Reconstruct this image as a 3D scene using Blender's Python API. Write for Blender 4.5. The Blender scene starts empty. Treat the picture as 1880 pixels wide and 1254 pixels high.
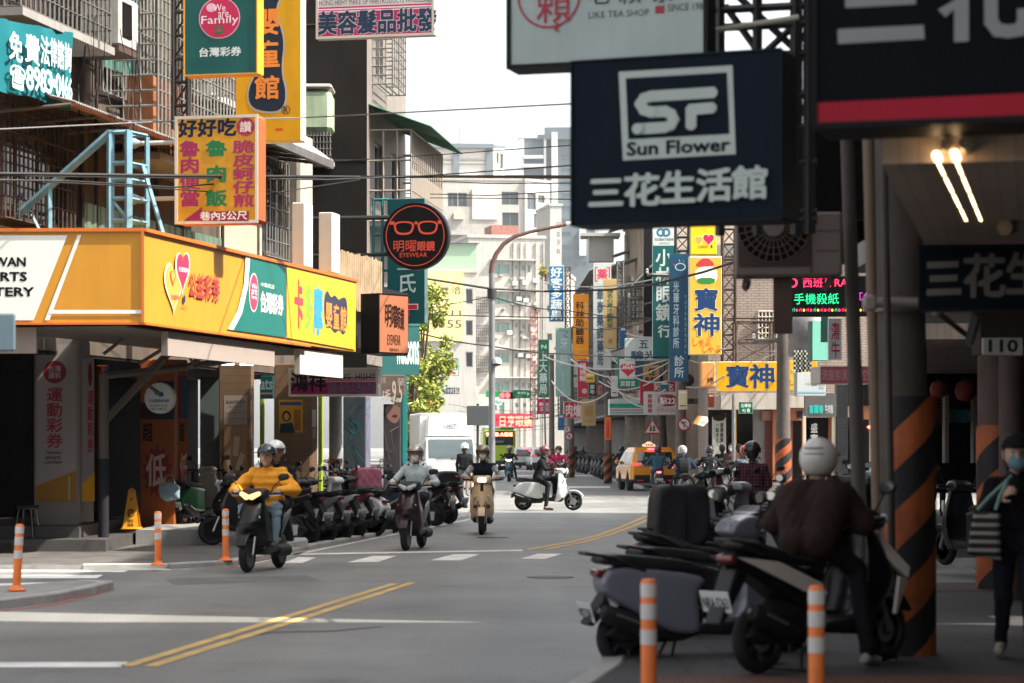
import bpy, bmesh, math, random
import numpy as np
from mathutils import Vector, Matrix
from math import cos, sin, pi as PI
MT, MR = Matrix.Translation, Matrix.Rotation
random.seed(7); np.random.seed(7)
R = math.radians
scene = bpy.context.scene
COL = scene.collection
# ------------------------------------------------------------------ camera
F, CX, HY, H = 4439.0, 940.0, 820.0, 1.65      # focal length and horizon in photo pixels, eye height in metres
cam = bpy.data.cameras.new("camera"); camo = bpy.data.objects.new("camera", cam); COL.objects.link(camo)
cam.lens = 85.0; cam.sensor_width = 36.0; cam.shift_y = (HY - 627.0) / 1880.0
camo.location = (0, 0, H); camo.rotation_euler = (R(90), 0, 0)
cam.clip_start = 0.5; cam.clip_end = 4000
cam.dof.use_dof = True; cam.dof.focus_distance = 58.0; cam.dof.aperture_fstop = 2.8; cam.dof.aperture_blades = 0
scene.camera = camo
# ------------------------------------------------------------------ light
SUN_EL = R(50.0); SUN_AZ = Vector((1.0, -0.3)).normalized()
sv = Vector((SUN_AZ.x * cos(SUN_EL), SUN_AZ.y * cos(SUN_EL), sin(SUN_EL)))
sun = bpy.data.lights.new("sun", 'SUN'); suno = bpy.data.objects.new("sun", sun); COL.objects.link(suno)
sun.energy = 4.2; sun.angle = R(0.6); sun.color = (1.0, 0.93, 0.82)
suno.rotation_euler = sv.to_track_quat('Z', 'Y').to_euler(); suno.location = (30, -5, 40)
world = bpy.data.worlds.new("World"); scene.world = world; world.use_nodes = True
wn, wl = world.node_tree.nodes, world.node_tree.links
bg = wn["Background"]; sky = wn.new("ShaderNodeTexSky"); sky.sky_type = 'NISHITA'
sky.sun_disc = False; sky.sun_elevation = SUN_EL; sky.sun_rotation = math.atan2(SUN_AZ.x, SUN_AZ.y)
sky.air_density = 1.0; sky.dust_density = 4.0; sky.ozone_density = 1.0
hs = wn.new("ShaderNodeHueSaturation"); hs.inputs["Saturation"].default_value = 0.22
wl.new(sky.outputs[0], hs.inputs["Color"]); wl.new(hs.outputs[0], bg.inputs["Color"])
bg.inputs["Strength"].default_value = 0.15
scene.view_settings.view_transform = 'Standard'; scene.view_settings.look = 'None'
scene.view_settings.exposure = 1.45; scene.view_settings.gamma = 1.0
scene.cycles.use_denoising = True
scene.cycles.max_bounces = 8; scene.cycles.sample_clamp_indirect = 6.0
# ------------------------------------------------------------------ pixel geometry
def P(px, py, d): return Vector(((px - CX) / F * d, d, H - (py - HY) / F * d))
def D0(py, z=0.0): return F * (H - z) / (py - HY)
def G(px, py, z=0.0):
    d = D0(py, z); return Vector(((px - CX) / F * d, d, z))
# ------------------------------------------------------------------ materials
def lin(c): return c / 12.92 if c <= 0.04045 else ((c + 0.055) / 1.055) ** 2.4
def hx(s):
    s = s.lstrip('#'); return tuple(lin(int(s[i:i + 2], 16) / 255) for i in (0, 2, 4))
_M = {}
def M(name, col='#808080', rough=0.6, metal=0.0, var=0.12, scale=3.0, bump=0.0, emit=0.0, streak=0.0, spec=0.3, tile=None, coat=0.0, trans=0.0):
    """Procedural material: noise-varied base colour, optional grime streaks, bump, tile joints."""
    if name in _M: return _M[name]
    m = bpy.data.materials.new(name); _M[name] = m; m.use_nodes = True
    n, l = m.node_tree.nodes, m.node_tree.links; b = n["Principled BSDF"]
    c = hx(col) if isinstance(col, str) else col
    b.inputs["Roughness"].default_value = rough; b.inputs["Metallic"].default_value = metal
    b.inputs["Specular IOR Level"].default_value = spec
    if coat: b.inputs["Coat Weight"].default_value = coat; b.inputs["Coat Roughness"].default_value = 0.08
    if trans: b.inputs["Transmission Weight"].default_value = trans
    tc = n.new("ShaderNodeTexCoord"); nz = n.new("ShaderNodeTexNoise"); nz.inputs["Scale"].default_value = scale
    nz.inputs["Detail"].default_value = 6; nz.inputs["Roughness"].default_value = 0.65
    l.new(tc.outputs["Object"], nz.inputs["Vector"])
    rgb = n.new("ShaderNodeMix"); rgb.data_type = 'RGBA'; rgb.blend_type = 'MULTIPLY'
    mr = n.new("ShaderNodeMapRange"); mr.inputs[1].default_value = 0.3; mr.inputs[2].default_value = 0.7
    mr.inputs[3].default_value = 1 - var; mr.inputs[4].default_value = 1 + var * 0.5
    l.new(nz.outputs[0], mr.inputs[0])
    rgb.inputs[0].default_value = 1.0; rgb.inputs[6].default_value = (*c, 1); l.new(mr.outputs[0], rgb.inputs[7])
    out = rgb.outputs[2]
    if tile:
        tw, th, jc, js = tile[:4]
        mp = n.new("ShaderNodeMapping"); mp.inputs["Rotation"].default_value = (R(90), 0, 0) if len(tile) == 4 else (0, 0, 0)
        br = n.new("ShaderNodeTexBrick"); br.inputs["Color1"].default_value = (1, 1, 1, 1); br.inputs["Color2"].default_value = (0.86, 0.86, 0.86, 1)
        br.inputs["Mortar"].default_value = (jc, jc, jc, 1); br.inputs["Scale"].default_value = 1.0
        br.inputs["Brick Width"].default_value = tw; br.inputs["Row Height"].default_value = th; br.inputs["Mortar Size"].default_value = js
        sx = n.new("ShaderNodeSeparateXYZ"); ad = n.new("ShaderNodeMath"); ad.operation = 'ADD'; cx_ = n.new("ShaderNodeCombineXYZ")
        l.new(tc.outputs["Object"], sx.inputs[0])
        if len(tile) == 4:
            l.new(sx.outputs[0], ad.inputs[0]); l.new(sx.outputs[1], ad.inputs[1]); l.new(ad.outputs[0], cx_.inputs[0]); l.new(sx.outputs[2], cx_.inputs[1])
        else:
            l.new(sx.outputs[0], cx_.inputs[0]); l.new(sx.outputs[1], cx_.inputs[1])
        l.new(cx_.outputs[0], br.inputs["Vector"])
        m2 = n.new("ShaderNodeMix"); m2.data_type = 'RGBA'; m2.blend_type = 'MULTIPLY'; m2.inputs[0].default_value = 1.0
        l.new(out, m2.inputs[6]); l.new(br.outputs[0], m2.inputs[7]); out = m2.outputs[2]
    if streak:
        mp = n.new("ShaderNodeMapping"); mp.inputs["Scale"].default_value = (2.2, 2.2, 0.16)
        l.new(tc.outputs["Object"], mp.inputs[0]); n2 = n.new("ShaderNodeTexNoise"); n2.inputs["Scale"].default_value = 1.6
        n2.inputs["Detail"].default_value = 8; n2.inputs["Roughness"].default_value = 0.7; l.new(mp.outputs[0], n2.inputs["Vector"])
        r2 = n.new("ShaderNodeMapRange"); r2.inputs[1].default_value = 0.48; r2.inputs[2].default_value = 0.68
        r2.inputs[3].default_value = 0.0; r2.inputs[4].default_value = streak; l.new(n2.outputs[0], r2.inputs[0])
        m3 = n.new("ShaderNodeMix"); m3.data_type = 'RGBA'; l.new(r2.outputs[0], m3.inputs[0]); l.new(out, m3.inputs[6])
        m3.inputs[7].default_value = (c[0] * .3 + .012, c[1] * .28 + .010, c[2] * .26 + .008, 1); out = m3.outputs[2]
    l.new(out, b.inputs["Base Color"])
    if bump:
        bp = n.new("ShaderNodeBump"); bp.inputs["Strength"].default_value = bump; bp.inputs["Distance"].default_value = 0.02
        nb = n.new("ShaderNodeTexNoise"); nb.inputs["Scale"].default_value = scale * 6; nb.inputs["Detail"].default_value = 4
        l.new(tc.outputs["Object"], nb.inputs["Vector"]); l.new(nb.outputs[0], bp.inputs["Height"]); l.new(bp.outputs[0], b.inputs["Normal"])
    if emit:
        b.inputs["Emission Color"].default_value = (*c, 1); b.inputs["Emission Strength"].default_value = emit
    return m
_pc = {}
def paint(col, rough=0.5, **k):
    """Plain paint / print of a given sRGB colour."""
    key = (col, rough, tuple(sorted(k.items())))
    if key not in _pc:
        if sum(hx(col)) < .12 and 'coat' not in k: k['spec'] = .12
        _pc[key] = M('paint_%s_%d_%d' % (col.strip('#'), int(rough * 100), len(_pc)), col, rough, **dict(dict(var=0.07, scale=2.0), **k))
    return _pc[key]
# ------------------------------------------------------------------ mesh builder
class MB:
    def __init__(s): s.v = []; s.f = []; s.m = []; s.sm = []; s.mats = []
    def mi(s, mat):
        if mat not in s.mats: s.mats.append(mat)
        return s.mats.index(mat)
    def add(s, vs, fs, mat, smooth=False, T=None):
        o = len(s.v); i = s.mi(mat)
        if T is not None: vs = [T @ Vector(v) for v in vs]
        s.v.extend([tuple(v) for v in vs])
        for f in fs: s.f.append([o + k for k in f]); s.m.append(i); s.sm.append(smooth)
        return s
    def box(s, x0, x1, y0, y1, z0, z1, mat, T=None, bev=0.0):
        if x0 > x1: x0, x1 = x1, x0
        if y0 > y1: y0, y1 = y1, y0
        if z0 > z1: z0, z1 = z1, z0
        b = min(bev, (x1 - x0) * .45, (y1 - y0) * .45, (z1 - z0) * .45)
        if b <= 0:
            v = [(x, y, z) for z in (z0, z1) for y in (y0, y1) for x in (x0, x1)]
            f = [(0, 2, 3, 1), (4, 5, 7, 6), (0, 1, 5, 4), (2, 6, 7, 3), (0, 4, 6, 2), (1, 3, 7, 5)]
            return s.add(v, f, mat, False, T)
        v = []; idx = {}
        for ix, x in enumerate((x0, x1)):
            for iy, y in enumerate((y0, y1)):
                for iz, z in enumerate((z0, z1)):
                    sx, sy, sz = (1, -1)[ix], (1, -1)[iy], (1, -1)[iz]
                    for a, q in enumerate(((x, y + sy * b, z + sz * b), (x + sx * b, y, z + sz * b), (x + sx * b, y + sy * b, z))):
                        idx[ix, iy, iz, a] = len(v); v.append(q)
        f = []
        for i in (0, 1):
            q = [idx[i, 0, 0, 0], idx[i, 1, 0, 0], idx[i, 1, 1, 0], idx[i, 0, 1, 0]]; f.append(q if i else q[::-1])
            q = [idx[0, i, 0, 1], idx[0, i, 1, 1], idx[1, i, 1, 1], idx[1, i, 0, 1]]; f.append(q if i else q[::-1])
            q = [idx[0, 0, i, 2], idx[1, 0, i, 2], idx[1, 1, i, 2], idx[0, 1, i, 2]]; f.append(q if i else q[::-1])
        for i in (0, 1):
            for j in (0, 1):
                q = [idx[0, i, j, 1], idx[1, i, j, 1], idx[1, i, j, 2], idx[0, i, j, 2]]; f.append(q if (i ^ j) else q[::-1])
                q = [idx[i, 0, j, 0], idx[i, 1, j, 0], idx[i, 1, j, 2], idx[i, 0, j, 2]]; f.append(q[::-1] if (i ^ j) else q)
                q = [idx[i, j, 0, 0], idx[i, j, 1, 0], idx[i, j, 1, 1], idx[i, j, 0, 1]]; f.append(q if (i ^ j) else q[::-1])
                for k in (0, 1):
                    q = [idx[i, j, k, 0], idx[i, j, k, 1], idx[i, j, k, 2]]; f.append(q if (i + j + k) % 2 else q[::-1])
        return s.add(v, f, mat, False, T)
    def tube(s, pts, r, mat, n=8, T=None, caps=True):
        pts = [Vector(p) for p in pts]; rs = r if isinstance(r, (list, tuple)) else [r] * len(pts)
        v = []; f = []; up = None
        for i, p in enumerate(pts):
            t = (pts[min(i + 1, len(pts) - 1)] - pts[max(i - 1, 0)])
            if t.length < 1e-9: t = Vector((0, 0, 1))
            t.normalize()
            if up is None: up = Vector((0, 0, 1)) if abs(t.z) < 0.9 else Vector((1, 0, 0))
            a = t.cross(up)
            if a.length < 1e-6: a = t.orthogonal()
            a.normalize(); b = a.cross(t).normalized(); up = b
            for k in range(n):
                w = 2 * PI * k / n; v.append(p + (a * cos(w) + b * sin(w)) * rs[i])
        for i in range(len(pts) - 1):
            for k in range(n):
                k2 = (k + 1) % n; f.append((i * n + k, (i + 1) * n + k, (i + 1) * n + k2, i * n + k2))
        if caps: f.append(tuple(range(n))); f.append(tuple((len(pts) - 1) * n + k for k in range(n - 1, -1, -1)))
        return s.add(v, f, mat, n > 4, T)
    def bar(s, a, b, w, mat, T=None):      # square bar
        return s.tube([a, b], w * 0.707, mat, 4, T)
    def lathe(s, prof, mat, n=24, T=None, smooth=True):   # profile of (r, h) about local Z
        v = []; f = []
        for (r, h) in prof:
            for k in range(n):
                w = 2 * PI * k / n; v.append((r * cos(w), r * sin(w), h))
        for i in range(len(prof) - 1):
            for k in range(n):
                k2 = (k + 1) % n; f.append((i * n + k, i * n + k2, (i + 1) * n + k2, (i + 1) * n + k))
        if prof[0][0] > 1e-6: f.append(tuple(range(n - 1, -1, -1)))
        if prof[-1][0] > 1e-6: f.append(tuple((len(prof) - 1) * n + k for k in range(n)))
        return s.add(v, f, mat, smooth, T)
    def prism(s, poly, y0, y1, mat, T=None):   # polygon in (x,z), CCW seen from -Y, from y0 (front) to y1
        n = len(poly); v = [(x, y0, z) for x, z in poly] + [(x, y1, z) for x, z in poly]
        f = [tuple(range(n)), tuple(range(2 * n - 1, n - 1, -1))] + [(i, n + i, n + (i + 1) % n, (i + 1) % n) for i in range(n)]
        return s.add(v, f, mat, False, T)
    def flat(s, poly, y, mat, T=None):          # single face in (x,z) facing -Y
        return s.add([(x, y, z) for x, z in poly], [tuple(range(len(poly)))], mat, False, T)
    def quad(s, a, b, c, d, mat, T=None): return s.add([a, b, c, d], [(0, 1, 2, 3)], mat, False, T)
    def raw(s, V, Fs, mat, smooth=True, T=None, fm=None):
        o = len(s.v); i = s.mi(mat) if mat is not None else 0
        if T is not None: V = [T @ Vector(v) for v in V]
        s.v.extend([tuple(map(float, v)) for v in V])
        for q, f in enumerate(Fs):
            s.f.append([o + int(k) for k in f]); s.m.append(s.mi(fm[q]) if fm is not None else i); s.sm.append(smooth)
        return s
    def mesh(s, name, angle=None):
        me = bpy.data.meshes.new(name); me.from_pydata(s.v, [], s.f)
        for m in s.mats: me.materials.append(m)
        me.polygons.foreach_set("material_index", s.m); me.polygons.foreach_set("use_smooth", s.sm)
        me.update()
        if any(s.sm): me.set_sharp_from_angle(angle=R(angle or 40))
        return me
    def build(s, name, parent=None, label=None, kind=None, angle=None):
        o = bpy.data.objects.new(name, s.mesh(name, angle)); COL.objects.link(o)
        if parent: o.parent = parent
        if label: o['label'] = label
        if kind: o['kind'] = kind
        return o
def tag(o, label, cat, group=None, kind=None):
    o['label'] = label; o['category'] = cat
    if group: o['group'] = group
    if kind: o['kind'] = kind
    return o
def thing(name, label, cat, loc=(0, 0, 0), rz=0.0, group=None, kind=None):
    o = bpy.data.objects.new(name, None); COL.objects.link(o); o.empty_display_size = 0.2
    o.location = loc; o.rotation_euler = (0, 0, rz); return tag(o, label, cat, group, kind)
def structure(name, mb):
    o = mb.build(name); o['kind'] = 'structure'; return o
def copy_thing(o, loc=None, rz=None, parent=None, **props):
    c = o.copy(); COL.objects.link(c)
    if parent is not None: c.parent = parent
    if loc is not None: c.location = loc
    if rz is not None: c.rotation_euler = (c.rotation_euler[0], c.rotation_euler[1], rz)
    for k, v in props.items(): c[k] = v
    for ch in o.children: copy_thing(ch, parent=c)
    return c
# ------------------------------------------------------------------ text
_T = {}
def glyphs(body, bold):
    k = (body, bold)
    if k not in _T:
        c = bpy.data.curves.new('lettering', 'FONT'); c.body = body; c.offset = bold; c.resolution_u = 2
        o = bpy.data.objects.new('lettering', c); COL.objects.link(o)
        me = bpy.data.meshes.new_from_object(o.evaluated_get(bpy.context.evaluated_depsgraph_get()))
        _T[k] = ([(v.co.x, v.co.y) for v in me.vertices], [tuple(p.vertices) for p in me.polygons])
        bpy.data.objects.remove(o); bpy.data.curves.remove(c); bpy.data.meshes.remove(me)
    return _T[k]
def put_text(mb, body, u0, v0, u1, v1, y, mat, bold=0.02, cell=False, T=None, shear=0.0):
    """Lettering stretched into the rectangle (u0,v0)-(u1,v1) of a panel; cell=True keeps a glyph's em box."""
    V, Fs = glyphs(body, 0.0)
    if not V: return
    if cell: a0, a1, b0, b1 = 0.02, 0.98 * len(body), -0.09, 0.86
    else:
        xs = [p[0] for p in V]; ys = [p[1] for p in V]; a0, a1, b0, b1 = min(xs), max(xs), min(ys), max(ys)
    su = (u1 - u0) / (a1 - a0); sv_ = (v1 - v0) / (b1 - b0)
    vs = [(u0 + (x - a0) * su + shear * (yy - b0) * sv_, y, v0 + (yy - b0) * sv_) for x, yy in V]; Fs = [f if _ccw(vs, f) else f[::-1] for f in Fs]
    for k in range(4 if bold > .01 else 1):      # weight: four impressions a hair apart
        a, b = ((1, .6), (-1, -.6), (-.6, 1), (.6, -1))[k] if bold > .01 else (0, 0)
        mb.add([(x + a * bold * su * .75, yy - k * .0002, z + b * bold * sv_ * .75) for x, yy, z in vs], Fs, mat, False, T)
def _ccw(vs, f):
    a = 0.0
    for i in range(len(f)):
        p, q = vs[f[i]], vs[f[(i + 1) % len(f)]]; a += p[0] * q[2] - q[0] * p[2]
    return a > 0
# ------------------------------------------------------------------ signed distance modelling
def snet(f, b0, b1, h):
    ax = [np.arange(b0[i] - 2 * h, b1[i] + 2.5 * h, h) for i in range(3)]
    X, Y, Z = np.meshgrid(*ax, indexing='ij'); V = f(X, Y, Z).astype(np.float32); s = V < 0
    c = np.zeros(tuple(n - 1 for n in s.shape), np.int8)
    def sl(A, i, j, k): return A[i:A.shape[0] - 1 + i, j:A.shape[1] - 1 + j, k:A.shape[2] - 1 + k]
    for i in (0, 1):
        for j in (0, 1):
            for k in (0, 1): c += sl(s, i, j, k)
    act = (c > 0) & (c < 8); n = int(act.sum()); idx = np.full(act.shape, -1, np.int64); idx[act] = np.arange(n)
    I, J, K = np.nonzero(act); acc = np.zeros((n, 3)); cnt = np.zeros(n)
    cs = [(i, j, k) for i in (0, 1) for j in (0, 1) for k in (0, 1)]
    for a in cs:
        for b in cs:
            d = [b[q] - a[q] for q in range(3)]
            if sum(d) == 1 and min(d) == 0:
                va = V[I + a[0], J + a[1], K + a[2]]; vb = V[I + b[0], J + b[1], K + b[2]]; m = (va < 0) != (vb < 0)
                t = np.where(m, va / np.where(m, va - vb, 1), 0)
                for q in range(3): acc[:, q] += np.where(m, a[q] + t * d[q], 0)
                cnt += m
    acc /= cnt[:, None]
    pts = np.stack([ax[0][I], ax[1][J], ax[2][K]], 1) + acc * h
    quads = []
    for axis in range(3):
        lo = [slice(None)] * 3; hi = [slice(None)] * 3; lo[axis] = slice(0, -1); hi[axis] = slice(1, None)
        A = s[tuple(lo)]; B = s[tuple(hi)]; e = np.nonzero(A != B); ins = A[e]
        e = list(e); o1, o2 = (axis + 1) % 3, (axis + 2) % 3
        ok = (e[o1] >= 1) & (e[o2] >= 1) & (e[o1] < s.shape[o1] - 1) & (e[o2] < s.shape[o2] - 1)
        e = [q[ok] for q in e]; ins = ins[ok]
        def cell(d1, d2):
            q = list(e); q[o1] = e[o1] + d1; q[o2] = e[o2] + d2; return idx[q[0], q[1], q[2]]
        q = np.stack([cell(-1, -1), cell(0, -1), cell(0, 0), cell(-1, 0)], 1)
        q[~ins] = q[~ins][:, ::-1]; quads.append(q)
    return pts, np.concatenate(quads)
def rcone(X, Y, Z, a, b, ra, rb, sc=(1, 1, 1)):
    a = np.array(a, float); b = np.array(b, float); d = b - a; L = max(float(d @ d), 1e-9)
    px, py, pz = X - a[0], Y - a[1], Z - a[2]
    t = np.clip((px * d[0] + py * d[1] + pz * d[2]) / L, 0, 1)
    return np.sqrt(((px - t * d[0]) / sc[0]) ** 2 + ((py - t * d[1]) / sc[1]) ** 2 + ((pz - t * d[2]) / sc[2]) ** 2) - (ra + (rb - ra) * t)
def smin(a, b, k):
    h = np.clip(0.5 + 0.5 * (b - a) / k, 0, 1); return b * (1 - h) + a * h - k * h * (1 - h)
def smax(a, b, k): return -smin(-a, -b, k)
def sdpoly(x, z, poly):
    d = np.full(x.shape, 1e9); s = np.ones(x.shape); n = len(poly)
    for i in range(n):
        (ax, az), (bx, bz) = poly[i], poly[i - 1]; ex, ez = bx - ax, bz - az; wx, wz = x - ax, z - az
        t = np.clip((wx * ex + wz * ez) / (ex * ex + ez * ez + 1e-12), 0, 1)
        d = np.minimum(d, (wx - ex * t) ** 2 + (wz - ez * t) ** 2)
        c1 = z >= az; c2 = z < bz; c3 = ex * wz > ez * wx
        s = np.where((c1 & c2 & c3) | (~c1 & ~c2 & ~c3), -s, s)
    return s * np.sqrt(d)
def extr(X, Y, Z, poly, hw, r=0.03, axis='y', c=0.0):
    """Rounded extrusion of a closed 2D polygon. axis y: polygon in (x,z); z: in (x,y); x: in (y,z)."""
    if axis == 'y': d2 = sdpoly(X[:, 0, :], Z[:, 0, :], poly)[:, None, :]; t = Y
    elif axis == 'z': d2 = sdpoly(X[:, :, 0], Y[:, :, 0], poly)[:, :, None]; t = Z
    else: d2 = sdpoly(Y[0, :, :], Z[0, :, :], poly)[None, :, :]; t = X
    q1 = d2 + r + 0 * t; q2 = np.abs(t - c) - hw + r
    return np.minimum(np.maximum(q1, q2), 0) + np.sqrt(np.maximum(q1, 0) ** 2 + np.maximum(q2, 0) ** 2) - r
def spoly(p, n=2):
    for _ in range(n):
        q = []
        for i in range(len(p)):
            a, b = p[i], p[(i + 1) % len(p)]
            q.append((a[0] * .75 + b[0] * .25, a[1] * .75 + b[1] * .25)); q.append((a[0] * .25 + b[0] * .75, a[1] * .25 + b[1] * .75))
        p = q
    return p
# ------------------------------------------------------------------ planes seen in the photo
class Plane:
    """Vertical plane through point O at azimuth a (tangent = left to right as seen); uv() maps a photo pixel to it."""
    def __init__(s, O, a): s.O = Vector((O[0], O[1], 0)); s.a = a; s.t = Vector((cos(a), sin(a), 0)); s.n = Vector((sin(a), -cos(a), 0))
    def uv(s, px, py):
        r = Vector(((px - CX) / F, 1.0, -(py - HY) / F)); c = Vector((0, 0, H))
        k = (s.O - c).dot(s.n) / r.dot(s.n); q = c + r * k - s.O
        return q.dot(s.t), q.z
# ================================================================== THE SETTING
asphalt = M('asphalt', (0.192, 0.192, 0.18), 0.6, var=0.3, scale=0.35, bump=0.25, spec=0.35)
def _asphalt_detail():
    n, l = asphalt.node_tree.nodes, asphalt.node_tree.links; b = n["Principled BSDF"]
    src = b.inputs["Base Color"].links[0].from_socket
    tc = n.new("ShaderNodeTexCoord"); mp = n.new("ShaderNodeMapping"); mp.inputs["Rotation"].default_value = (0, 0, R(8.5)); mp.inputs["Scale"].default_value = (0.9, 0.05, 1)
    nz = n.new("ShaderNodeTexNoise"); nz.inputs["Scale"].default_value = 1.0; nz.inputs["Detail"].default_value = 5
    l.new(tc.outputs["Object"], mp.inputs[0]); l.new(mp.outputs[0], nz.inputs["Vector"])
    n4 = n.new("ShaderNodeTexNoise"); n4.inputs["Scale"].default_value = .55; n4.inputs["Detail"].default_value = 9; n4.inputs["Roughness"].default_value = .75; l.new(tc.outputs["Object"], n4.inputs["Vector"])
    r4 = n.new("ShaderNodeMapRange"); r4.inputs[1].default_value = .56; r4.inputs[2].default_value = .66; r4.inputs[3].default_value = 1; r4.inputs[4].default_value = .74; l.new(n4.outputs[0], r4.inputs[0])
    fine = n.new("ShaderNodeTexNoise"); fine.inputs["Scale"].default_value = 28; fine.inputs["Detail"].default_value = 3; l.new(tc.outputs["Object"], fine.inputs["Vector"])
    ad = n.new("ShaderNodeMath"); ad.operation = 'ADD'; l.new(nz.outputs[0], ad.inputs[0]); l.new(fine.outputs[0], ad.inputs[1])
    mr = n.new("ShaderNodeMapRange"); mr.inputs[1].default_value = 0.7; mr.inputs[2].default_value = 1.3; mr.inputs[3].default_value = 0.72; mr.inputs[4].default_value = 1.22
    l.new(ad.outputs[0], mr.inputs[0])
    mx = n.new("ShaderNodeMix"); mx.data_type = 'RGBA'; mx.blend_type = 'MULTIPLY'; mx.inputs[0].default_value = 1
    m5 = n.new("ShaderNodeMath"); m5.operation = 'MULTIPLY'; l.new(mr.outputs[0], m5.inputs[0]); l.new(r4.outputs[0], m5.inputs[1])
    l.new(src, mx.inputs[6]); l.new(m5.outputs[0], mx.inputs[7]); l.new(mx.outputs[2], b.inputs["Base Color"])
_asphalt_detail()
concrete = M('concrete', (0.27, 0.26, 0.245), 0.85, var=0.25, scale=1.4, bump=0.2, streak=0.35)
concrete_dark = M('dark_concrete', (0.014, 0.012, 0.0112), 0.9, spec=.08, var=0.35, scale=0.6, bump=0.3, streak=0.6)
kerbst = M('kerb_stone', (0.36, 0.35, 0.33), 0.85, var=0.3, scale=2.5, bump=0.3)
paving = M('paving', (0.065, 0.060, 0.058), 0.8, var=0.25, scale=1.2, bump=0.1, tile=(0.6, 0.6, 0.55, 0.012, 0))
paving_red = M('red_paving', (0.13, 0.065, 0.048), 0.8, var=0.3, scale=1.5, tile=(0.2, 0.1, 0.5, 0.01, 0))
pave_granite = M('granite_paving', (0.12, 0.112, 0.104), 0.85, var=0.4, scale=2.0, bump=0.1, tile=(0.3, 0.3, 0.8, 0.008, 0))
white_road = M('road_white', (0.74, 0.72, 0.67), 0.7, var=0.35, scale=2.5, bump=0.1)
yellow_road = M('road_yellow', (0.62, 0.40, 0.14), 0.7, var=0.35, scale=2.5, bump=0.1)
red_road = M('road_red', (0.36, 0.12, 0.10), 0.75, var=0.35, scale=3)
m = MB(); m.quad((-900, -60, 0), (900, -60, 0), (900, 2400, 0), (-900, 2400, 0), asphalt); structure('road', m)
def slab(name, pts, z, mat, kerb=None, kw=0.15, closed_edges=None):
    """Raised pavement slab; pts CCW from above; kerb stones along the listed edges."""
    m = MB(); n = len(pts)
    v = [(p[0], p[1], z) for p in pts] + [(p[0], p[1], -0.05) for p in pts]
    m.add(v, [tuple(range(n))], mat); m.add(v, [(i, n + i, n + (i + 1) % n, (i + 1) % n) for i in range(n)], kerbst)
    structure(name, m)
    if kerb:
        k = MB()
        for i in kerb:
            a, b = Vector((*pts[i][:2], 0)), Vector((*pts[(i + 1) % n][:2], 0)); d = (b - a); L = d.length; d.normalize(); q = Vector((-d.y, d.x, 0))
            cnt = max(1, int(L / 1.0))
            for j in range(cnt):
                s0 = a + d * (L * j / cnt + .006); s1 = a + d * (L * (j + 1) / cnt - .006)
                T = Matrix(((d.x, q.x, 0, s0.x), (d.y, q.y, 0, s0.y), (0, 0, 1, 0), (0, 0, 0, 1)))
                k.box(0, (s1 - s0).length, -0.02, kw, -0.05, z + 0.012, kerbst, T, 0.015)
        structure('kerb', k)
def mark(name, polys, mat, z=0.004):
    m = MB()
    for q in polys:
        v = [tuple(G(x, y)[:2]) + (z,) for x, y in q]
        a = sum(v[i][0] * v[(i + 1) % len(v)][1] - v[i][1] * v[(i + 1) % len(v)][0] for i in range(len(v)))
        m.add(v, [tuple(range(len(v))) if a > 0 else tuple(range(len(v) - 1, -1, -1))], mat)
    return structure(name, m)
# left pavement, island, right pavement, corner pavements beyond the crossing
lp = [G(-420, 1046), G(150, 1045), G(310, 1044), G(425, 1038), G(560, 1010), G(690, 985), G(780, 967), G(858, 951)]
lp = [Vector((p.x, p.y, 0)) for p in lp] + [Vector((-2.9, 64, 0)), Vector((-30, 66, 0)), Vector((-30, 34, 0))]
slab('pavement', lp, 0.06, pave_granite, kerb=range(1, 8))
isl = [G(-260, 1135), G(-60, 1126), G(100, 1106), G(170, 1092), G(206, 1082), G(150, 1080), G(0, 1090), G(-260, 1100)]
slab('kerb_island', isl, 0.09, concrete, kerb=range(0, 5), kw=.12)
def RK(y): return 1.0 + 0.155 * (y - 19.0)            # right kerb line
rp = [(RK(6) - .3, 6), (0.62, 17.0), (0.72, 18.0), (0.86, 18.7), (1.08, 19.6), (RK(26.5), 26.2), (RK(27.2) + .5, 27.2), (16, 27.4), (16, 6)]
rp = [rp[0], rp[8], rp[7], rp[6], rp[5], rp[4], rp[3], rp[2], rp[1]]
slab('pavement', rp, 0.12, paving, kerb=range(3, 9))
rp2 = [(RK(33.2) + .5, 33.2), (30, 33.2), (30, 60), (RK(58.5) + .8, 59), (RK(57), 57.6), (RK(34.2), 34.2)]
slab('pavement', rp2, 0.12, paving, kerb=(3, 4, 5))
rp3 = [(6.0, 77.3), (40, 77.3), (40, 84), (40, 220), (4.0, 220), (5.2, 84), (5.5, 78.4)]
slab('pavement', rp3, 0.12, paving, kerb=(5, 6))
lp3 = [(-40, 92), (-5.8, 92), (-5.2, 93), (-4.6, 215), (-40, 215)]
slab('pavement', lp3, 0.12, paving, kerb=(1, 2))
m = MB()
for (a, b) in (((0.62, 17.0), (16, 17.0)),):
    m.quad((0.95, 15.4, .1245), (9, 15.4, .1245), (9, 16.15, .1245), (0.95, 16.15, .1245), paving_red)
    m.quad((3.0, 25.6, .1245), (9, 25.6, .1245), (9, 26.1, .1245), (3.0, 26.1, .1245), paving_red)
structure('tactile_path', m)
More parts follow.
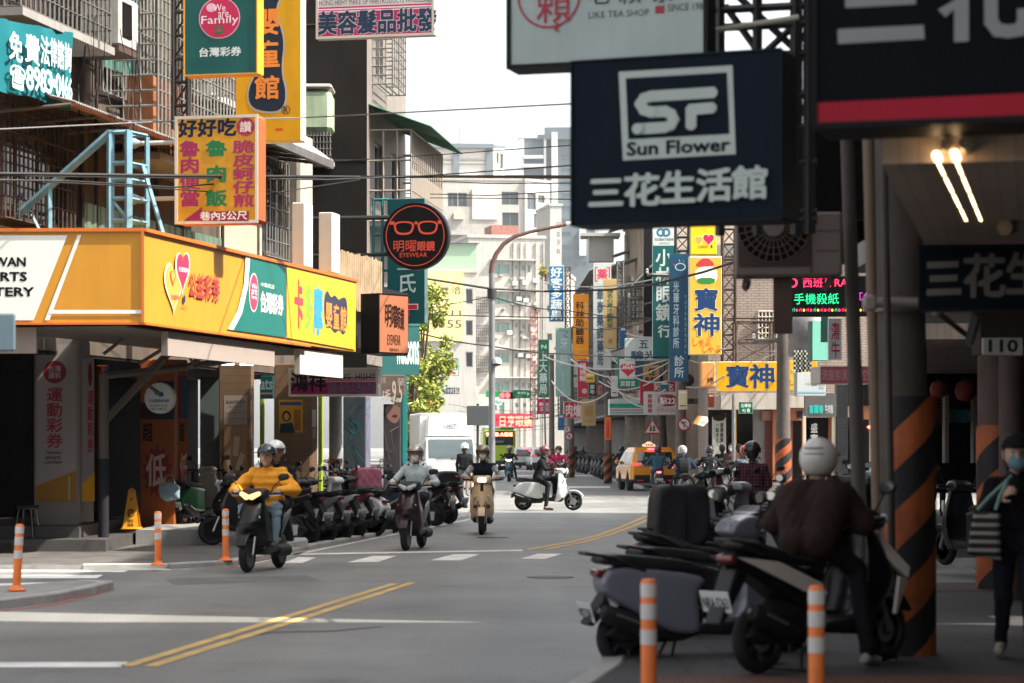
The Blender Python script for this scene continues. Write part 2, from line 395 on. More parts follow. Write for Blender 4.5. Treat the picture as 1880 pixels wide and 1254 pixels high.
mark('road_markings', [
    [(-60, 1217), (236, 1216), (222, 1226), (-60, 1226)],
    [(-200, 1046.5), (236, 1047.5), (228, 1051), (-200, 1050)], [(-200, 1057), (190, 1056), (178, 1062), (-200, 1063)], [(-200, 1075), (137, 1069), (122, 1077), (-200, 1083)],
    [(520, 1034), (555, 1034), (580, 1024), (548, 1023)], [(637, 1033), (694, 1032), (729, 1021), (684, 1021)], [(790, 1029), (846, 1029.5), (881, 1018), (832, 1018)],
    [(955, 1026), (1000, 1027), (1033, 1017), (988, 1017)], [(1109, 1028), (1152, 1029), (1182, 1019), (1142, 1018)],
    [(500, 1017.5), (960, 1009.5), (960, 1012), (500, 1020)], [(430, 1040), (690, 987.5), (862, 953), (862, 954.5), (690, 989), (440, 1041)],
    [(1040, 893), (1120, 893), (1120, 896), (1040, 896)], [(1190, 910), (1330, 909), (1330, 911), (1190, 912)],
    [(905, 864), (1125, 863), (1125, 864.6), (905, 865.6)], [(880, 873), (1110, 872.5), (1110, 874), (880, 874.5)],
], white_road)
def curve_line(pts, w):
    out = []
    for (a, b) in zip(pts[:-1], pts[1:]):
        A, B = G(*a), G(*b); out.append((A, B))
    return out
def ribbon(name, lines, w, mat, z=0.004):
    m = MB()
    for pts in lines:
        Q = [G(*p) for p in pts]; V = []
        for i, p in enumerate(Q):
            t = (Q[min(i + 1, len(Q) - 1)] - Q[max(i - 1, 0)]).normalized(); q = Vector((-t.y, t.x, 0)) * w / 2
            V += [(p.x - q.x, p.y - q.y, z), (p.x + q.x, p.y + q.y, z)]
        m.add(V, [(2 * i, 2 * i + 2, 2 * i + 3, 2 * i + 1) for i in range(len(Q) - 1)], mat)
    return structure(name, m)
ribbon('road_marking', [[(230, 1224), (480, 1147), (724, 1072)], [(276, 1224), (520, 1147), (757, 1070)]], 0.11, yellow_road)
ribbon('road_marking', [[(970, 1009), (1040, 997), (1095, 984), (1140, 968), (1186, 948)], [(1000, 1009), (1070, 996), (1120, 982), (1160, 967), (1190, 954)],
                        [(1195, 913), (1300, 908)], [(1270, 918), (1345, 917)]], 0.12, yellow_road)
ribbon('road_marking', [[(-260, 1141), (-60, 1130), (100, 1110), (206, 1083)], [(425, 1041), (520, 1022), (560, 1014)], [(1072, 1262), (1085, 1247), (1110, 1230)]], 0.09, red_road)
patch = M('asphalt_patch', (0.15, 0.149, 0.142), 0.75, var=0.35, scale=1.2, bump=0.3); iron = M('cast_iron', (0.06, 0.055, 0.05), 0.55, .6, var=0.4, scale=9)
mark('asphalt_patch', [[(300, 1062), (560, 1056), (590, 1066), (320, 1074)], [(1000, 925), (1150, 922), (1165, 931), (1005, 935)]], patch, .002)
m = MB()
for (px, py, r_) in ((905, 987, .3), (1010, 1060, .3)):
    g_ = G(px, py); m.lathe([(r_, .0), (r_, .007), (r_ - .03, .009), (0, .009)], iron, 24, MT((g_.x, g_.y, 0)), False)
structure('manhole_cover', m)
mark('road_crack', [[(420, 1172), (500, 1160), (610, 1158), (700, 1150), (702, 1151), (612, 1160), (502, 1162), (424, 1174)]], M('crack', (.09, .088, .085), .9), .003)
# ------------------------------------------------------------------ building helpers
glass = M('window_glass', (0.035, 0.045, 0.05), 0.08, var=0.1, spec=0.8)
glass_teal = M('teal_window_glass', (0.16, 0.30, 0.27), 0.12, var=0.15, spec=0.8)
alu = M('aluminium', (0.42, 0.42, 0.41), 0.45, 0.6, var=0.15)
frame_dark = M('dark_frame', (0.03, 0.03, 0.03), 0.5)
steel_rust = M('rusty_steel', (0.085, 0.055, 0.045), 0.75, 0.2, var=0.5, scale=6)
steel_grey = M('grey_steel', (0.13, 0.125, 0.118), 0.6, 0.4, var=0.35, scale=4)
galv = M('galvanised_steel', (0.24, 0.235, 0.22), 0.5, 0.6, var=0.3, scale=5)
def holed_wall(mb, W, Hh, holes, mat, y=0.0, v0=0.0, rev=0.18, u0=0.0):
    """Wall in the local XZ plane facing -Y with rectangular openings and their reveals."""
    us = sorted({u0, W} | {h[0] for h in holes} | {h[2] for h in holes}); vs = sorted({v0, Hh} | {h[1] for h in holes} | {h[3] for h in holes})
    us = [u for u in us if u0 <= u <= W]; vs = [v for v in vs if v0 <= v <= Hh]
    for i in range(len(us) - 1):
        for j in range(len(vs) - 1):
            cu, cv = (us[i] + us[i + 1]) / 2, (vs[j] + vs[j + 1]) / 2
            if any(h[0] < cu < h[2] and h[1] < cv < h[3] for h in holes): continue
            mb.quad((us[i], y, vs[j]), (us[i + 1], y, vs[j]), (us[i + 1], y, vs[j + 1]), (us[i], y, vs[j + 1]), mat)
    for a, b, c, d in holes:
        mb.quad((a, y, b), (a, y + rev, b), (a, y + rev, d), (a, y, d), mat); mb.quad((c, y + rev, b), (c, y, b), (c, y, d), (c, y + rev, d), mat)
        mb.quad((a, y, b), (c, y, b), (c, y + rev, b), (a, y + rev, b), mat); mb.quad((a, y + rev, d), (c, y + rev, d), (c, y, d), (a, y, d), mat)
def window(parent, u0, v0, u1, v1, y=0.0, rev=0.16, gm=None, fm=None, n=2, fw=0.05, rail=0):
    m = MB(); fm = fm or alu
    yb = y + rev - .06
    for (a, b, c, d) in ((u0, v0, u1, v0 + fw), (u0, v1 - fw, u1, v1), (u0, v0 + fw, u0 + fw, v1 - fw), (u1 - fw, v0 + fw, u1, v1 - fw)):
        m.box(a, c, yb, yb + .055, b, d, fm)
    for k in range(1, n):
        x = u0 + (u1 - u0) * k / n; m.box(x - fw / 2, x + fw / 2, yb + .005, yb + .05, v0 + fw, v1 - fw, fm)
    if rail: m.box(u0 + fw, u1 - fw, yb + .008, yb + .045, v0 + (v1 - v0) * rail - .02, v0 + (v1 - v0) * rail + .02, fm)
    f = m.build('window', parent)
    g = MB(); g.quad((u0 + .002, yb + .03, v0 + .002), (u1 - .002, yb + .03, v0 + .002), (u1 - .002, yb + .03, v1 - .002), (u0 + .002, yb + .03, v1 - .002), gm or glass)
    g.build('pane', f)
    return f
def cage(mb, u0, u1, v0, v1, dep, mat, nu=8, nv=5, y=0.0, w=0.022, sides=True):
    """Projecting burglar-bar cage: front grid, side grids, floor and top rails."""
    yf = y - dep
    for i in range(nu + 1):
        u = u0 + (u1 - u0) * i / nu; mb.bar((u, yf, v0), (u, yf, v1), w, mat)
    for j in range(nv + 1):
        v = v0 + (v1 - v0) * j / nv; mb.bar((u0, yf, v), (u1, yf, v), w, mat)
        if sides:
            for u in (u0, u1): mb.bar((u, y, v), (u, yf, v), w, mat)
    if sides:
        for u in (u0, u1):
            for k in (0.33, 0.66): mb.bar((u, y - dep * k, v0), (u, y - dep * k, v1), w, mat)
    for k in (0.3, 0.6): mb.bar((u0, y - dep * k, v0), (u1, y - dep * k, v0), w * 1.5, mat)
def corrugated(mb, u0, u1, y0, z0, y1, z1, mat, pitch=0.09, amp=0.018, th=0.012):
    """Corrugated sheet spanning u0..u1, from (y0,z0) to (y1,z1), ribs running along the slope."""
    n = max(4, int((u1 - u0) / pitch * 4)); v = []; f = []
    for i in range(n + 1):
        u = u0 + (u1 - u0) * i / n; a = amp * sin(2 * PI * (u - u0) / pitch)
        v += [(u, y0, z0 + a), (u, y1, z1 + a), (u, y0, z0 + a - th), (u, y1, z1 + a - th)]
    for i in range(n):
        a, b = 4 * i, 4 * i + 4
        f += [(a, b, b + 1, a + 1), (a + 2, a + 3, b + 3, b + 2), (a, a + 2, b + 2, b), (a + 1, b + 1, b + 3, a + 3)]
    mb.add(v, f, mat, True)
def ribbed_wall(mb, u0, u1, v0, v1, y, mat, pitch=0.18, amp=0.03):
    n = max(2, int((u1 - u0) / pitch)); p = (u1 - u0) / n; us = []
    for i in range(n):
        s = u0 + i * p; us += [(s, 0), (s + p * .4, 0), (s + p * .5, -amp), (s + p * .9, -amp)]
    us.append((u1, 0)); v = []; f = []
    for u, a in us: v += [(u, y + a, v0), (u, y + a, v1)]
    for i in range(len(us) - 1): f.append((2 * i, 2 * i + 2, 2 * i + 3, 2 * i + 1))
    mb.add(v, f, mat)
# ------------------------------------------------------------------ left block: the old apartment building over the lottery shop
AL = math.atan2(1.0, 0.2)
def LX(y): return -7.2 + 0.2 * (y - 38.0)
tile_beige = M('beige_wall_tile', (0.24, 0.205, 0.18), 0.6, var=0.2, scale=1.0, streak=0.45, tile=(0.24, 0.07, 0.62, 0.008))
tile_brown = M('brown_wall_tile', (0.22, 0.165, 0.14), 0.55, var=0.25, scale=1.0, streak=0.4, tile=(0.11, 0.06, 0.6, 0.007))
wall_old = M('stained_wall', (0.105, 0.083, 0.066), 0.9, spec=.1, var=0.3, scale=0.9, bump=0.2, streak=0.6)
green_sheet = M('green_sheet', (0.115, 0.175, 0.125), 0.55, var=0.25, scale=1.2, streak=0.4)
green_frp = M('green_panel', (0.36, 0.45, 0.30), 0.5, var=0.3, scale=1.5, streak=0.35)
tin = M('tin_roof', (0.33, 0.31, 0.29), 0.5, 0.35, var=0.35, scale=2, streak=0.4)
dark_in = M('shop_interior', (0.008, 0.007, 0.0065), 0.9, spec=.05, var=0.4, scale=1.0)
dark_wood = M('dark_wood', (0.055, 0.038, 0.03), 0.6, var=0.4, scale=2)
floor_dark = M('arcade_floor', (0.08, 0.075, 0.07), 0.6, var=0.25, scale=1.5, tile=(0.4, 0.4, 0.7, 0.008, 0))
OB1 = (LX(33), 33.0, 0.0); PB1 = Plane(OB1, AL)
b1 = thing('apartment_building', 'old grimy apartment building with barred balconies above the yellow lottery awning', 'building', OB1, AL)
m = MB(); W1 = 19.0
def B1(px, py): return PB1.uv(px, py)
u_w1, v_w1 = B1(5, 240); u_w2, v_w2 = B1(168, 415)
holes = [(3.0, 5.15, 5.6, 6.9), (3.0, 8.1, 5.8, 9.7), (7.0, 7.6, 9.3, 9.9), (11.2, 8.2, 13.2, 9.7), (16.1, 5.6, 17.5, 7.4)]
holed_wall(m, W1, 14.0, holes, wall_old, v0=3.15)
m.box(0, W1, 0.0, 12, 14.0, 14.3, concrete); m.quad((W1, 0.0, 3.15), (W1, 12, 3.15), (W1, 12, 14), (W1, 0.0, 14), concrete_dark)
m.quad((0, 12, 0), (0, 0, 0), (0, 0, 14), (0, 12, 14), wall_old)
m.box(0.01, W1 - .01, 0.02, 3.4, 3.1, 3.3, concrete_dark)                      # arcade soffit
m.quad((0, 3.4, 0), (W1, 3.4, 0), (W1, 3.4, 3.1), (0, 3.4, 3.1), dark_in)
m.box(0, W1, 0.1, 3.4, 0.0, 0.20, floor_dark)
m.build('wall', b1)
for (a, b, c, d) in holes:
    window(b1, a, b, c, d, n=3, fm=frame_dark if a < 6 else alu, rail=.6)
    g = MB(); cage(g, a - .08, c + .08, b - .1, d + .1, .12, steel_rust if a < 6 else galv, int((c - a) / .16), 6); g.build('window_grille', b1)
# second-floor balcony slab with bars at the top left
for (u0, u1, v0, v1, mat, dep, lab) in ((2.0, 5.6, 8.0, 10.0, steel_grey, .75, 'grille'), (7.4, 11.6, 6.55, 9.6, galv, .9, 'balcony_cage')):
    g = MB(); cage(g, u0, u1, v0, v1, dep, mat, int((u1 - u0) / .18), int((v1 - v0) / .24), w=.028)
    g.box(u0 - .05, u1 + .05, -dep - .05, 0, v0 - .14, v0 - .02, concrete); g.build(lab if lab != 'grille' else 'balcony_cage', b1)
g = MB(); g.box(8.0, 9.4, -.6, -.1, 6.6, 7.9, M('orange_screen', (0.32, 0.12, 0.05), .7, var=.4)); g.build('balcony_screen', b1)
g = MB(); g.box(5.75, 6.6, -.85, -.15, 8.05, 8.85, M('old_ac', (.42, .41, .38), .5, var=.15), bev=.03); g.box(5.85, 6.25, -.87, -.855, 8.2, 8.75, dark_in); g.box(5.7, 6.6, -.85, 0, 7.95, 8.04, steel_rust); g.build('air_conditioner', b1)
g = MB(); ribbed_wall(g, 6.9, 8.4, 7.9, 9.9, -.1, paint('#3f6a60', .6)); g.build('green_shutter', b1)
# green sheet walls, tin canopies
g = MB(); u0, v1 = B1(146, 335); u1, _ = B1(400, 400); ribbed_wall(g, u0, u1, 4.0, 5.6, -0.06, green_sheet, .3, .025)
u2, _ = B1(470, 420); ribbed_wall(g, u1 + .01, u2, 4.0, 5.45, -0.07, paint('#8f9a7c', .6), .16, .03); g.build('sheet_cladding', b1)
g = MB(); u0, _ = B1(-10, 200); u1, _ = B1(330, 240)
corrugated(g, u0, 8.8, 0.0, 7.05, -1.25, 6.72, tin); g.bar((u0, -1.2, 6.68), (8.8, -1.2, 6.68), .05, paint('#8a4a3a'))
for k in range(6): g.bar((u0 + k * 1.3, 0, 6.6), (u0 + k * 1.3, -1.2, 6.68), .04, steel_grey)
g.build('canopy', b1)
# tin awning roof right of the noodle sign
g = MB(); corrugated(g, 12.4, 17.3, 0.0, 8.35, -1.1, 7.55, tin, .1, .02)
g.box(12.4, 17.3, -1.16, -1.05, 7.36, 7.52, steel_grey)
for k in range(6): g.bar((12.5 + k * .95, 0, 7.6), (12.5 + k * .95, -1.1, 7.45), .05, steel_rust)
g.build('awning_roof', b1)
g = MB(); g.box(13.2, 15.9, -.06, -.01, 5.0, 6.35, paint('#a39c8c', .8)); g.box(17.7, 18.9, -.25, -.005, 4.6, 8.2, paint('#a8a093', .8)); g.build('wall_panel', b1)
# ------------------------------------------------------------------ the dark-gabled tower next to it
B2a = Vector((-4.95, 57.0, 0)); B2b = Vector((-3.42, 57.0, 0)); B2c = Vector((-2.75, 62.6, 0))
A2 = math.atan2(B2c.y - B2b.y, B2c.x - B2b.x); PB2 = Plane(B2b, A2); W2 = (B2c - B2b).length
b2 = thing('apartment_building', 'tall apartment tower with a windowless black concrete gable and caged balconies', 'building', B2b, A2)
m = MB(); holes = [(.9, 4.6, 2.0, 6.0), (3.4, 7.6, 4.7, 9.0), (1.2, 10.6, 2.2, 11.9), (1.2, 13.2, 2.4, 14.5), (3.4, 13.2, 4.8, 14.5), (1.0, 7.6, 2.2, 9.0)]
holed_wall(m, W2, 17.5, holes, tile_beige, v0=3.6); m.build('wall', b2)
Ti = MR(-A2, 4, 'Z') @ MT(-B2b)
def loc2(p): return Ti @ Vector(p)
m = MB()
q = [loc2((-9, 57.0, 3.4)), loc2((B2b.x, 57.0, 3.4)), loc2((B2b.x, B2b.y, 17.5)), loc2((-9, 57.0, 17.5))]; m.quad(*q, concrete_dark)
for z in (5.2, 8.4, 11.6, 14.6):
    a, b = loc2((-8.9, 57.0 - .012, z)), loc2((B2b.x - .02, 57.0 - .012, z)); m.bar(a, b, .02, frame_dark)
m.box(0, W2, 0.05, 6, 17.5, 17.8, concrete); m.quad((W2, 0, 3.6), (W2, 6, 3.6), (W2, 6, 17.5), (W2, 0, 17.5), tile_beige)
m.build('gable', b2)
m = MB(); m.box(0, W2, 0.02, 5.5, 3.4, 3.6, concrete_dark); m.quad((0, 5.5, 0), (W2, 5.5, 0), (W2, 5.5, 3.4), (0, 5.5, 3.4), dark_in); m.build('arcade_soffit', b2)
for (a, b, c, d) in holes: window(b2, a, b, c, d, n=2)
for (u0, u1, v0, v1, dep, nu, nv, mt, nm) in ((.35, 5.3, 7.0, 9.15, 1.0, 16, 3, paint('#8d8378', .6), 'balcony_cage'), (.6, 3.0, 12.7, 14.9, .75, 9, 10, galv, 'window_cage'), (.7, 2.6, 10.3, 12.0, .5, 6, 8, galv, 'window_cage'), (3.2, 5.2, 12.7, 14.9, .7, 8, 10, galv, 'window_cage')):
    g = MB(); cage(g, u0, u1, v0, v1, dep, mt, nu, nv, w=.035 if nv == 3 else .024)
    if nv == 3:
        for k in range(40): u = u0 + (u1 - u0) * k / 40; g.bar((u, -dep, v0), (u, -dep, v0 + 1.25), .02, mt)
        g.box(u0, u1, -dep, 0, v0 - .12, v0 - .01, concrete)
    g.build(nm, b2)
g = MB(); corrugated(g, .2, 5.5, 0, 9.75, -1.5, 9.2, paint('#2f5b46', .5), .1, .018); g.build('canopy', b2)
TG = Ti
def gx(px): return (px - CX) / F * 56.0
def gz(py): return H + (HY - py) / F * 56.0
for k, u in enumerate((.6, 6.1, 6.75, 9.7, 11.0, 13.3, 15.6)):
    g = MB(); g.tube([(u, -.07, 3.9), (u, -.07, 9.5 + (k % 3) * 1.5)], .05 if k % 2 else .035, steel_rust if k % 3 else galv, 6); g.build('drain_pipe', b1)
for z in (5.2, 7.4, 7.9): g = MB(); g.tube([(k * .95, -.05, z + .05 * sin(k * 1.7)) for k in range(20)], .02, frame_dark, 5); g.build('cable_run', b1)
bx = MB(); bx.box(gx(520), gx(609), 55.9, 56.99, gz(242), gz(165), green_frp, TG, .1); bx.box(gx(519), gx(610), 55.85, 56.98, gz(164), gz(155), paint('#b8b0a0'), TG, .04); bx.build('balcony_panel', b2)
for k, u in enumerate((.6, 6.1, 6.75, 9.7, 11.0, 13.3, 15.6)):
    g = MB(); g.tube([(u, -.07, 3.9), (u, -.07, 9.5 + (k % 3) * 1.5)], .05 if k % 2 else .035, steel_rust if k % 3 else galv, 6); g.build('drain_pipe', b1)
for z in (5.2, 7.4, 7.9): g = MB(); g.tube([(k * .95, -.05, z + .05 * sin(k * 1.7)) for k in range(20)], .02, frame_dark, 5); g.build('cable_run', b1)
bx = MB(); bx.box(gx(520), gx(609), 56.0, 56.98, gz(298), gz(290), concrete, TG)
for k in range(12): x = gx(540 + k * 6); bx.bar((x, 55.95, gz(290)), (x, 55.95, gz(243)), .03, steel_grey, TG)
for y in (250, 262, 274, 286): bx.bar((gx(520), 55.95, gz(y)), (gx(609), 55.95, gz(y)), .03, steel_grey, TG)
bx.build('balcony_cage', b2)
# roof slab and shops of the arcade shared by both: a row of shop fronts set back under the floors above
# ------------------------------------------------------------------ far left: white apartment blocks, yellow hoarding, green shed
tile_white = M('white_wall_tile', (0.44, 0.415, 0.38), 0.45, var=0.15, scale=0.4, streak=0.4, tile=(0.5, 0.25, 0.86, 0.02))
plaster_white = M('white_plaster', (0.42, 0.405, 0.375), 0.7, var=0.12, scale=0.3, streak=0.3)
plaster_grey = M('grey_plaster', (0.16, 0.19, 0.21), 0.7, var=0.1, scale=0.2)
def block(name, label, px0, px1, ytop, d, a, depth, mat, wins=(), sidemat=None, gm=None, roofm=None, ybase=None, fm=None, rail=.0):
    """Building whose front spans photo columns px0..px1 at distance d (left edge), roof at photo row ytop."""
    O = Vector(((px0 - CX) / F * d, d, 0)); pl = Plane(O, a); W, _ = pl.uv(px1, ytop); Hh = H + (HY - ytop) / F * d
    t = thing(name, label, 'building', O, a); mb = MB()
    hs_ = []
    for (x0, y0, x1, y1) in wins:
        u0, v1 = pl.uv(x0, y0); u1, v0 = pl.uv(x1, y1); v1 = pl.uv(x0, y0)[1]; v0 = pl.uv(x0, y1)[1]; hs_.append((u0, v0, u1, v1))
    holed_wall(mb, W, Hh, hs_, mat, rev=.25)
    sm_ = sidemat or mat
    mb.quad((W, 0, 0), (W, depth, 0), (W, depth, Hh), (W, 0, Hh), sm_); mb.quad((0, depth, 0), (0, 0, 0), (0, 0, Hh), (0, depth, Hh), sm_)
    mb.quad((W, depth, 0), (0, depth, 0), (0, depth, Hh), (W, depth, Hh), sm_)
    mb.build('wall', t)
    rb = MB(); rb.box(-.15, W + .15, -.15, depth + .15, Hh, Hh + .35, roofm or mat); rb.build('roof', t)
    for h_ in hs_: window(t, *h_, rev=.25, gm=gm, fm=fm, n=2 if h_[2] - h_[0] > 1.2 else 1, fw=.07, rail=rail)
    return t, pl, W, Hh
def part_box(t, pl, x0, y0, x1, y1, dep, mat, name, off=0.0, bev=0.0):
    u0, v1 = pl.uv(x0, y0); u1, _ = pl.uv(x1, y0); v0 = pl.uv(x0, y1)[1]
    mb = MB(); mb.box(u0, u1, -dep - off, -off, v0, v1, mat, bev=bev); return mb.build(name, t)
# white tiled corner block at the end of the street
wins = []
for y in (485, 540, 592, 648, 700):
    wins += [(903, y, 918, y + 18), (919, y, 935, y + 18), (945, y + 1, 951, y + 10), (957, y + 1, 964, y + 12), (968, y + 2, 974, y + 15)]
wins += [(904, 738, 912, 753), (916, 738, 926, 760), (946, 740, 952, 748), (960, 740, 966, 748)]
t, pl, W, Hh = block('apartment_block', 'white tiled apartment block at the end of the street with small air conditioners', 860, 1000, 436, 262, R(12), 14, tile_white, wins, gm=glass_teal)
for x in (941, 954, 966, 982, 996):
    g = MB(); u, _ = pl.uv(x, 500); g.tube([(u, -.12, 0), (u, -.12, Hh - .5)], .06, steel_grey if x != 966 else plaster_white, 6); g.build('drain_pipe', t)
rq = random.Random(5)
for k in range(26):
    x, y = rq.uniform(902, 990), rq.choice((502, 554, 606, 658, 712)) + rq.uniform(0, 14); part_box(t, pl, x, y, x + rq.uniform(4, 9), y + rq.uniform(3, 6), rq.uniform(.25, .5), rq.choice((alu, steel_grey, paint('#b9a894', .6), paint('#7f8a88', .6))), 'wall_unit', .01)
for i, (x, y) in enumerate(((978, 512), (960, 548), (947, 545), (930, 607), (972, 603), (965, 650), (950, 648), (976, 655), (958, 516), (940, 517))):
    part_box(t, pl, x, y, x + 9, y + 7, .45, M('ac_white', (.62, .61, .58), .5), 'air_conditioner', .01)
for y in (476, 533, 584, 640, 692): part_box(t, pl, 900, y, 985, y + 2.0, .7, plaster_white, 'window_hood', .01)
for y in (560, 612, 668):
    g = MB(); u0, v0 = pl.uv(862, y + 14); u1, v1 = pl.uv(898, y - 14); cage(g, u0, u1, v0, v1, .6, steel_grey, 10, 5, w=.06); g.build('balcony_cage', t)
g = MB(); u0, v0 = pl.uv(893, 437); u1, v1 = pl.uv(1000, 425)
u0 = pl.uv(906, 437)[0]; u1 = pl.uv(956, 437)[0]; g.box(u0, u1, 1, 5, Hh + .36, Hh + 1.5, M('brick_parapet', (.34, .15, .12), .8, var=.3, tile=(.5, .2, .7, .03))); g.build('penthouse', t)
# right wing of it
wins2 = [(1003, y, 1010, y + 14) for y in (560, 612)]
block('apartment_block', 'narrow white wing beside the tiled block, behind the blue vegetable shop sign', 1001, 1042, 505, 275, R(-6), 10, plaster_white, [(1004, y, 1014, y + 13) for y in (520, 560, 612, 660)] + [(1020, y, 1030, y + 13) for y in (520, 560, 612, 660)], gm=glass)
# yellow hoarding building with the green shed on top
t, pl, W, Hh = block('billboard_building', 'white building carrying a huge pale yellow phone number hoarding above the street trees', 752, 874, 500, 250, R(4), 10, plaster_white, [(855 + k * 0, y, 868, y + 28) for k in (0,) for y in (530, 588, 646)])
yb = MB(); u0, v1 = pl.uv(745, 497); u1, v0 = pl.uv(850, 626); yb.box(u0, u1, -.35, -.05, v0, v1, paint('#f4dc8c', .6))
ink = paint('#54504a')
for (s, x0, y0, x1, y1) in (('洽', 828, 526, 846, 540), ('電', 806, 528, 824, 541), ('77-', 802, 549, 832, 561), ('11', 829, 570, 846, 580), ('9', 812, 570, 824, 580), ('355', 806, 588, 847, 602)):
    a, d_ = pl.uv(x0, y0); c, _ = pl.uv(x1, y0); b_ = pl.uv(x0, y1)[1]; put_text(yb, s, a, b_, c, d_, -.36, ink, .02)
yb.build('hoarding', t)
gs = MB(); u0, v0 = pl.uv(770, 500); u1, v1 = pl.uv(876, 463); gs.box(u0, u1, 1, 8, Hh + .35, Hh + 3.1, M('shed_green', (.30, .42, .30), .5, var=.1)); 
corrugated(gs, u0 - .2, u1 + .3, .6, Hh + 3.15, 8.4, Hh + 3.4, M('shed_roof', (.38, .42, .36), .5), .3, .04); gs.build('roof_shed', t)
# white modern block and grey-banded block behind, grey tower
W3 = [(783, 355, 800, 380), (822, 354, 840, 379), (841, 354, 857, 379), (921, 352, 952, 376), (922, 390, 952, 416)]
t, pl, W, Hh = block('office_block', 'bright white flat-roofed block with dark square windows, right of the round sign', 770, 963, 330, 345, R(5), 14, plaster_white, W3, gm=glass, fm=plaster_grey)
part_box(t, pl, 866, 348, 912, 404, 1.2, M('pale_pink_tile', (.62, .55, .51), .6, var=.1, tile=(.6, .3, .85, .03)), 'stair_tower')
part_box(t, pl, 800, 380, 910, 432, 1.0, tile_white, 'lower_wing'); part_box(t, pl, 832, 392, 850, 404, .5, M('beige_ac', (.50, .45, .35), .6), 'air_conditioner', 1.0)
part_box(t, pl, 848, 436, 866, 445, .6, M('ac_white', (.62, .61, .58), .5), 'air_conditioner', 1.0)
t, pl, W, Hh = block('office_block', 'side wing of the white block with recessed balconies and a red vertical name', 964, 1010, 332, 346, R(42), 12, plaster_white, [(968, 354, 984, 384), (988, 358, 1000, 372), (980, 392, 992, 418), (996, 392, 1005, 420)], gm=glass, fm=plaster_grey)
t, pl, W, Hh = block('office_block', 'slim white stair block with faded vertical lettering below the grey tower', 1010, 1031, 378, 330, R(10), 10, plaster_white)
tx = MB()
for i, s in enumerate('日友牙科'):
    a, d_ = pl.uv(1022, 408 + i * 16); c, _ = pl.uv(1029, 408 + i * 16); b_ = pl.uv(1022, 419 + i * 16)[1]; put_text(tx, s, a, b_, c, d_, -.02, paint('#a8483c' if i == 0 else '#77706a'), .02)
tx.build('lettering', t)
t, pl, W, Hh = block('office_block', 'cream block with dark grey pillars and roof band behind the white block', 770, 905, 268, 410, R(3), 16, M('cream_plaster', (.66, .63, .57), .7, var=.06), roofm=plaster_grey)
for (x0, x1) in ((832, 843), (892, 905)): part_box(t, pl, x0, 272, x1, 360, .5, plaster_grey, 'pillar')
for y in (290, 297): part_box(t, pl, 772, y, 891, y + 3, .35, plaster_white, 'ledge')
part_box(t, pl, 760, 264, 906, 272, .9, plaster_grey, 'roof_band')
mt = MB(); mt.tube([(W * .55, 4, Hh), (W * .55, 4, Hh + 3.6)], .06, frame_dark, 6); mt.build('antenna', t)
block('office_block', 'cream side wall with a small balcony at the edge of the banded block', 906, 926, 270, 411, R(30), 10, M('cream_plaster', (.66, .63, .57), .7, var=.06), [(911, 280, 916, 300), (918, 282, 924, 310)], roofm=plaster_grey)
tw_grey = M('tower_grey', (0.12, 0.155, 0.175), 0.6, var=0.08, scale=0.1); tw_white = M('tower_white', (0.60, 0.60, 0.58), 0.7, var=0.06, scale=0.1)
glass_tw = M('tower_glass', (0.12, 0.16, 0.18), 0.15, var=.1, spec=.7)
wt = []
for k in range(9):
    y = 303 + k * 23.5; wt += [(964, y, 978, y + 11), (980, y, 996, y + 11), (1030, y - 18, 1038, y - 9), (1039, y - 18, 1048, y - 9), (1054, y - 10, 1064, y - 1), (1066, y - 10, 1076, y - 1)]
t, pl, W, Hh = block('tower_block', 'tall blue grey tower with pale vertical fins half hidden by the dark sign', 952, 1092, 256, 600, R(-4), 25, tw_grey, wt, gm=glass_tw, fm=tw_grey)
part_box(t, pl, 953, 256, 962, 470, 1.0, tw_white, 'fin'); part_box(t, pl, 999, 254, 1003, 470, 1.0, tw_white, 'fin'); part_box(t, pl, 1013, 244, 1024, 470, 1.4, tw_white, 'fin'); part_box(t, pl, 1064, 420, 1076, 470, 1.2, tw_white, 'fin')
part_box(t, pl, 1000, 235, 1092, 257, 1.2, tw_grey, 'penthouse'); part_box(t, pl, 987, 248, 1000, 257, .9, tw_grey, 'penthouse')
for y in (276, 292): part_box(t, pl, 962, y + 10, 998, y + 16, 1.2, tw_white, 'balcony')
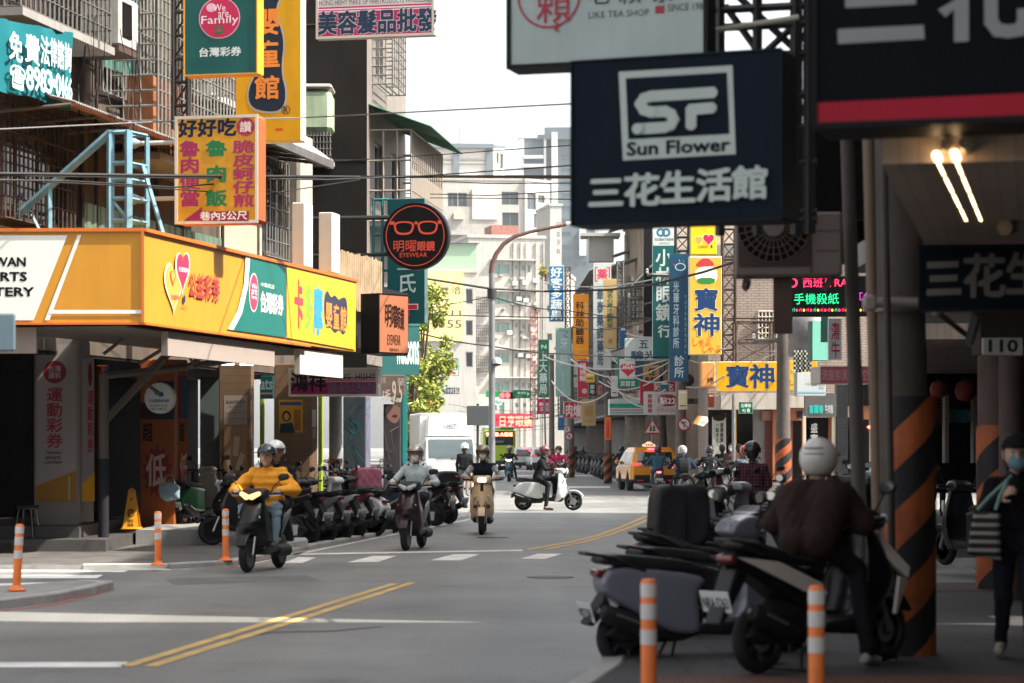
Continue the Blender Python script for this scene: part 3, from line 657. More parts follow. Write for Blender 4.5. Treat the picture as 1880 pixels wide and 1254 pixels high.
# ================================================================== SIGNS
def sign(name, label, q, d, a=0.0, th=0.18, face='#dddddd', side=None, items=(), cat='shop sign', group=None, frame=None, fw=0.0, arms=(), rough=0.35, facemat=None, corner=0.0, sub=()):
    """Box sign. q = (x0,y0,x1,y1): photo pixels of its face (left/right edge, top and bottom read at the left edge); d = distance of the left edge;
    a = azimuth. items are printed on the face in photo pixels; arms = (x,y) points on an edge where a steel arm of given length leaves."""
    x0, y0, x1, y1 = q; O = P(x0, y1, d); pl = Plane((O.x, O.y, 0), a)
    W, _ = pl.uv(x1, y0); Ht = (y1 - y0) / F * d; zb = O.z
    t = thing(name, label, cat, O, a, group)
    fm = facemat or paint(face, rough, streak=.16, var=.1); sm = paint(side, .5) if side else fm
    body = MB(); body.box(0, W, .003, th, 0, Ht, sm, bev=max(.012, corner))
    if frame:
        f_ = paint(frame, .4); w = fw
        for (A, B, C_, D_) in ((0, W, 0, w), (0, W, Ht - w, Ht), (0, w, w, Ht - w), (W - w, W, w, Ht - w)): body.box(A, B, -.012, .002, C_, D_, f_)
    body.build('sign_box', t)
    fc = MB(); e = max(.012, corner * .35) + fw * .5
    fc.quad((e, 0, e), (W - e, 0, e), (W - e, 0, Ht - e), (e, 0, Ht - e), fm)
    def U(px): return pl.uv(px, 500)[0]
    def V(px, py): return pl.uv(px, py)[1] - zb
    lay = 0
    for it in items:
        lay += 1; k = it[0]; y = -.002 - .0012 * lay
        if k == 't':      # text stretched to a rectangle
            _, s, a0, b0, a1, b1, c = it[:7]; bold = it[7] if len(it) > 7 else .02; cell = it[8] if len(it) > 8 else False
            put_text(fc, s, U(a0), V(a0, b1), U(a1), V(a0, b0), y, paint(c, rough), bold, cell)
        elif k == 'v':    # vertical column of characters
            _, s, a0, b0, a1, b1, c = it[:7]; bold = it[7] if len(it) > 7 else .03; n = len(s); hh = (b1 - b0) / n
            for i, ch in enumerate(s):
                put_text(fc, ch, U(a0), V(a0, b0 + hh * (i + .97)), U(a1), V(a0, b0 + hh * (i + .03)), y, paint(c, rough), bold, len(it) <= 8)
        elif k == 'r':
            _, a0, b0, a1, b1, c = it; fc.quad((U(a0), y, V(a0, b1)), (U(a1), y, V(a0, b1)), (U(a1), y, V(a0, b0)), (U(a0), y, V(a0, b0)), paint(c, rough))
        elif k == 'p':
            pts = [(U(x), V(x, yy)) for x, yy in it[1]]
            ar = sum(pts[i][0] * pts[(i + 1) % len(pts)][1] - pts[(i + 1) % len(pts)][0] * pts[i][1] for i in range(len(pts)))
            fc.flat(pts if ar > 0 else pts[::-1], y, paint(it[2], rough))
        elif k == 'e':    # ellipse
            _, cx, cy, rx, ry, c = it; uc, vc, ru, rv = U(cx), V(cx, cy), U(cx + rx) - U(cx), V(cx, cy - ry) - V(cx, cy)
            fc.flat([(uc + ru * cos(2 * PI * i / 32), vc + rv * sin(2 * PI * i / 32)) for i in range(32)], y, paint(c, rough))
        elif k == 'o':    # ring
            _, cx, cy, rx, ry, wd, c = it; uc, vc, ru, rv = U(cx), V(cx, cy), U(cx + rx) - U(cx), V(cx, cy - ry) - V(cx, cy); f2 = 1 - wd / rx
            for i in range(32):
                w0, w1 = 2 * PI * i / 32, 2 * PI * (i + 1) / 32
                fc.flat([(uc + ru * cos(w0) * f2, vc + rv * sin(w0) * f2), (uc + ru * cos(w0), vc + rv * sin(w0)), (uc + ru * cos(w1), vc + rv * sin(w1)), (uc + ru * cos(w1) * f2, vc + rv * sin(w1) * f2)], y, paint(c, rough))
        elif k == 'l':    # thick polyline
            _, pts, wpx, c = it; w = wpx / F * d / 2; Q = [Vector((U(x), V(x, yy))) for x, yy in pts]
            for i, (A, B) in enumerate(zip(Q[:-1], Q[1:])):
                tt = (B - A); L = tt.length
                if L < 1e-6: continue
                tt /= L; nn = Vector((-tt.y, tt.x)) * w; A2_ = A - tt * w * .5; B2_ = B + tt * w * .5
                fc.flat([tuple(A2_ - nn), tuple(B2_ - nn), tuple(B2_ + nn), tuple(A2_ + nn)], y - .0003 * (i % 3), paint(c, rough))
    fc.build('sign_face', t)
    if arms:
        am = MB()
        for (px, py, L) in arms:    # arm leaves sideways along the sign plane (L<0: to the left)
            u, v = U(px), V(px, py); am.tube([(u, th / 2, v), (u + L, th / 2, v)], .035, steel_rust, 8)
        am.build('bracket', t)
    return t, pl, W, Ht
def heart(cx, cy, w, h):
    return [(cx + w / 2 * (16 * sin(t) ** 3) / 16, cy - h / 2 * (13 * cos(t) - 5 * cos(2 * t) - 2 * cos(3 * t) - cos(4 * t)) / 15) for t in [2 * PI * i / 36 for i in range(36)]]
AP = -R(12.0)     # plane of signs that stand out from the left facades: square to the street
# ---- long yellow lottery awning: end box facing the camera + street face
ac = P(265, 592, 34.0); AX = math.atan2(10.5, 2.31)
t = thing('awning_sign', 'long yellow wraparound lottery awning with green and baby shop panels', 'shop sign', (ac.x, ac.y, ac.z), 0)
pe = Plane((ac.x, ac.y, 0), -R(2.0)); pf = Plane((ac.x, ac.y, 0), AX); zb = ac.z; AH = 167 / F * 34
Lf = pf.uv(655, 550)[0]; Te = MR(-R(2.0), 4, 'Z'); Tf = MR(AX, 4, 'Z')
yl = paint('#c98c2c', .45, streak=.12); yl2 = paint('#dab02e', .45, streak=.1); orr = paint('#c46a2c', .5); wht = paint('#e6e4dc', .45); grn = paint('#0f6b62', .4)
m = MB(); m.box(-4.2, -.01, .01, 1.6, 0, AH, yl, Te); m.box(.01, Lf, .02, 1.5, 0.0, AH, yl, Tf)
m.box(-4.2, .02, -.03, .1, AH, AH + .05, orr, Te); m.box(0, Lf + .02, -.03, .1, AH, AH + .05, orr, Tf); m.box(-4.2, .01, -.02, .05, -.03, 0, orr, Te); m.box(0, Lf * .73, -.02, .05, -.03, 0, orr, Tf)
m.box(-.04, .0, -.03, .0, 0, AH, orr, Te)
m.build('awning_box', t)
m = MB()
def eu(x): return pe.uv(x, 500)[0]
def ev(x, y): return pe.uv(x, y)[1] - zb
def ef(pts, c, k): m.flat([(eu(x), ev(x, y)) for x, y in pts], -.004 * k, c, Te)
ef([(-120, 588), (62, 588), (124, 432), (-120, 432)], wht, 1)
ef([(82, 588), (91, 588), (150, 431), (143, 431)], wht, 1); ef([(90, 576), (264, 576), (264, 569), (92, 569)], wht, 2)
for (s, x0, x1, y) in (('TAIWAN', -47, 47, 473), ('SPORTS', -54, 49, 500), ('LOTTERY', -68, 62, 528)):
    put_text(m, s, eu(x0), ev(x0, y + 16), eu(x1), ev(x0, y), -.008, paint('#15171a'), .045, T=Te)
m.build('awning_end_face', t); m = MB()
def fu(x): return pf.uv(x, 500)[0]
def fv(x, y): return pf.uv(x, y)[1] - zb
def ff(pts, c, k):
    q = [(fu(x), fv(x, y)) for x, y in pts]; ar = sum(q[i][0] * q[(i + 1) % len(q)][1] - q[(i + 1) % len(q)][0] * q[i][1] for i in range(len(q)))
    m.flat(q if ar > 0 else q[::-1], -.004 * k, c, Tf)
def ft(s, x0, y0, x1, y1, c, k, bold=.03, cell=False): put_text(m, s, fu(x0), fv(x0, y1), fu(x1), fv(x0, y0), -.004 * k, paint(c, .4), bold, cell, Tf)
ff([(418, 604), (436, 570), (448, 520), (451, 468), (459, 470), (455, 525), (444, 575), (428, 606)], wht, 1)
ff([(428, 606), (444, 575), (455, 525), (459, 470), (525, 485), (525, 620)], grn, 1)
ff([(526, 486), (654, 516), (651, 642), (526, 620)], yl2, 1)
for (cx, cy, w, h, c, k) in ((319, 522, 36, 100, '#f0e2cc', 1), (319, 522, 31, 92, '#f2a04a', 2), (334, 496, 27, 82, '#f0e2cc', 3), (334, 495, 23, 74, '#b02a50', 4)):
    ff(heart(cx, cy, w, h), paint(c, .35), k)
ff(heart(316, 510, 10, 32), paint('#c0392f'), 3); ff(heart(316, 508, 7, 24), paint('#f2a04a'), 4)
ft('公益彩券', 313, 540, 329, 549, '#d6483a', 3, .02); ft('社會福利', 326, 489, 343, 498, '#f3dfe0', 5, .02)
ff([(336, 545), (338, 541), (340, 545), (340, 556), (336, 556)], paint('#2a3350'), 1); ft('臺灣銀行', 332, 560, 345, 565, '#6a5a40', 1, 0)
for i, ch in enumerate('公益彩券'): 
    x = 347 + i * 14.2; ft(ch, x, 499 + i * 2.2, x + 13, 545 + i * 2.6, '#b5303a', 2, .03, True)
for (rx, ry, c, k) in ((8.5, 36, '#f0e2e2', 2), (7.6, 33, '#d22c58', 3)):
    ff([(465 + rx * cos(2 * PI * i / 28), 537 + ry * sin(2 * PI * i / 28)) for i in range(28)], paint(c, .3), k)
for (s, y) in (('We', 520), ('are', 531), ('Family', 541)): ft(s, 460, y, 470, y + 9, '#ffffff', 4, 0)
ft('中華民國', 478, 518, 503, 526, '#e8efe8', 2, .01); ft('台灣彩券', 478, 535, 519, 572, '#f2f5f0', 2, .04)
ft('卡', 540, 512, 556, 600, '#e0394a', 2, .05, True); ft('多', 559, 519, 574, 604, '#7fb43c', 2, .05, True); ft('摩', 575, 524, 592, 612, '#2f93c4', 2, .05, True)
ff(spoly([(595, 540), (601, 532), (607, 548), (614, 540), (621, 552), (628, 545), (637, 548), (637, 600), (630, 618), (622, 604), (614, 614), (606, 600), (598, 604), (594, 575)], 2), paint('#2b3448'), 2)
ft('嬰', 597, 553, 609, 600, '#f58a3c', 3, .03, True); ft('童', 611, 558, 622, 604, '#f58a3c', 3, .03, True); ft('館', 624, 562, 635, 608, '#f58a3c', 3, .03, True)
m.build('awning_street_face', t)
m = MB(); m.box(0.1, Lf - .1, .3, 2.6, -.06, -.04, paint('#7a7068'), Tf)
m.box(1.2, 6.2, .1, .2, -.42, -.07, paint('#9c9088', .7), Tf); m.box(7.6, 10.2, .1, .2, -.5, -.07, paint('#cfc6b8', .7), Tf); m.box(-4.2, -1.6, .3, .4, -.42, -.05, paint('#9c9088', .7), Te); m.build('soffit', t)
# green "family" lottery sign, yellow baby shop sign, noodle sign, make up sign
t, pl, W, Ht = sign('lottery_sign', 'dark green square lottery sign with a round pink family badge', (337, -70, 473, 140), 36.5, AP, .3, '#0d5550', '#f0b02c', [
    ('e', 403, 33, 38, 38, '#e8b8c4'), ('e', 403, 33, 36.5, 36.5, '#c62350'), ('e', 388, 14, 9, 8, '#eab6c2'),
    ('t', 'We', 392, 8, 414, 21, '#f6e9ec', 0), ('t', 'are', 401, 22, 420, 33, '#f6e9ec', 0), ('t', 'Family', 370, 30, 438, 49, '#f6e9ec', 0),
    ('r', 395, 49, 410, 62, '#1c6e44'), ('o', 402.5, 55, 4, 4, 2, '#c62350'), ('t', '台灣彩券', 365, 88, 442, 105, '#dfe6df', .03, True)], frame='#d9962e', fw=.02)
t, pl, W, Ht = sign('baby_shop_sign', 'tall yellow baby shop sign with a dark blue bubble and orange characters', (432, -160, 553, 262), 40.5, AP, .28, '#e2a814', '#d8d4cc', [
    ('p', spoly([(455, -160), (515, -160), (526, -20), (505, 20), (526, 70), (518, 130), (530, 170), (522, 205), (490, 210), (456, 200), (452, 165), (470, 130), (462, 60)], 2), '#b9b5b0'),
    ('p', spoly([(458, -160), (512, -160), (523, -20), (502, 20), (523, 70), (515, 130), (526, 170), (519, 202), (490, 206), (459, 197), (455, 165), (473, 130), (465, 60)], 2), '#2c3543'),
    ('v', '嬰', 470, 14, 513, 66, '#f5913a', .035), ('v', '童', 472, 74, 514, 126, '#f5913a', .035), ('v', '館', 468, 138, 514, 184, '#f5913a', .035),
    ('o', 525, 202, 8, 8, 1.2, '#2c3543'), ('t', 'R', 521, 197, 529, 207, '#2c3543', .02), ('t', '嬰', 482, -60, 520, -10, '#f5913a', .03), ('r', 506, 236, 519, 240, '#d33b34')])
t, pl, W, Ht = sign('food_sign', 'yellow snack stall sign with purple and green dish names and an orange side', (321, 214, 474, 412), 37.0, AP, .42, '#dea022', '#d85a30', [
    ('t', '好好吃', 328, 220, 432, 252, '#1f2a45', .05, True), ('e', 451, 233, 17, 17, '#b12c58'), ('t', '讚', 440, 223, 462, 243, '#f2e2d2', .02, True),
    ('v', '魯肉便當', 330, 258, 367, 380, '#a82a5c', .04), ('v', '魯', 378, 257, 417, 288, '#1c7c48', .04), ('v', '肉', 378, 303, 417, 336, '#1c7c48', .04), ('v', '飯', 378, 348, 417, 380, '#1c7c48', .04),
    ('v', '脆皮蚵仔煎', 428, 257, 467, 381, '#a82a5c', .035), ('p', [(338, 406), (371, 380), (371, 388), (457, 388), (457, 406)], '#9c2350'), ('t', '巷內5公尺', 368, 389, 454, 405, '#f4efe2', .03)],
    frame='#ded6c8', fw=.045, corner=.05)
am = MB()
for v in (1.28, .42): am.tube([(0, .2, v), (-.62, .2, v)], .035, paint('#cfccc6', .4), 10); am.lathe([(.03, 0), (.09, .12)], paint('#8fa3ad', .5), 12, MT((-.62, .2, v)) @ MR(R(90), 4, 'Y') @ MR(R(180), 4, 'X'))
am.build('bracket', t)
sign('wholesale_sign', 'white and pink make up wholesale sign hung high on the left', (580, -60, 797, 72), 50.0, AP, .25, '#d8d0d0', '#c9c2b8', [
    ('r', 584, 14, 795, 68, '#c02a62'), ('r', 584, 17, 795, 19.5, '#ead8da'), ('r', 584, 21.5, 795, 23.5, '#ead8da'),
    ('t', 'HONG HISHY MAKE UP HARTRODUCTS WHOLESALE', 586, 1, 794, 11, '#4a4650', 0), ('t', '美容髮品批發', 584, 22, 798, 64, '#c9b9c2', .09, True), ('t', '美容髮品批發', 584, 22, 798, 64, '#233a52', .045, True)], frame='#c9c2b4', fw=.05)
# big support behind the upper signs
t = thing('sign_support', 'dark steel lattice post holding the green lottery sign', 'sign frame', P(330, 230, 36.9), AP)
g = MB()
for x in (-.24, .0): g.bar((x, .4, -.0), (x, .4, 3.0), .06, frame_dark)
for k in range(9): g.bar((-.24, .4, k * .36), (0, .4, k * .36), .04, frame_dark); g.bar((-.24, .4, k * .36), (0, .4, k * .36 + .36), .025, frame_dark)
g.bar((0, .4, 1.0), (1.2, .4, 1.0), .05, frame_dark); g.build('lattice', t)
t = thing('sign_support', 'light blue welded steel frame bracing the yellow snack stall sign', 'sign frame', P(200, 430, 36.2), AP)
bl = M('blue_steel', (.17, .33, .42), .55, .1, var=.3, scale=4); g = MB(); sc = 36.2 / F
def sb(x0, y0, x1, y1, w=.07, yo=0.0, yo2=None): g.bar(((x0 - 200) * sc, yo, (430 - y0) * sc), ((x1 - 200) * sc, yo if yo2 is None else yo2, (430 - y1) * sc), w, bl)
for x in (203, 238): sb(x, 430, x, 240, .09)
for x in (217, 251): sb(x, 430, x, 246, .06, .5)
for y in (243, 300, 330, 365, 405): sb(203, y, 238, y, .05); sb(217, y, 251, y, .04, .5); sb(238, y, 251, y, .04, 0, .5)
sb(203, 243, 0, 408, .09); sb(84, 430, 84, 340, .06); sb(251, 300, 292, 430, .05, .3); sb(203, 365, 238, 405, .04); sb(0, 345, 46, 430, .04, .5)
g.build('frame', t)
# teal legal-advice banner on the balcony, with slack lower edge
x0, y0 = 0, 0; PBn = Plane(Vector(OB1) + PB1.n * .8, AL); uA, vA = PBn.uv(-20, 30); uB, vB = PBn.uv(130, 60); vC = PBn.uv(-20, 158)[1]; vD = PBn.uv(130, 203)[1]
t = thing('banner', 'teal fabric banner offering free legal advice with a telephone number', 'banner', OB1, AL)
g = MB(); n = 26; V = []; teal = paint('#0a6870', .75)
yb_ = -.8
for i in range(n + 1):
    for j in range(9):
        s, r_ = i / n, j / 8; u = uA + (uB - uA) * s; vt = vA + (vB - vA) * s; vb = vC + (vD - vC) * s - .03 * sin(s * 9)
        V.append((u, yb_ + .035 * sin(s * 14 + r_ * 3) * r_ + .02 * sin(s * 31) * r_, vb + (vt - vb) * r_))
g.add(V, [(i * 9 + j, (i + 1) * 9 + j, (i + 1) * 9 + j + 1, i * 9 + j + 1) for i in range(n) for j in range(8)], teal, True)
def bt(s, x0, y0, x1, y1, dy, bold=.025):
    a, d_ = PBn.uv(x0, y0); c, _ = PBn.uv(x1, y1); b_ = PBn.uv(x0, y1)[1]; put_text(g, s, a, b_, c, d_, yb_ - .09, paint('#c9d2d0'), bold, True)
for i, ch in enumerate('免費法律諮詢'): x = [6, 35, 64, 82, 95, 108][i]; x1 = [31, 63, 81, 94, 107, 121][i]; bt(ch, x, 54 + i * 4.5, x1, 108 + i * 4.2, 0)
for i, ch in enumerate('☎8983-0466'):
    x = [8, 38, 52, 64, 75, 85, 92, 101, 108, 115][i]; x1 = [36, 51, 63, 74, 85, 91, 101, 107, 115, 122][i]
    a, d_ = PBn.uv(x, 116 + i * 3); c, _ = PBn.uv(x1, 116); b_ = PBn.uv(x, 160 + i * 2.5)[1]
    if ch == '-': b_, d_ = (b_ + d_) / 2 - .04, (b_ + d_) / 2 + .04
    put_text(g, ch, a, b_, c, d_, yb_ - .09, paint('#c9d2d0'), .03)
g.build('cloth', t)
# black eyewear roundel
O = P(702, 434, 52.0); t = thing('round_sign', 'round black eyewear sign with orange spectacles and characters', 'shop sign', O, AP); r_ = 62 / F * 52
ob = paint('#171519', .4); og = paint('#e4573f', .4)
Tc = MT((r_, .0, 0)) @ MR(R(90), 4, 'X')
m = MB(); m.lathe([(r_ - .02, .0), (r_, -.03), (r_, -.26), (r_ - .02, -.29)], ob, 48, Tc); m.build('sign_box', t)
m = MB(); k_ = 52 / F
def ring(cx, cz, r0, r1, y, mat, n=48, sx=1.0):
    for i in range(n):
        a, b = 2 * PI * i / n, 2 * PI * (i + 1) / n
        m.flat([(cx + r0 * sx * cos(a), cz + r0 * sin(a)), (cx + r1 * sx * cos(a), cz + r1 * sin(a)), (cx + r1 * sx * cos(b), cz + r1 * sin(b)), (cx + r0 * sx * cos(b), cz + r0 * sin(b))], y, mat)
m.flat([(r_ + (r_ - .015) * cos(2 * PI * i / 48), (r_ - .015) * sin(2 * PI * i / 48)) for i in range(48)], -.002, ob)
ring(r_, 0, 54 * k_, 55.5 * k_, -.006, og)
def pz(x, y): return (r_ + (x - 764) * k_, (434 - y) * k_)
for cx in (743, 788):
    o_ = spoly([pz(cx - 20, 407), pz(cx + 20, 407), pz(cx + 18, 425), pz(cx + 10, 432), pz(cx - 10, 432), pz(cx - 18, 425)], 2)
    c_ = pz(cx, 418); i_ = [(c_[0] + (x - c_[0]) * .8, c_[1] + (z - c_[1]) * .74) for x, z in o_]
    for i in range(len(o_)):
        j = (i + 1) % len(o_); m.flat([o_[j], o_[i], i_[i], i_[j]][::-1] if False else [i_[i], i_[j], o_[j], o_[i]], -.006, og); m.flat([o_[i], o_[j], i_[j], i_[i]], -.007, og)
for q in ([(763, 408), (769, 408), (769, 413), (763, 413)], [(716, 407), (726, 407), (724, 413), (716, 413)], [(806, 407), (814, 407), (814, 413), (808, 413)]):
    m.flat([pz(*p) for p in q][::-1], -.008, og)
def rt(s, x0, y0, x1, y1, bold=.02, cell=False): a = pz(x0, y1); b = pz(x1, y0); put_text(m, s, a[0], a[1], b[0], b[1], -.007, og, bold, cell)
rt('明曜', 722, 441, 767, 463, .0, True); rt('眼鏡', 768, 444, 801, 462, .03, True); rt('EYEWEAR', 735, 465, 787, 473, .0)
m.build('sign_face', t)
m = MB(); m.tube([(-2.4, .15, .42), (.1, .15, .42)], .05, frame_dark, 8); m.tube([(-2.4, .15, -.38), (.15, .15, -.38)], .04, frame_dark, 8); m.build('bracket', t)
# teal pharmacy blade sign with its frame, teal canopy fascia, black fascia and copper eyewear box
t, pl, W, Ht = sign('blade_sign', 'tall teal pharmacy blade sign with a white character and red cross', (711, 365, 780, 594), 55.5, AP, .3, '#0a5357', '#4a6664', [
    ('t', '氏', 730, 502, 764, 538, '#b9d0cc', .02, True), ('l', [(730, 494), (762, 494)], 3, '#9fbcb8'), ('r', 746, 549, 752, 580, '#c62346'), ('r', 740, 558, 768, 569, '#e3e0dc'), ('r', 743, 559.5, 766, 568, '#c62346')])
g = MB(); tl = M('teal_steel', (.02, .19, .2), .5, .1, var=.2)
for x in (-.35, -.14): g.bar((x, .1, -.2), (x, .1, Ht + .02), .05, tl)
for k in range(8): g.bar((-.35, .1, k * Ht / 7), (0, .1, k * Ht / 7), .04, tl)
g.build('frame', t)
# white upright boards, bamboo screen
for (x0, y0, x1, y1, d, lab) in ((536, 372, 559, 489, 41.5, 'blank white upright sign board, nearer and taller of the two above the baby shop panel'), (585, 390, 610, 500, 43.5, 'blank white upright sign board, shorter one beside the bamboo screen')):
    sign('upright_board', lab, (x0, y0, x1, y1), d, AP, .5, '#c9c8c2', '#ded8cc', cat='sign board')
t = thing('bamboo_screen', 'weathered bamboo picket screen above the black eyewear fascia', 'fence', P(612, 512, 44.0), AX); g = MB(); bam = M('bamboo', (.36, .26, .16), .7, var=.35, scale=3)
pb = Plane(P(612, 512, 44.0), AX); Wb = pb.uv(702, 500)[0]
for i in range(26):
    u = Wb * i / 26; g.box(u, u + Wb / 26 - .015, 0, .03, -.5, .55 + .05 * random.random(), bam)
for v in (-.1, .3): g.box(0, Wb, .03, .07, v, v + .05, bam)
g.build('pickets', t)
O = P(652, 640, 46.0); pk = Plane(O, AX); t = thing('fascia_sign', 'black ribbed eyewear shop fascia with a lit copper lettered box', 'shop sign', O, AX); zb2 = O.z
Wk = pk.uv(748, 600)[0]; vt = pk.uv(655, 517)[1] - zb2
g = MB(); g.box(0, Wk, 0, .6, 0, vt, paint('#232326', .6)); ribbed_wall(g, 0, Wk, .02, vt - .02, -.005, paint('#2a2a2c', .6), .12, .012); g.build('fascia', t)
PC = Plane(P(697, 646, 45.0), R(52)); O3 = P(697, 646, 45.0)
t2 = thing('eyewear_sign', 'copper coloured boxed eyewear sign with dark brush lettering under the round sign', 'shop sign', O3, R(52)); g = MB(); wC = PC.uv(749, 600)[0]; hC = (646 - 541) / F * 45
g.box(-.02, wC + .02, .01, .45, -.03, hC + .03, ob); g.build('sign_box', t2); g = MB()
g.quad((0, 0, 0), (wC, 0, 0), (wC, 0, hC), (0, 0, hC), paint('#a4684c', .5))
def ct(s, x0, y0, x1, y1, bold=.01, cell=False): put_text(g, s, PC.uv(x0, y0)[0], PC.uv(x0, y1)[1] - O3.z, PC.uv(x1, y0)[0], PC.uv(x0, y0)[1] - O3.z, -.005, paint('#2a1a18'), bold, cell)
for i, ch in enumerate('明曜眼鏡'): x = [706, 719, 728, 735][i]; ct(ch, x, 556 + i * 3, x + [13, 10, 7, 7][i], 600 + i * 2, .02, True)
ct('EYEWEAR', 711, 614, 735, 633, 0); ct('眼鏡專賣店', 715, 639, 732, 645, 0)
g.build('sign_face', t2)
# teal corner canopy with white lettering
O = P(744, 688, 59.5); PW = Plane(O, R(38)); t = thing('canopy_sign', 'pale teal drugstore corner fascia with cut off white lettering', 'shop sign', O, R(38)); g = MB(); wW = PW.uv(770, 640)[0]; hW = (688 - 598) / F * 59.5
tealp = paint('#1f5452', .5, streak=.15); g.box(-.9, wW, .005, 1.6, 0, hW, tealp); g.box(-.9, wW + .02, -.01, .3, hW, hW + .06, paint('#2d6664')); g.build('fascia', t); g = MB()
put_text(g, 'watsons', PW.uv(727, 660)[0], PW.uv(746, 668)[1] - O.z, PW.uv(769, 660)[0], PW.uv(746, 620)[1] - O.z, -.003, paint('#dff0ee'), .02); g.build('sign_face', t)
# hanging cosmetics sign under the awning, small roundel, watsons hanger
sign('cosmetics_sign', 'white and purple hanging cosmetics sign with bold black brush characters', (530, 676, 695, 728), 46.0, AP, .2, '#b9b4b0', '#d9d2c4', [
    ('r', 534, 702, 692, 724, '#8e1f58'), ('r', 534, 693, 692, 695.5, '#9a2b5e'), ('r', 534, 698, 692, 699.5, '#9a2b5e'), ('t', '鴻祥', 534, 683, 598, 719, '#14121a', .03, True),
    ('t', 'HONG  HISHY', 604, 686, 690, 697, '#2a2830', 0), ('t', '化妝品香水製品批發', 602, 704, 692, 722, '#bdaab6', .05, True), ('t', '化妝品香水製品批發', 602, 704, 692, 722, '#3a2d5a', .02, True)], frame='#cbc4b6', fw=.04)
sign('hanging_sign', 'small teal drugstore sign hanging in the shade of the arcade', (478, 690, 500, 732), 47.0, AP, .15, '#1b6d70', None, [('t', 'ats', 479, 698, 500, 715, '#b9d2d0', .03), ('r', 478, 721, 500, 723.5, '#b8c4c4'), ('r', 478, 724, 500, 726, '#a02c3c')])
O = P(265, 731, 38.6); t = thing('round_sign', 'small round white dental clinic sign with a green and blue emblem under the awning', 'shop sign', O, AP); r2 = 28.5 / F * 38.6; m = MB()
Tc2 = MT((r2, 0, 0)) @ MR(R(90), 4, 'X'); m.lathe([(r2, 0), (r2, -.12)], paint('#c9c6c0'), 32, Tc2); m.build('sign_box', t); m = MB()
m.flat([(r2 + (r2 - .01) * cos(2 * PI * i / 32), (r2 - .01) * sin(2 * PI * i / 32)) for i in range(32)], -.002, paint('#dcdcd8'))
s_ = 38.6 / F
def dz(x, y): return (r2 + (x - 293.5) * s_, (731 - y) * s_)
for (cx, cy, rr, c) in ((290, 721, 6, '#5b9a3a'), (297, 724, 6, '#2f6f9a'), (287, 718, 3.5, '#5b9a3a')):
    c0 = dz(cx, cy); m.flat([(c0[0] + rr * s_ * cos(2 * PI * i / 20), c0[1] + rr * s_ * .8 * sin(2 * PI * i / 20)) for i in range(20)], -.004 - rr * .0002, paint(c))
for (s, x0, y0, x1, y1) in (('文安國際美容網', 273, 733, 313, 739), ('02-2979 29 29', 276, 743, 310, 747), ('0917-080-61', 279, 749, 308, 753)):
    a, b = dz(x0, y1), dz(x1, y0); put_text(m, s, a[0], a[1], b[0], b[1], -.005, paint('#2f5a86'), .02)
m.build('sign_face', t)
# ================================================================== LEFT ARCADE (ground floor shops)
def column(name, label, px0, px1, ytop, d, a, dep, mat, zb=0.06, items=(), cat='column', bands=(), parts=()):
    """Shop column / panel standing on the arcade floor; printed faces on its front."""
    O = P(px0, 820, d); O.z = zb; pl = Plane(O, a); W = pl.uv(px1, 700)[0]; Ht = pl.uv(px0, ytop)[1] - zb
    t = thing(name, label, cat, O, a); m = MB(); m.box(0, W, 0, dep, 0, Ht, mat, bev=.015); m.build('shaft', t)
    if items:
        m = MB()
        for k, it in enumerate(items):
            y = -.004 - .0015 * k
            U = lambda x: pl.uv(x, 700)[0]; V = lambda x, yy: pl.uv(x, yy)[1] - zb
            if it[0] == 'r': _, a0, b0, a1, b1, c = it; m.quad((U(a0), y, V(a0, b1)), (U(a1), y, V(a0, b1)), (U(a1), y, V(a0, b0)), (U(a0), y, V(a0, b0)), paint(c, .5) if isinstance(c, str) else c)
            elif it[0] == 'p':
                q = [(U(x), V(x, yy)) for x, yy in it[1]]; ar = sum(q[i][0] * q[(i + 1) % len(q)][1] - q[(i + 1) % len(q)][0] * q[i][1] for i in range(len(q))); m.flat(q if ar > 0 else q[::-1], y, paint(it[2], .5))
            elif it[0] == 'v':
                _, s, a0, b0, a1, b1, c = it[:7]; h_ = (b1 - b0) / len(s)
                for i, ch in enumerate(s): put_text(m, ch, U(a0), V(a0, b0 + h_ * (i + .96)), U(a1), V(a0, b0 + h_ * (i + .04)), y, paint(c, .5), .03, True)
            elif it[0] == 't': _, s, a0, b0, a1, b1, c = it[:7]; put_text(m, s, U(a0), V(a0, b1), U(a1), V(a0, b0), y, paint(c, .5), it[7] if len(it) > 7 else .03)
            elif it[0] == 'e':
                _, cx, cy, rx, ry, c = it; m.flat([(U(cx) + (U(cx + rx) - U(cx)) * cos(2 * PI * i / 28), V(cx, cy) + (V(cx, cy - ry) - V(cx, cy)) * sin(2 * PI * i / 28)) for i in range(28)], y, paint(c, .5))
        m.build('printed_panel', t)
    return t, pl, W, Ht
pal = paint('#a79a98', .6); padr = '#7d1f2c'
column('pillar', 'pale lottery pillar with a red roundel and vertical red characters facing the camera', 62, 146, 600, 38.2, -R(3), .75, paint('#8a807b', .7), .06, [
    ('r', 67, 632, 140, 920, '#9c9492'), ('e', 101, 683, 21, 21, padr), ('t', '台灣', 89, 671, 112, 683, '#b8a8a6', .02), ('t', '運彩', 89, 684, 112, 695, '#b8a8a6', .02), ('v', '運動彩券', 86, 710, 115, 823, '#9a2838'),
    ('t', 'TAIWAN', 84, 829, 112, 834, '#1c1a1c'), ('t', 'SPORTS', 84, 838, 112, 843, '#1c1a1c'), ('t', 'LOTTERY', 84, 847, 115, 852, '#1c1a1c'),
    ('p', [(67, 892), (140, 864), (140, 920), (67, 920)], '#a06f12'), ('r', 126, 874, 129, 918, '#b9a890')])
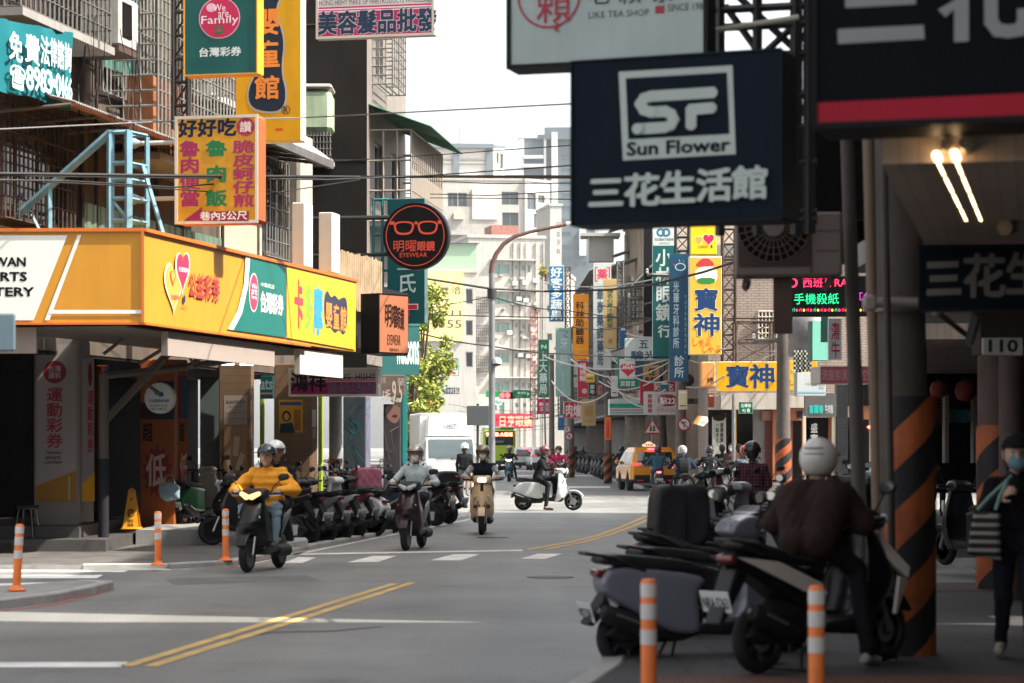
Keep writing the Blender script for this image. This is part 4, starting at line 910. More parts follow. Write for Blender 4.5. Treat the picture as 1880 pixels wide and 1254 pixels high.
column('lottery_board', 'narrow lottery sign panel turned to the street beside the pale pillar', 147, 173, 655, 38.3, R(50), .15, paint('#8a807b', .7), .45, [('r', 147.5, 657, 172.5, 922, '#9c9492'),
    ('e', 165, 688, 4, 22, padr), ('v', '運動彩券', 160, 715, 171, 832, '#a52c44'), ('p', [(148, 890), (173, 866), (173, 920), (148, 920)], '#d9a020')], cat='sign board')
column('shop_column', 'dark edged orange and blue column left of the wet floor sign', 186, 200, 670, 40.0, R(35), .5, paint('#944710', .6), .2, [('r', 187, 672, 193, 790, '#a02c46'), ('r', 193, 672, 200, 780, '#23486a')])
column('shop_column', 'orange bargain column with a dark red starburst and a big pale character', 257, 320, 660, 42.0, -R(4), .7, paint('#944c18', .6), .2, [
    ('r', 258, 740, 287, 770, '#3c1c22'), ('r', 287, 700, 320, 770, '#14304a'), ('p', [(289 + (30 if i % 2 else 21) * cos(2 * PI * i / 28), 866 + (52 if i % 2 else 36) * sin(2 * PI * i / 28)) for i in range(28)], '#7a1a24'), ('v', '低', 269, 830, 305, 895, '#b9a69a'), ('v', '超', 262, 775, 280, 812, '#1a1010')])
column('shop_column', 'narrow side of the bargain column printed red, blue and orange', 321, 345, 660, 42.2, R(50), .1, paint('#9a5416', .6), .2, [('r', 322, 690, 334, 768, '#8a1c30'), ('r', 334, 690, 344, 768, '#24507a'), ('v', '超', 329, 775, 338, 812, '#1a1010'), ('p', [(338, 822), (344, 866), (338, 910), (329, 866)], '#b02040'), ('v', '低', 330, 830, 343, 890, '#c9b6aa')])
wood = M('shop_wood', (.16, .098, .055), .6, var=.25, scale=1.5, tile=(3.0, .14, .7, .006)); woodL = M('pale_shop_wood', (.20, .13, .09), .6, var=.25, scale=1.5)
column('shop_partition', 'wooden shop front carrying a pale skincare poster and a photo of white tubes', 402, 462, 668, 46.0, -R(3), .3, wood, .2, [('r', 411, 726, 454, 780, '#8f8178'), ('t', 'KAOKEN', 416, 735, 450, 741, '#4a423e', .02), ('t', 'SKINCARE', 420, 745, 446, 748, '#5a524e', 0), ('r', 414, 757, 450, 758, '#6a5f58'), ('r', 417, 768, 450, 769, '#6a5f58'),
    ('r', 411, 781, 454, 872, '#8a6a50'), ('p', [(430, 800), (441, 802), (437, 838), (427, 836)], '#b09a88'), ('p', [(442, 830), (450, 836), (440, 866), (432, 860)], '#ae9c90'), ('p', [(414, 845), (421, 842), (430, 868), (421, 872)], '#a8937f')], cat='shop front')
column('shop_partition', 'dark brown timber shop wall with a yellow portrait poster', 503, 570, 668, 49.0, -R(3), .3, wood, .2, [('r', 512, 734, 556, 794, '#b8861e'), ('r', 514, 738, 554, 744, '#2c4a6a'), ('e', 526, 764, 8, 10, '#2a1a16'), ('e', 526, 765, 5, 7, '#b58a70'), ('p', [(513, 794), (515, 778), (537, 776), (541, 794)], '#23303e'), ('r', 540, 752, 552, 790, '#8a5a1a')], cat='shop front')
column('shop_partition', 'pale timber pilaster with two small paper notices, left of the lime green strip', 570, 583, 668, 49.0, R(20), .3, woodL, .2, [('r', 573, 752, 580, 784, '#b9b5b0'), ('r', 574, 787, 579, 805, '#b08a90')], cat='shop front')
column('shop_partition', 'lime green painted strip at the end of the timber shop wall', 584, 591, 668, 50.2, 0, .3, paint('#9fb52a', .6), .1, cat='shop front')
column('shop_partition', 'lime green door strip deep in the arcade beside the skincare poster', 477, 484, 705, 48.5, 0, .2, paint('#6b7a1c', .6), .2, cat='shop front')
mural = M('mural_dark', (.045, .06, .07), .5, var=.3, scale=1.5)
def mural_lines(seed, x0, x1, y0, y1, cols, n):
    rr = random.Random(seed); out = []
    for i in range(n):
        x = rr.uniform(x0, x1 - 8); y = rr.uniform(y0, y1 - 20); dx = rr.uniform(4, x1 - x - 1); dy = rr.uniform(-40, 40); w = rr.uniform(1.5, 4)
        yb = min(max(y + dy, y0), y1 - w - 1); out.append(('p', [(x, y), (x + dx, yb), (x + dx, yb + w), (x, y + w)], rr.choice(cols)))
    return out
column('painted_column', 'wide square column with a dark teal line mural, behind the parked scooters', 630, 671, 728, 54.0, -R(4), .8, mural, .1, mural_lines(3, 631, 670, 735, 850, ['#16706e', '#1d5a62', '#3a4448'], 14))
column('painted_column', 'narrow mauve street side of the muralled column', 671.5, 681, 728, 54.0, R(60), .05, paint('#6a6478', .6), .1, mural_lines(5, 672, 681, 735, 850, ['#16706e', '#8a8aa0'], 6))
column('shop_poster', 'large dark beauty poster with a cropped face by the teal corner post', 704, 735, 742, 60.0, R(2), .2, M('poster_dark', (.05, .045, .05), .4, var=.3, scale=2), .3, [('p', spoly([(707, 743), (735, 743), (735, 765), (728, 778), (718, 776), (708, 764)], 2), '#8a6a60'), ('e', 725, 764, 5, 3, '#5a1c24')] + mural_lines(8, 705, 735, 782, 850, ['#8a6a5e', '#2a3a44', '#5a4a48'], 9), cat='poster')
column('shop_poster', 'brown price posters hung under the black eyewear fascia', 694, 744, 688, 57.5, R(10), .1, M('poster_brown', (.14, .10, .085), .5, var=.3, scale=2), 2.85, [('t', '5折', 702, 715, 716, 736, '#b9a89a', .03), ('t', '9.5', 720, 700, 738, 738, '#b9a89a', .03), ('t', '全館', 698, 692, 708, 704, '#a0948a', .02), ('t', '優惠', 729, 694, 742, 708, '#a0948a', .02)], cat='poster')
column('corner_post', 'bright teal steel post at the drugstore corner', 738, 748, 640, 60.6, R(20), .3, paint('#1d6a68', .45), .1)
def helix_wrap(R0, z0, z1, pitch, turns, mats):
    m = MB(); seg = 36
    nb = int((z1 - z0) / (pitch / 2)) + int(2 * turns) + 3
    for b in range(-nb, nb):
        mt = mats[b % 2]
        for j in range(seg):
            a0, a1 = 2 * PI * j / seg, 2 * PI * (j + 1) / seg
            l0 = z0 + b * pitch / 2 + turns * pitch * j / seg; l1 = l0 + turns * pitch / seg; h0, h1 = l0 + pitch / 2, l1 + pitch / 2
            c = lambda z: min(max(z, z0), z1)
            if c(h0) - c(l0) < 1e-5 and c(h1) - c(l1) < 1e-5: continue
            m.add([(R0 * cos(a), R0 * sin(a), z) for a, z in ((a0, c(l0)), (a1, c(l1)), (a1, c(h1)), (a0, c(h0)))], [(0, 1, 2, 3)], mt, True)
    return m
hz_o = M('hazard_orange', (.36, .085, .02), .55, var=.45, scale=3, streak=.5); hz_k = M('hazard_black', (.012, .012, .013), .6, var=.3, scale=4)
def pole(name, label, x, y, r0, r1, hgt, mat, stripe=None, z0=0.0, group=None, lean=(0, 0), crossarms=(), cat='utility pole', n=20):
    t = thing(name, label, cat, (x, y, z0), 0, group); m = MB()
    m.tube([(0, 0, 0), (lean[0] * .5, lean[1] * .5, hgt / 2), (lean[0], lean[1], hgt)], [r0, (r0 + r1) / 2, r1], mat, n); m.build('shaft', t)
    if stripe:
        za, zb_, pitch = stripe; helix_wrap(r0 + .012, za, zb_, pitch * .8, 2.0, (hz_o, hz_k)).build('hazard_wrap', t)
    for (z, ln, ang, ins) in crossarms:
        c = MB(); v = Vector((cos(ang), sin(ang), 0)); c.bar(Vector((lean[0] * z / hgt, lean[1] * z / hgt, z)) - v * ln / 2, Vector((lean[0] * z / hgt, lean[1] * z / hgt, z)) + v * ln / 2, .09, steel_grey)
        for k in range(ins):
            p = Vector((lean[0] * z / hgt, lean[1] * z / hgt, z + .05)) + v * ln * (k / (ins - 1) - .5) if ins > 1 else Vector((0, 0, z))
            c.lathe([(.03, 0), (.06, .04), (.035, .08), (.06, .12), (.02, .18)], M('porcelain', (.55, .54, .5), .3), 10, MT(p))
        c.build('crossarm', t)
    return t
pole('utility_pole', 'concrete utility pole with orange and black stripes behind the left arcade', P(616, 0, 61).x, 61.0, .17, .16, 3.3, concrete, (.05, 1.35, .62))
# brackets, pipes and steps below the awning
t = thing('awning_bracket', 'pale steel post and brackets carrying the front of the yellow awning', 'awning frame', P(190, 985, 37.6), 0); g = MB(); s_ = 37.6 / F
def ab(x0, y0, x1, y1, w=.05, y=0.0, y2=None, mt=None): g.bar(((x0 - 190) * s_, y, (985 - y0) * s_), ((x1 - 190) * s_, y if y2 is None else y2, (985 - y1) * s_), w, mt or paint('#6a5f57', .6))
g.tube([(0, 0, -.04), (0, 0, (985 - 842) * s_)], .085, paint('#2c2c30', .6), 12); g.tube([(0, 0, (985 - 842) * s_), (0, 0, (985 - 686) * s_)], .08, paint('#6c625b', .6), 12)
g.tube([(0, 0, (985 - 690) * s_), (.9, 1.2, (985 - 672) * s_), (2.1, 3.2, (985 - 640) * s_)], .055, paint('#6c625b', .6), 8)
ab(195, 770, 312, 632, .09, 0, .6); ab(255, 668, 300, 640, .04); ab(326, 676, 372, 640, .06, .8); ab(245, 690, 285, 720, .04, .3); ab(190, 650, 240, 612, .04); ab(330, 640, 350, 672, .03, .6); ab(300, 632, 300, 662, .03, .4); ab(388, 634, 388, 664, .03, 1)
g.build('frame', t)
m = MB(); a0 = G(-300, 1030, 0); 
m.box(-16, -6.15, 36.6, 42, 0.06, .24, M('step_stone', (.075, .07, .068), .6, var=.3)); m.box(-16, -6.7, 37.4, 42, .24, .42, M('step_stone', (.075, .07, .068), .6, var=.3)); structure('steps', m)
m = MB(); m.box(-6.1, -5.0, 39.2, 46, .06, .30, concrete); structure('shop_platform', m)
# arcade lights seen above the shop front
t = thing('tube_light', 'row of white tube lights under the arcade ceiling behind the awning brackets', 'lamp', P(370, 668, 44), R(20)); g = MB(); em = M('cold_tube', (1.0, .93, .8), .5, emit=5.0, var=0)
for k in range(3): g.tube([(k * .36, 0, 0), (k * .36 + .24, 0, 0)], .018, em, 8)
g.build('tube', t)
# plastic wet floor sign, stool, metal stool
wy = paint('#d8971c', .5); p = P(242, 952, 39.5); t = thing('floor_sign', 'yellow A-frame caution sign with a parking mark on the shop step', 'floor sign', (p.x, p.y, .30), 0); g = MB()
for sy in (-1, 1):
    g.add([(-.13, sy * .16, 0), (.13, sy * .16, 0), (.055, sy * .03, .62), (-.055, sy * .03, .62), (-.13, sy * .16 - .02 * sy, 0), (.13, sy * .16 - .02 * sy, 0), (.055, sy * .01, .62), (-.055, sy * .01, .62)], [(0, 1, 2, 3), (7, 6, 5, 4), (0, 4, 5, 1), (1, 5, 6, 2), (2, 6, 7, 3), (3, 7, 4, 0)], wy)
g.box(-.15, .15, -.2, .2, -.0, .03, wy, bev=.01); g.tube([(-.05, 0, .62), (0, 0, .66), (.05, 0, .62)], .02, wy, 8)
TT = MT((0, -.165, 0)) @ MR(R(-11.8), 4, 'X'); put_text(g, 'P', -.035, .22, .035, .33, -.002, paint('#2a1a10'), .02, T=TT); ring_pts = [(0.06 * cos(i * .3), .275 + .07 * sin(i * .3)) for i in range(21)]
for i in range(20): g.flat([ring_pts[i], ring_pts[i + 1], (ring_pts[i + 1][0] * .85, .275 + (ring_pts[i + 1][1] - .275) * .85), (ring_pts[i][0] * .85, .275 + (ring_pts[i][1] - .275) * .85)][::-1], -.002, paint('#2a1a10'), TT)
put_text(g, '請勿', -.045, .12, .045, .17, -.002, paint('#2a1a10'), .02, T=TT); put_text(g, '停車', -.05, .05, .05, .1, -.002, paint('#2a1a10'), .02, T=TT); g.flat([(-.02, .52), (.0, .47), (.02, .52)], -.002, paint('#2a1a10'), TT); g.build('board', t)
p = P(64, 900, 38.0); t = thing('stool', 'round metal stool with splayed chrome legs on the dark shop step', 'stool', (p.x, p.y - .6, .24), 0); g = MB(); chr_ = M('chrome', (.5, .49, .47), .2, .9, var=.1)
g.lathe([(.17, .46), (.185, .475), (.185, .49), (.17, .50), (0, .50)], paint('#3a2a26', .5), 20); g.lathe([(.16, .44), (.17, .46)], chr_, 20); g.build('seat', t)
for k in range(4): g = MB(); a = k * PI / 2 + .6; g.tube([(.14 * cos(a), .14 * sin(a), .45), (.22 * cos(a), .22 * sin(a), 0)], .014, chr_, 8); g.build('leg', t)
# dark goods rack by the shop front
p = P(382, 900, 44); t = thing('goods_rack', 'dark wire rack of small packets in front of the pale wall', 'rack', (p.x, p.y, .2), 0); g = MB()
for x in (-.28, .28):
    for y in (0, .35): g.bar((x, y, 0), (x, y, 1.0), .03, frame_dark)
for z in (.1, .45, .8): g.box(-.28, .28, 0, .35, z, z + .02, frame_dark)
g.build('frame', t); g = MB(); rr = random.Random(4)
for z in (.12, .47, .82):
    for k in range(6): x = -.25 + k * .085; g.box(x, x + .07, .03, .12, z, z + rr.uniform(.1, .22), paint(rr.choice(['#7a8a8a', '#8a3a34', '#a09a90', '#3a6a4a', '#94804a']), .5))
g.build('packets', t)
m = MB(); m.box(-3.4, -2.6, 46.5, 46.7, .2, 3, paint('#4e5654', .7)); pw = m.build('pale_wall'); tag(pw, 'pale plaster wall of the passage behind the goods rack', 'wall'); pw.location = (-2.6, 0, 0)
# ================================================================== RIGHT BLOCK over the arcade
AR = math.atan2(-1.0, -0.15)
def RX(y): return 2.95 + 0.15 * (y - 18.0)
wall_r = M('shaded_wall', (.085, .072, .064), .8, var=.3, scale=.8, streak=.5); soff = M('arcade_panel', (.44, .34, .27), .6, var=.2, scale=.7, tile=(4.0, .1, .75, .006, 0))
def rblock(name, label, y0, y1, Hh, lab_mat, zlow=3.35, deep=9.0, arc=3.6, fx=None):
    fx = fx or RX; O = Vector((fx(y1), y1, 0)); dv_ = Vector((fx(y0), y0, 0)) - O; L = dv_.length; t = thing(name, label, 'building', O, math.atan2(dv_.y, dv_.x)); m = MB()
    hs_ = [(u, z, u + 1.6, z + 1.5) for u in np.arange(1.0, L - 2.2, 3.2) for z in np.arange(zlow + 1.0, Hh - 1.8, 3.1)]
    holed_wall(m, L, Hh, hs_, lab_mat, v0=zlow); m.quad((L, 0, zlow), (L, deep, zlow), (L, deep, Hh), (L, 0, Hh), lab_mat); m.quad((0, deep, zlow), (0, 0, zlow), (0, 0, Hh), (0, deep, Hh), lab_mat)
    m.quad((L, deep, 0), (0, deep, 0), (0, deep, Hh), (L, deep, Hh), lab_mat); m.quad((0, 0, Hh), (L, 0, Hh), (L, deep, Hh), (0, deep, Hh), concrete)
    m.build('wall', t); m = MB(); m.box(0, L, .01, arc, zlow - .22, zlow - .003, soff); m.build('ceiling', t)
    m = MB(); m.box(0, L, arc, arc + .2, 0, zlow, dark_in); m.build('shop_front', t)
    for h_ in hs_[:24]: window(t, *h_)
    return t
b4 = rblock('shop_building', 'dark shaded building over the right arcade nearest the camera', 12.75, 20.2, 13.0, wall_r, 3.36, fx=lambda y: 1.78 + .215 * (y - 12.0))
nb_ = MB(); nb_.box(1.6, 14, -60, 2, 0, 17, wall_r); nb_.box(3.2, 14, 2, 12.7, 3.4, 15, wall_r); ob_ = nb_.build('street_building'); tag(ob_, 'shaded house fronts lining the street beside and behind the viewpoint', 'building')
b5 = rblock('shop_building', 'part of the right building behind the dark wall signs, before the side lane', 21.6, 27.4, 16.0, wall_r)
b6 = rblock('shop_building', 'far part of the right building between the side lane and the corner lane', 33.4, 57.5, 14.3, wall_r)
m = MB(); m.box(RX(20.9) - .4, RX(20.9) + 3.4, 20.2, 21.6, 3.2, 3.4, concrete); lr = m.build('link_roof'); nb_ = MB(); X_ = RX(20.9); nb_.add([(x, y, z) for x in (X_, X_ + .3) for y, z in ((20.2, 3.4), (21.6, 3.4), (21.6, 4.6), (20.2, 10.5))], [(3, 2, 1, 0), (4, 5, 6, 7), (2, 3, 7, 6), (0, 1, 5, 4)], wall_r); ob_ = nb_.build('gap_shade_wedge'); tag(ob_, 'unseen wedge added in the gap between the two right houses to taper the sun strip on the road', 'wall'); tag(lr, 'flat concrete roof slab joining the two parts of the right arcade', 'roof')  # sloping wedge is added out of view to taper the sunlit strip on the road
m = MB(); m.box(11.2, 26, 24, 27.3, 0, 21, wall_r); m.box(14, 28, 33.5, 37, 0, 18, wall_r); ob_ = m.build('lane_shade_blocks'); tag(ob_, 'unseen blocks added along the right side lane to keep the sun off the road', 'building')  # out-of-view blocks added to hold the sun off the road and left pavement
m = MB(); m.quad((13, 27.3, 0), (13, 33.5, 0), (13, 33.5, 23), (13, 27.3, 23), dark_in); ob_ = m.build('lane_sun_screen'); tag(ob_, 'unseen dark screen added across the right side lane to stop the sun', 'wall')  # added unseen screen, its height set to stop sun coming through the lane
# lit interior of the arcade shop far end: counters, lamps
em_w = M('warm_tube', (1.0, .66, .33), .5, emit=3.0, var=0); em_b = M('warm_bulb', (1.0, .45, .2), .5, emit=14.0, var=0)
t = thing('ceiling_light', 'double warm tube lamp on the ribbed arcade ceiling beside the red striped fascia', 'lamp', P(1770, 330, 13.6), 0); g = MB(); fixm = paint('#8b7a68', .4)
def lp(x, y, z=3.16): d = F * (z - H) / (HY - y); return Vector(((x - CX) / F * d, d, z))
base = Vector(t.location)
for (xa, ya, xb, yb) in ((1718, 283, 1775, 402), (1752, 280, 1802, 402)):
    A, B = lp(xa, ya) - base, lp(xb, yb) - base; dv = (B - A)
    for k in range(4): p0, p1 = A + dv * (k / 4 + .01), A + dv * ((k + 1) / 4 - .02); gg = MB(); gg.tube([p0, p1], .022, em_w, 10); gg.build('tube', t)
    g.tube([A + Vector((.055, 0, .05)), B + Vector((.055, 0, .05))], .035, fixm, 8)
g.build('fitting', t)
t = thing('security_camera', 'small round ceiling camera under the arcade near the tube lamp', 'camera', P(1850, 420, 16), 0); g = MB(); g.tube([(0, 0, .22), (0, 0, .03)], .012, fixm, 8); g.tube([(-.04, -.1, 0), (.04, .12, .02)], .05, fixm, 14); g.build('body', t)
m = MB(); pr = [(3.75, 33.9, 0)]
t = thing('shop_interior', 'dim red lit shop at the back of the right arcade with small warm bulbs', 'shop', P(1760, 700, 47), 0); g = MB()
for (x, y) in ((1731, 651), (1764, 651), (1769, 656), (1775, 660), (1780, 665), (1787, 654)):
    q = P(x, y, 47) - P(1760, 700, 47); g2 = MB(); g2.lathe([(0, -.05), (.04, -.02), (.045, .02), (0, .05)], em_b, 12, MT(q)); g2.build('bulb', t)
for (x0, x1, y) in ((1724, 1737, 661), (1750, 1766, 660)): q0, q1 = P(x0, y, 47) - P(1760, 700, 47), P(x1, y, 47) - P(1760, 700, 47); g2 = MB(); g2.tube([q0, q1], .02, em_b, 8); g2.build('lamp_tube', t)
def ib(x0, y0, x1, y1, mt, d0=0.0, th=.3): a, b = P(x0, y1, 47 + d0) - P(1760, 700, 47), P(x1, y0, 47 + d0) - P(1760, 700, 47); g.box(a.x, b.x, a.y, a.y + th, a.z, b.z, mt)
ib(1700, 570, 1800, 600, paint('#8a7868', .7)); ib(1700, 600, 1800, 635, paint('#5a4a3e', .7), .5); ib(1690, 720, 1745, 780, paint('#2c1a18', .7), 1.0); ib(1735, 725, 1742, 850, paint('#6a6460', .6)); ib(1765, 770, 1784, 775, paint('#155a52', .6), .2); ib(1745, 752, 1785, 776, paint('#12605a', .5), .3, .1); ib(1787, 725, 1793, 850, paint('#6a6460', .6)); ib(1700, 600, 1900, 905, dark_in, 2.0, .2)
for k in range(8): ib(1700, 732 + k * 6, 1732, 734 + k * 6, paint('#5a2a28', .6), .8, .1)
g.build('fittings', t)
for (x, y, r_) in ((1723, 715, 16), (1772, 718, 19)):
    q = P(x, y, 46); t = thing('paper_lantern', 'round dark red paper lantern hanging in the arcade, %s' % ('left one by the pole' if x < 1740 else 'mottled one by the house number'), 'lantern', q, 0, 'red lanterns in the arcade'); g = MB(); rr = r_ / F * 46
    g.lathe([(.3 * rr, -rr * 1.0), (.75 * rr, -rr * .8), (rr, -rr * .2), (rr, rr * .2), (.75 * rr, rr * .8), (.3 * rr, rr)], M('lantern_red', (.22, .035, .03), .6, var=.4, scale=8), 20); g.lathe([(.3 * rr, rr), (.3 * rr, rr * 1.15), (0, rr * 1.15)], frame_dark, 12); g.build('shade', t)
# near right signs
BR = R(22); BR2 = R(17)
navy = '#141c28'; sil = '#c6cec9'
def sfsign():
    s = '#b9c2bb'
    it = [('p', [(1136, 132), (1345, 120), (1351, 283), (1144, 295)], s), ('p', [(1149, 144), (1335, 133), (1340, 246), (1154, 256)], navy), ('t', 'Sun Flower', 1152, 262, 1340, 286, navy, .04)]
    top, st = [(1308, 170), (1196, 177), (1183, 181), (1176, 191), (1183, 202), (1196, 206), (1222, 205), (1233, 210), (1238, 220), (1233, 230), (1222, 234), (1172, 237)], [(1308, 199), (1271, 202), (1271, 230)]
    it += [('l', top, 20, s)] + [('e', x, y, 10, 10, s) for x, y in top + st] + [('l', st, 20, s)]
    for i, ch in enumerate('三花生活館'):
        x = [1082, 1148, 1214, 1281, 1347][i]; it.append(('t', ch, x, 325 - i * 4.6, x + 66, 384 - i * 4.2, s, .045, True))
    return it
t, pl, W, Ht = sign('flower_sign', 'big dark navy lifestyle shop sign with silver SF emblem over the street', (1048, 112, 1436, 416), 15.2, -R(22), .34, navy, '#10151c', sfsign(), frame=navy, fw=.012, rough=.75)
t, pl, W, Ht = sign('tea_sign', 'pale grey tea shop sign with red calligraphy seal behind the navy sign', (930, -110, 1300, 128), 18.2, -R(16), .3, '#aeb9b6', '#15171a', [
    ('t', 'LIKE TEA SHOP', 1081, 22, 1192, 34, '#3e4446', 0), ('r', 1203, 11, 1220, 25, '#a83240'), ('t', 'SINCE 1980', 1226, 8, 1298, 21, '#4a5052', 0),
    ('t', '老', 1078, -30, 1122, 10, '#2a2d30', .01, True), ('t', '賴', 1136, -32, 1178, 8, '#2a2d30', .01, True), ('t', '茶', 1196, -34, 1238, 6, '#2a2d30', .01, True),
    ('o', 1008, -8, 58, 60, 3.5, '#b0283c'), ('t', '賴', 985, -30, 1050, 44, '#b0283c', -.005, True), ('l', [(1020, 42), (1027, 46), (1019, 54), (1026, 58)], 3, '#b0283c')], frame='#1a1c20', fw=.035)
t, pl, W, Ht = sign('fascia_sign', 'huge near black shop fascia with silver strokes and a red stripe at upper right', (1490, -150, 2010, 237), 12.2, -R(16), .5, '#0b1016', '#090c10', [
    ('p', [(1495, 189), (2010, 165), (2010, 207), (1496, 226)], '#a51d30'), ('p', [(1540, -70), (1700, -78), (1700, -52), (1540, -44)], '#8f918f'), ('p', [(1552, -10), (1682, -16), (1682, 8), (1552, 15)], '#8f918f'), ('p', [(1538, 54), (1696, 46), (1698, 72), (1539, 81)], '#8f918f'),
    ('p', [(1750, 2), (1779, -36), (1779, 76), (1752, 78), (1752, 18), (1736, 32), (1722, 18)], '#8f918f'), ('l', [(1819, -60), (1820, 40), (1832, 56), (1852, 58), (1872, 55), (1880, 40), (1880, 22)], 24, '#8f918f'), ('l', [(1770, -70), (1870, -78)], 20, '#8f918f')], frame='#0b0e13', fw=.03, rough=.8)
t, pl, W, Ht = sign('hanging_sign', 'dark blue lifestyle shop sign hanging under the arcade roof by the striped pole', (1686, 450, 1960, 572), 17.0, -R(8), .12, '#0a111a', '#080b10', [
    ('p', [(1702, 481), (1760, 479), (1760, 491), (1702, 493)], '#6d6763'), ('p', [(1707, 506), (1758, 504), (1758, 516), (1707, 518)], '#6d6763'), ('p', [(1701, 531), (1765, 529), (1765, 541), (1701, 543)], '#6d6763'), ('t', '花', 1768, 466, 1846, 546, '#6d6763', .04, True), ('t', '生', 1846, 462, 1922, 542, '#6d6763', .04, True)], frame='#0e1520', fw=.02, rough=.8)
sign('house_number', 'white house number plate reading 110 on the arcade beam', (1803, 620, 1878, 652), 21.0, 0, .02, '#c9c6be', None, [('t', '110', 1816, 624, 1868, 646, '#1d3a2c', .04)], cat='number plate')
m = MB(); a_ = P(1800, 650, 21.1); b_ = P(1990, 560, 21.1); m.box(a_.x, b_.x, 21.1, 21.5, a_.z, 3.2, paint('#3f342e', .8)); ob_ = m.build('beam'); tag(ob_, 'brown painted beam behind the house number plate', 'beam')
t = thing('diagonal_strut', 'black diagonal strut below the hanging dark blue sign', 'bracket', P(1720, 570, 18), 0); g = MB(); g.bar(P(1720, 572, 18) - P(1720, 570, 18), P(1778, 618, 20) - P(1720, 570, 18), .04, frame_dark); g.bar(P(1795, 572, 18) - P(1720, 570, 18), P(1780, 628, 20) - P(1720, 570, 18), .06, frame_dark); g.build('strut', t)
# steel lattice behind the near signs
t = thing('sign_lattice', 'black steel lattice frame holding the tea and lifestyle signs to the right building', 'sign frame', P(1440, 420, 18.6), -R(16)); g = MB(); k_ = 18.6 / F
def lb(x0, y0, x1, y1, w=.05, y=0.0): g.bar(((x0 - 1440) * k_, y, (420 - y0) * k_), ((x1 - 1440) * k_, y, (420 - y1) * k_), w, frame_dark)
for x in (1320, 1390, 1462, 1486): lb(x, -60, x, 430, .07 if x > 1400 else .055)
for y in (12, 45, 100, 175, 235, 300, 390, 405): lb(1310, y, 1500, y, .045)
for (a, b) in (((1325, 0), (1395, 100)), ((1345, -20), (1500, 130)), ((1455, 180), (1500, 240)), ((1450, 60), (1500, 0)), ((1395, 95), (1470, 30)), ((1455, 300), (1500, 230)), ((1440, 40), (1500, 90))): lb(*a, *b, .04, .1)
g.build('lattice', t); g = MB(); g.tube([((1170 - 1440) * k_, -.6, (420 - 93) * k_), ((1490 - 1440) * k_, -.6, (420 - 58) * k_)], .02, paint('#b5ae9c', .5), 8); g.build('conduit', t)
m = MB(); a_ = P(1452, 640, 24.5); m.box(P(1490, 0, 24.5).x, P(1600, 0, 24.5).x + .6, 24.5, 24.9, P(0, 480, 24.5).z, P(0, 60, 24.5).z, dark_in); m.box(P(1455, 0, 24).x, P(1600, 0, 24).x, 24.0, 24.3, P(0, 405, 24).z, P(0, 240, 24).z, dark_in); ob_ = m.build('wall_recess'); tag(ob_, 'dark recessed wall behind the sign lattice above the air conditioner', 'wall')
# big air conditioner on brackets
O = P(1348, 508, 19.5); t = thing('air_conditioner', 'large beige outdoor air conditioner with round fan grille under the navy sign', 'air conditioner', O, -R(5)); k_ = 19.5 / F; acm = M('ac_beige', (.20, .16, .138), .55, var=.12, scale=3); w_, h_ = 197 * k_, 118 * k_
g = MB(); g.box(0, w_, .0, .34, 0, h_, acm, bev=.02); g.box(139 * k_, 141 * k_, -.006, -.001, .02, h_ - .02, paint('#5c4a42')); 
for z in (.2, .36): g.box(150 * k_, 190 * k_, -.005, -.001, z, z + .01, paint('#5c4a42'))
g.build('casing', t); g = MB(); cxx, czz, rr = 72 * k_, 92 * k_, 66 * k_
g.box(8 * k_, 138 * k_, -.012, -.002, 18 * k_, h_ - .02, paint('#4a3a34')); g.flat([(cxx + rr * cos(i * PI / 20), min(czz + rr * sin(i * PI / 20), h_ - .03)) for i in range(40)], -.016, paint('#0e0b0a'))
for k in range(28):
    w = 2 * PI * k / 28; g.bar((cxx + .06 * cos(w), -.03, czz + .06 * sin(w)), (cxx + rr * cos(w), -.025, czz + rr * sin(w)), .007, paint('#6b574d'))
for r_ in (.4, .6, .8, 1.0): g.tube([(cxx + rr * r_ * cos(i * PI / 16), -.028, czz + rr * r_ * sin(i * PI / 16)) for i in range(33)], .004, paint('#6b574d'), 4, caps=False)
g.lathe([(.085, 0), (.085, .02), (0, .025)], acm, 20, MT((cxx, -.03, czz)) @ MR(R(90), 4, 'X')); g.build('fan_grille', t)
g = MB(); g.bar((.1, -.1, -.04), (.1, .8, -.04), .05, steel_rust); g.bar((w_ - .1, -.1, -.04), (w_ - .1, .8, -.04), .05, steel_rust); g.box(86 * k_ - .06, 107 * k_, .1, .3, -.45, -.005, M('brown_post', (.10, .06, .05), .7, var=.3)); g.build('bracket', t)
# poles of the right pavement
pole('utility_pole', 'stout concrete pole with worn orange and black stripes beside the near scooters', P(1668, 0, 17.8).x, 17.8, .19, .15, 7.5, M('pole_concrete', (.085, .068, .058), .85, var=.35, scale=2, bump=.3, streak=.5), (0.0, 1.9, .74), z0=.12, lean=(-.16, 0))
t = thing('pole_band', 'pale painted band and bracket clamped around the stout striped pole', 'clamp', (P(1655, 0, 17.8).x, 17.8, P(0, 560, 17.8).z), 0); g = MB(); g.tube([(-.3, -.24, 0), (.22, -.24, .0)], .035, paint('#8a7f78'), 8); g.lathe([(.2, -.05), (.205, 0), (.2, .05)], paint('#7c716a'), 20); g.box(-.32, -.22, -.28, -.2, -.06, .06, paint('#948a84'), bev=.02); g.box(.18, .25, -.28, -.2, -.1, .06, paint('#948a84'), bev=.02); g.build('clamp', t)
pole('downpipe', 'thin grey conduit strapped to the front of the striped pole', P(1642, 0, 17.4).x + .0, 17.42, .028, .028, 6.0, paint('#3f3834', .5), z0=.12, lean=(-.12, 0), cat='pipe', n=10)
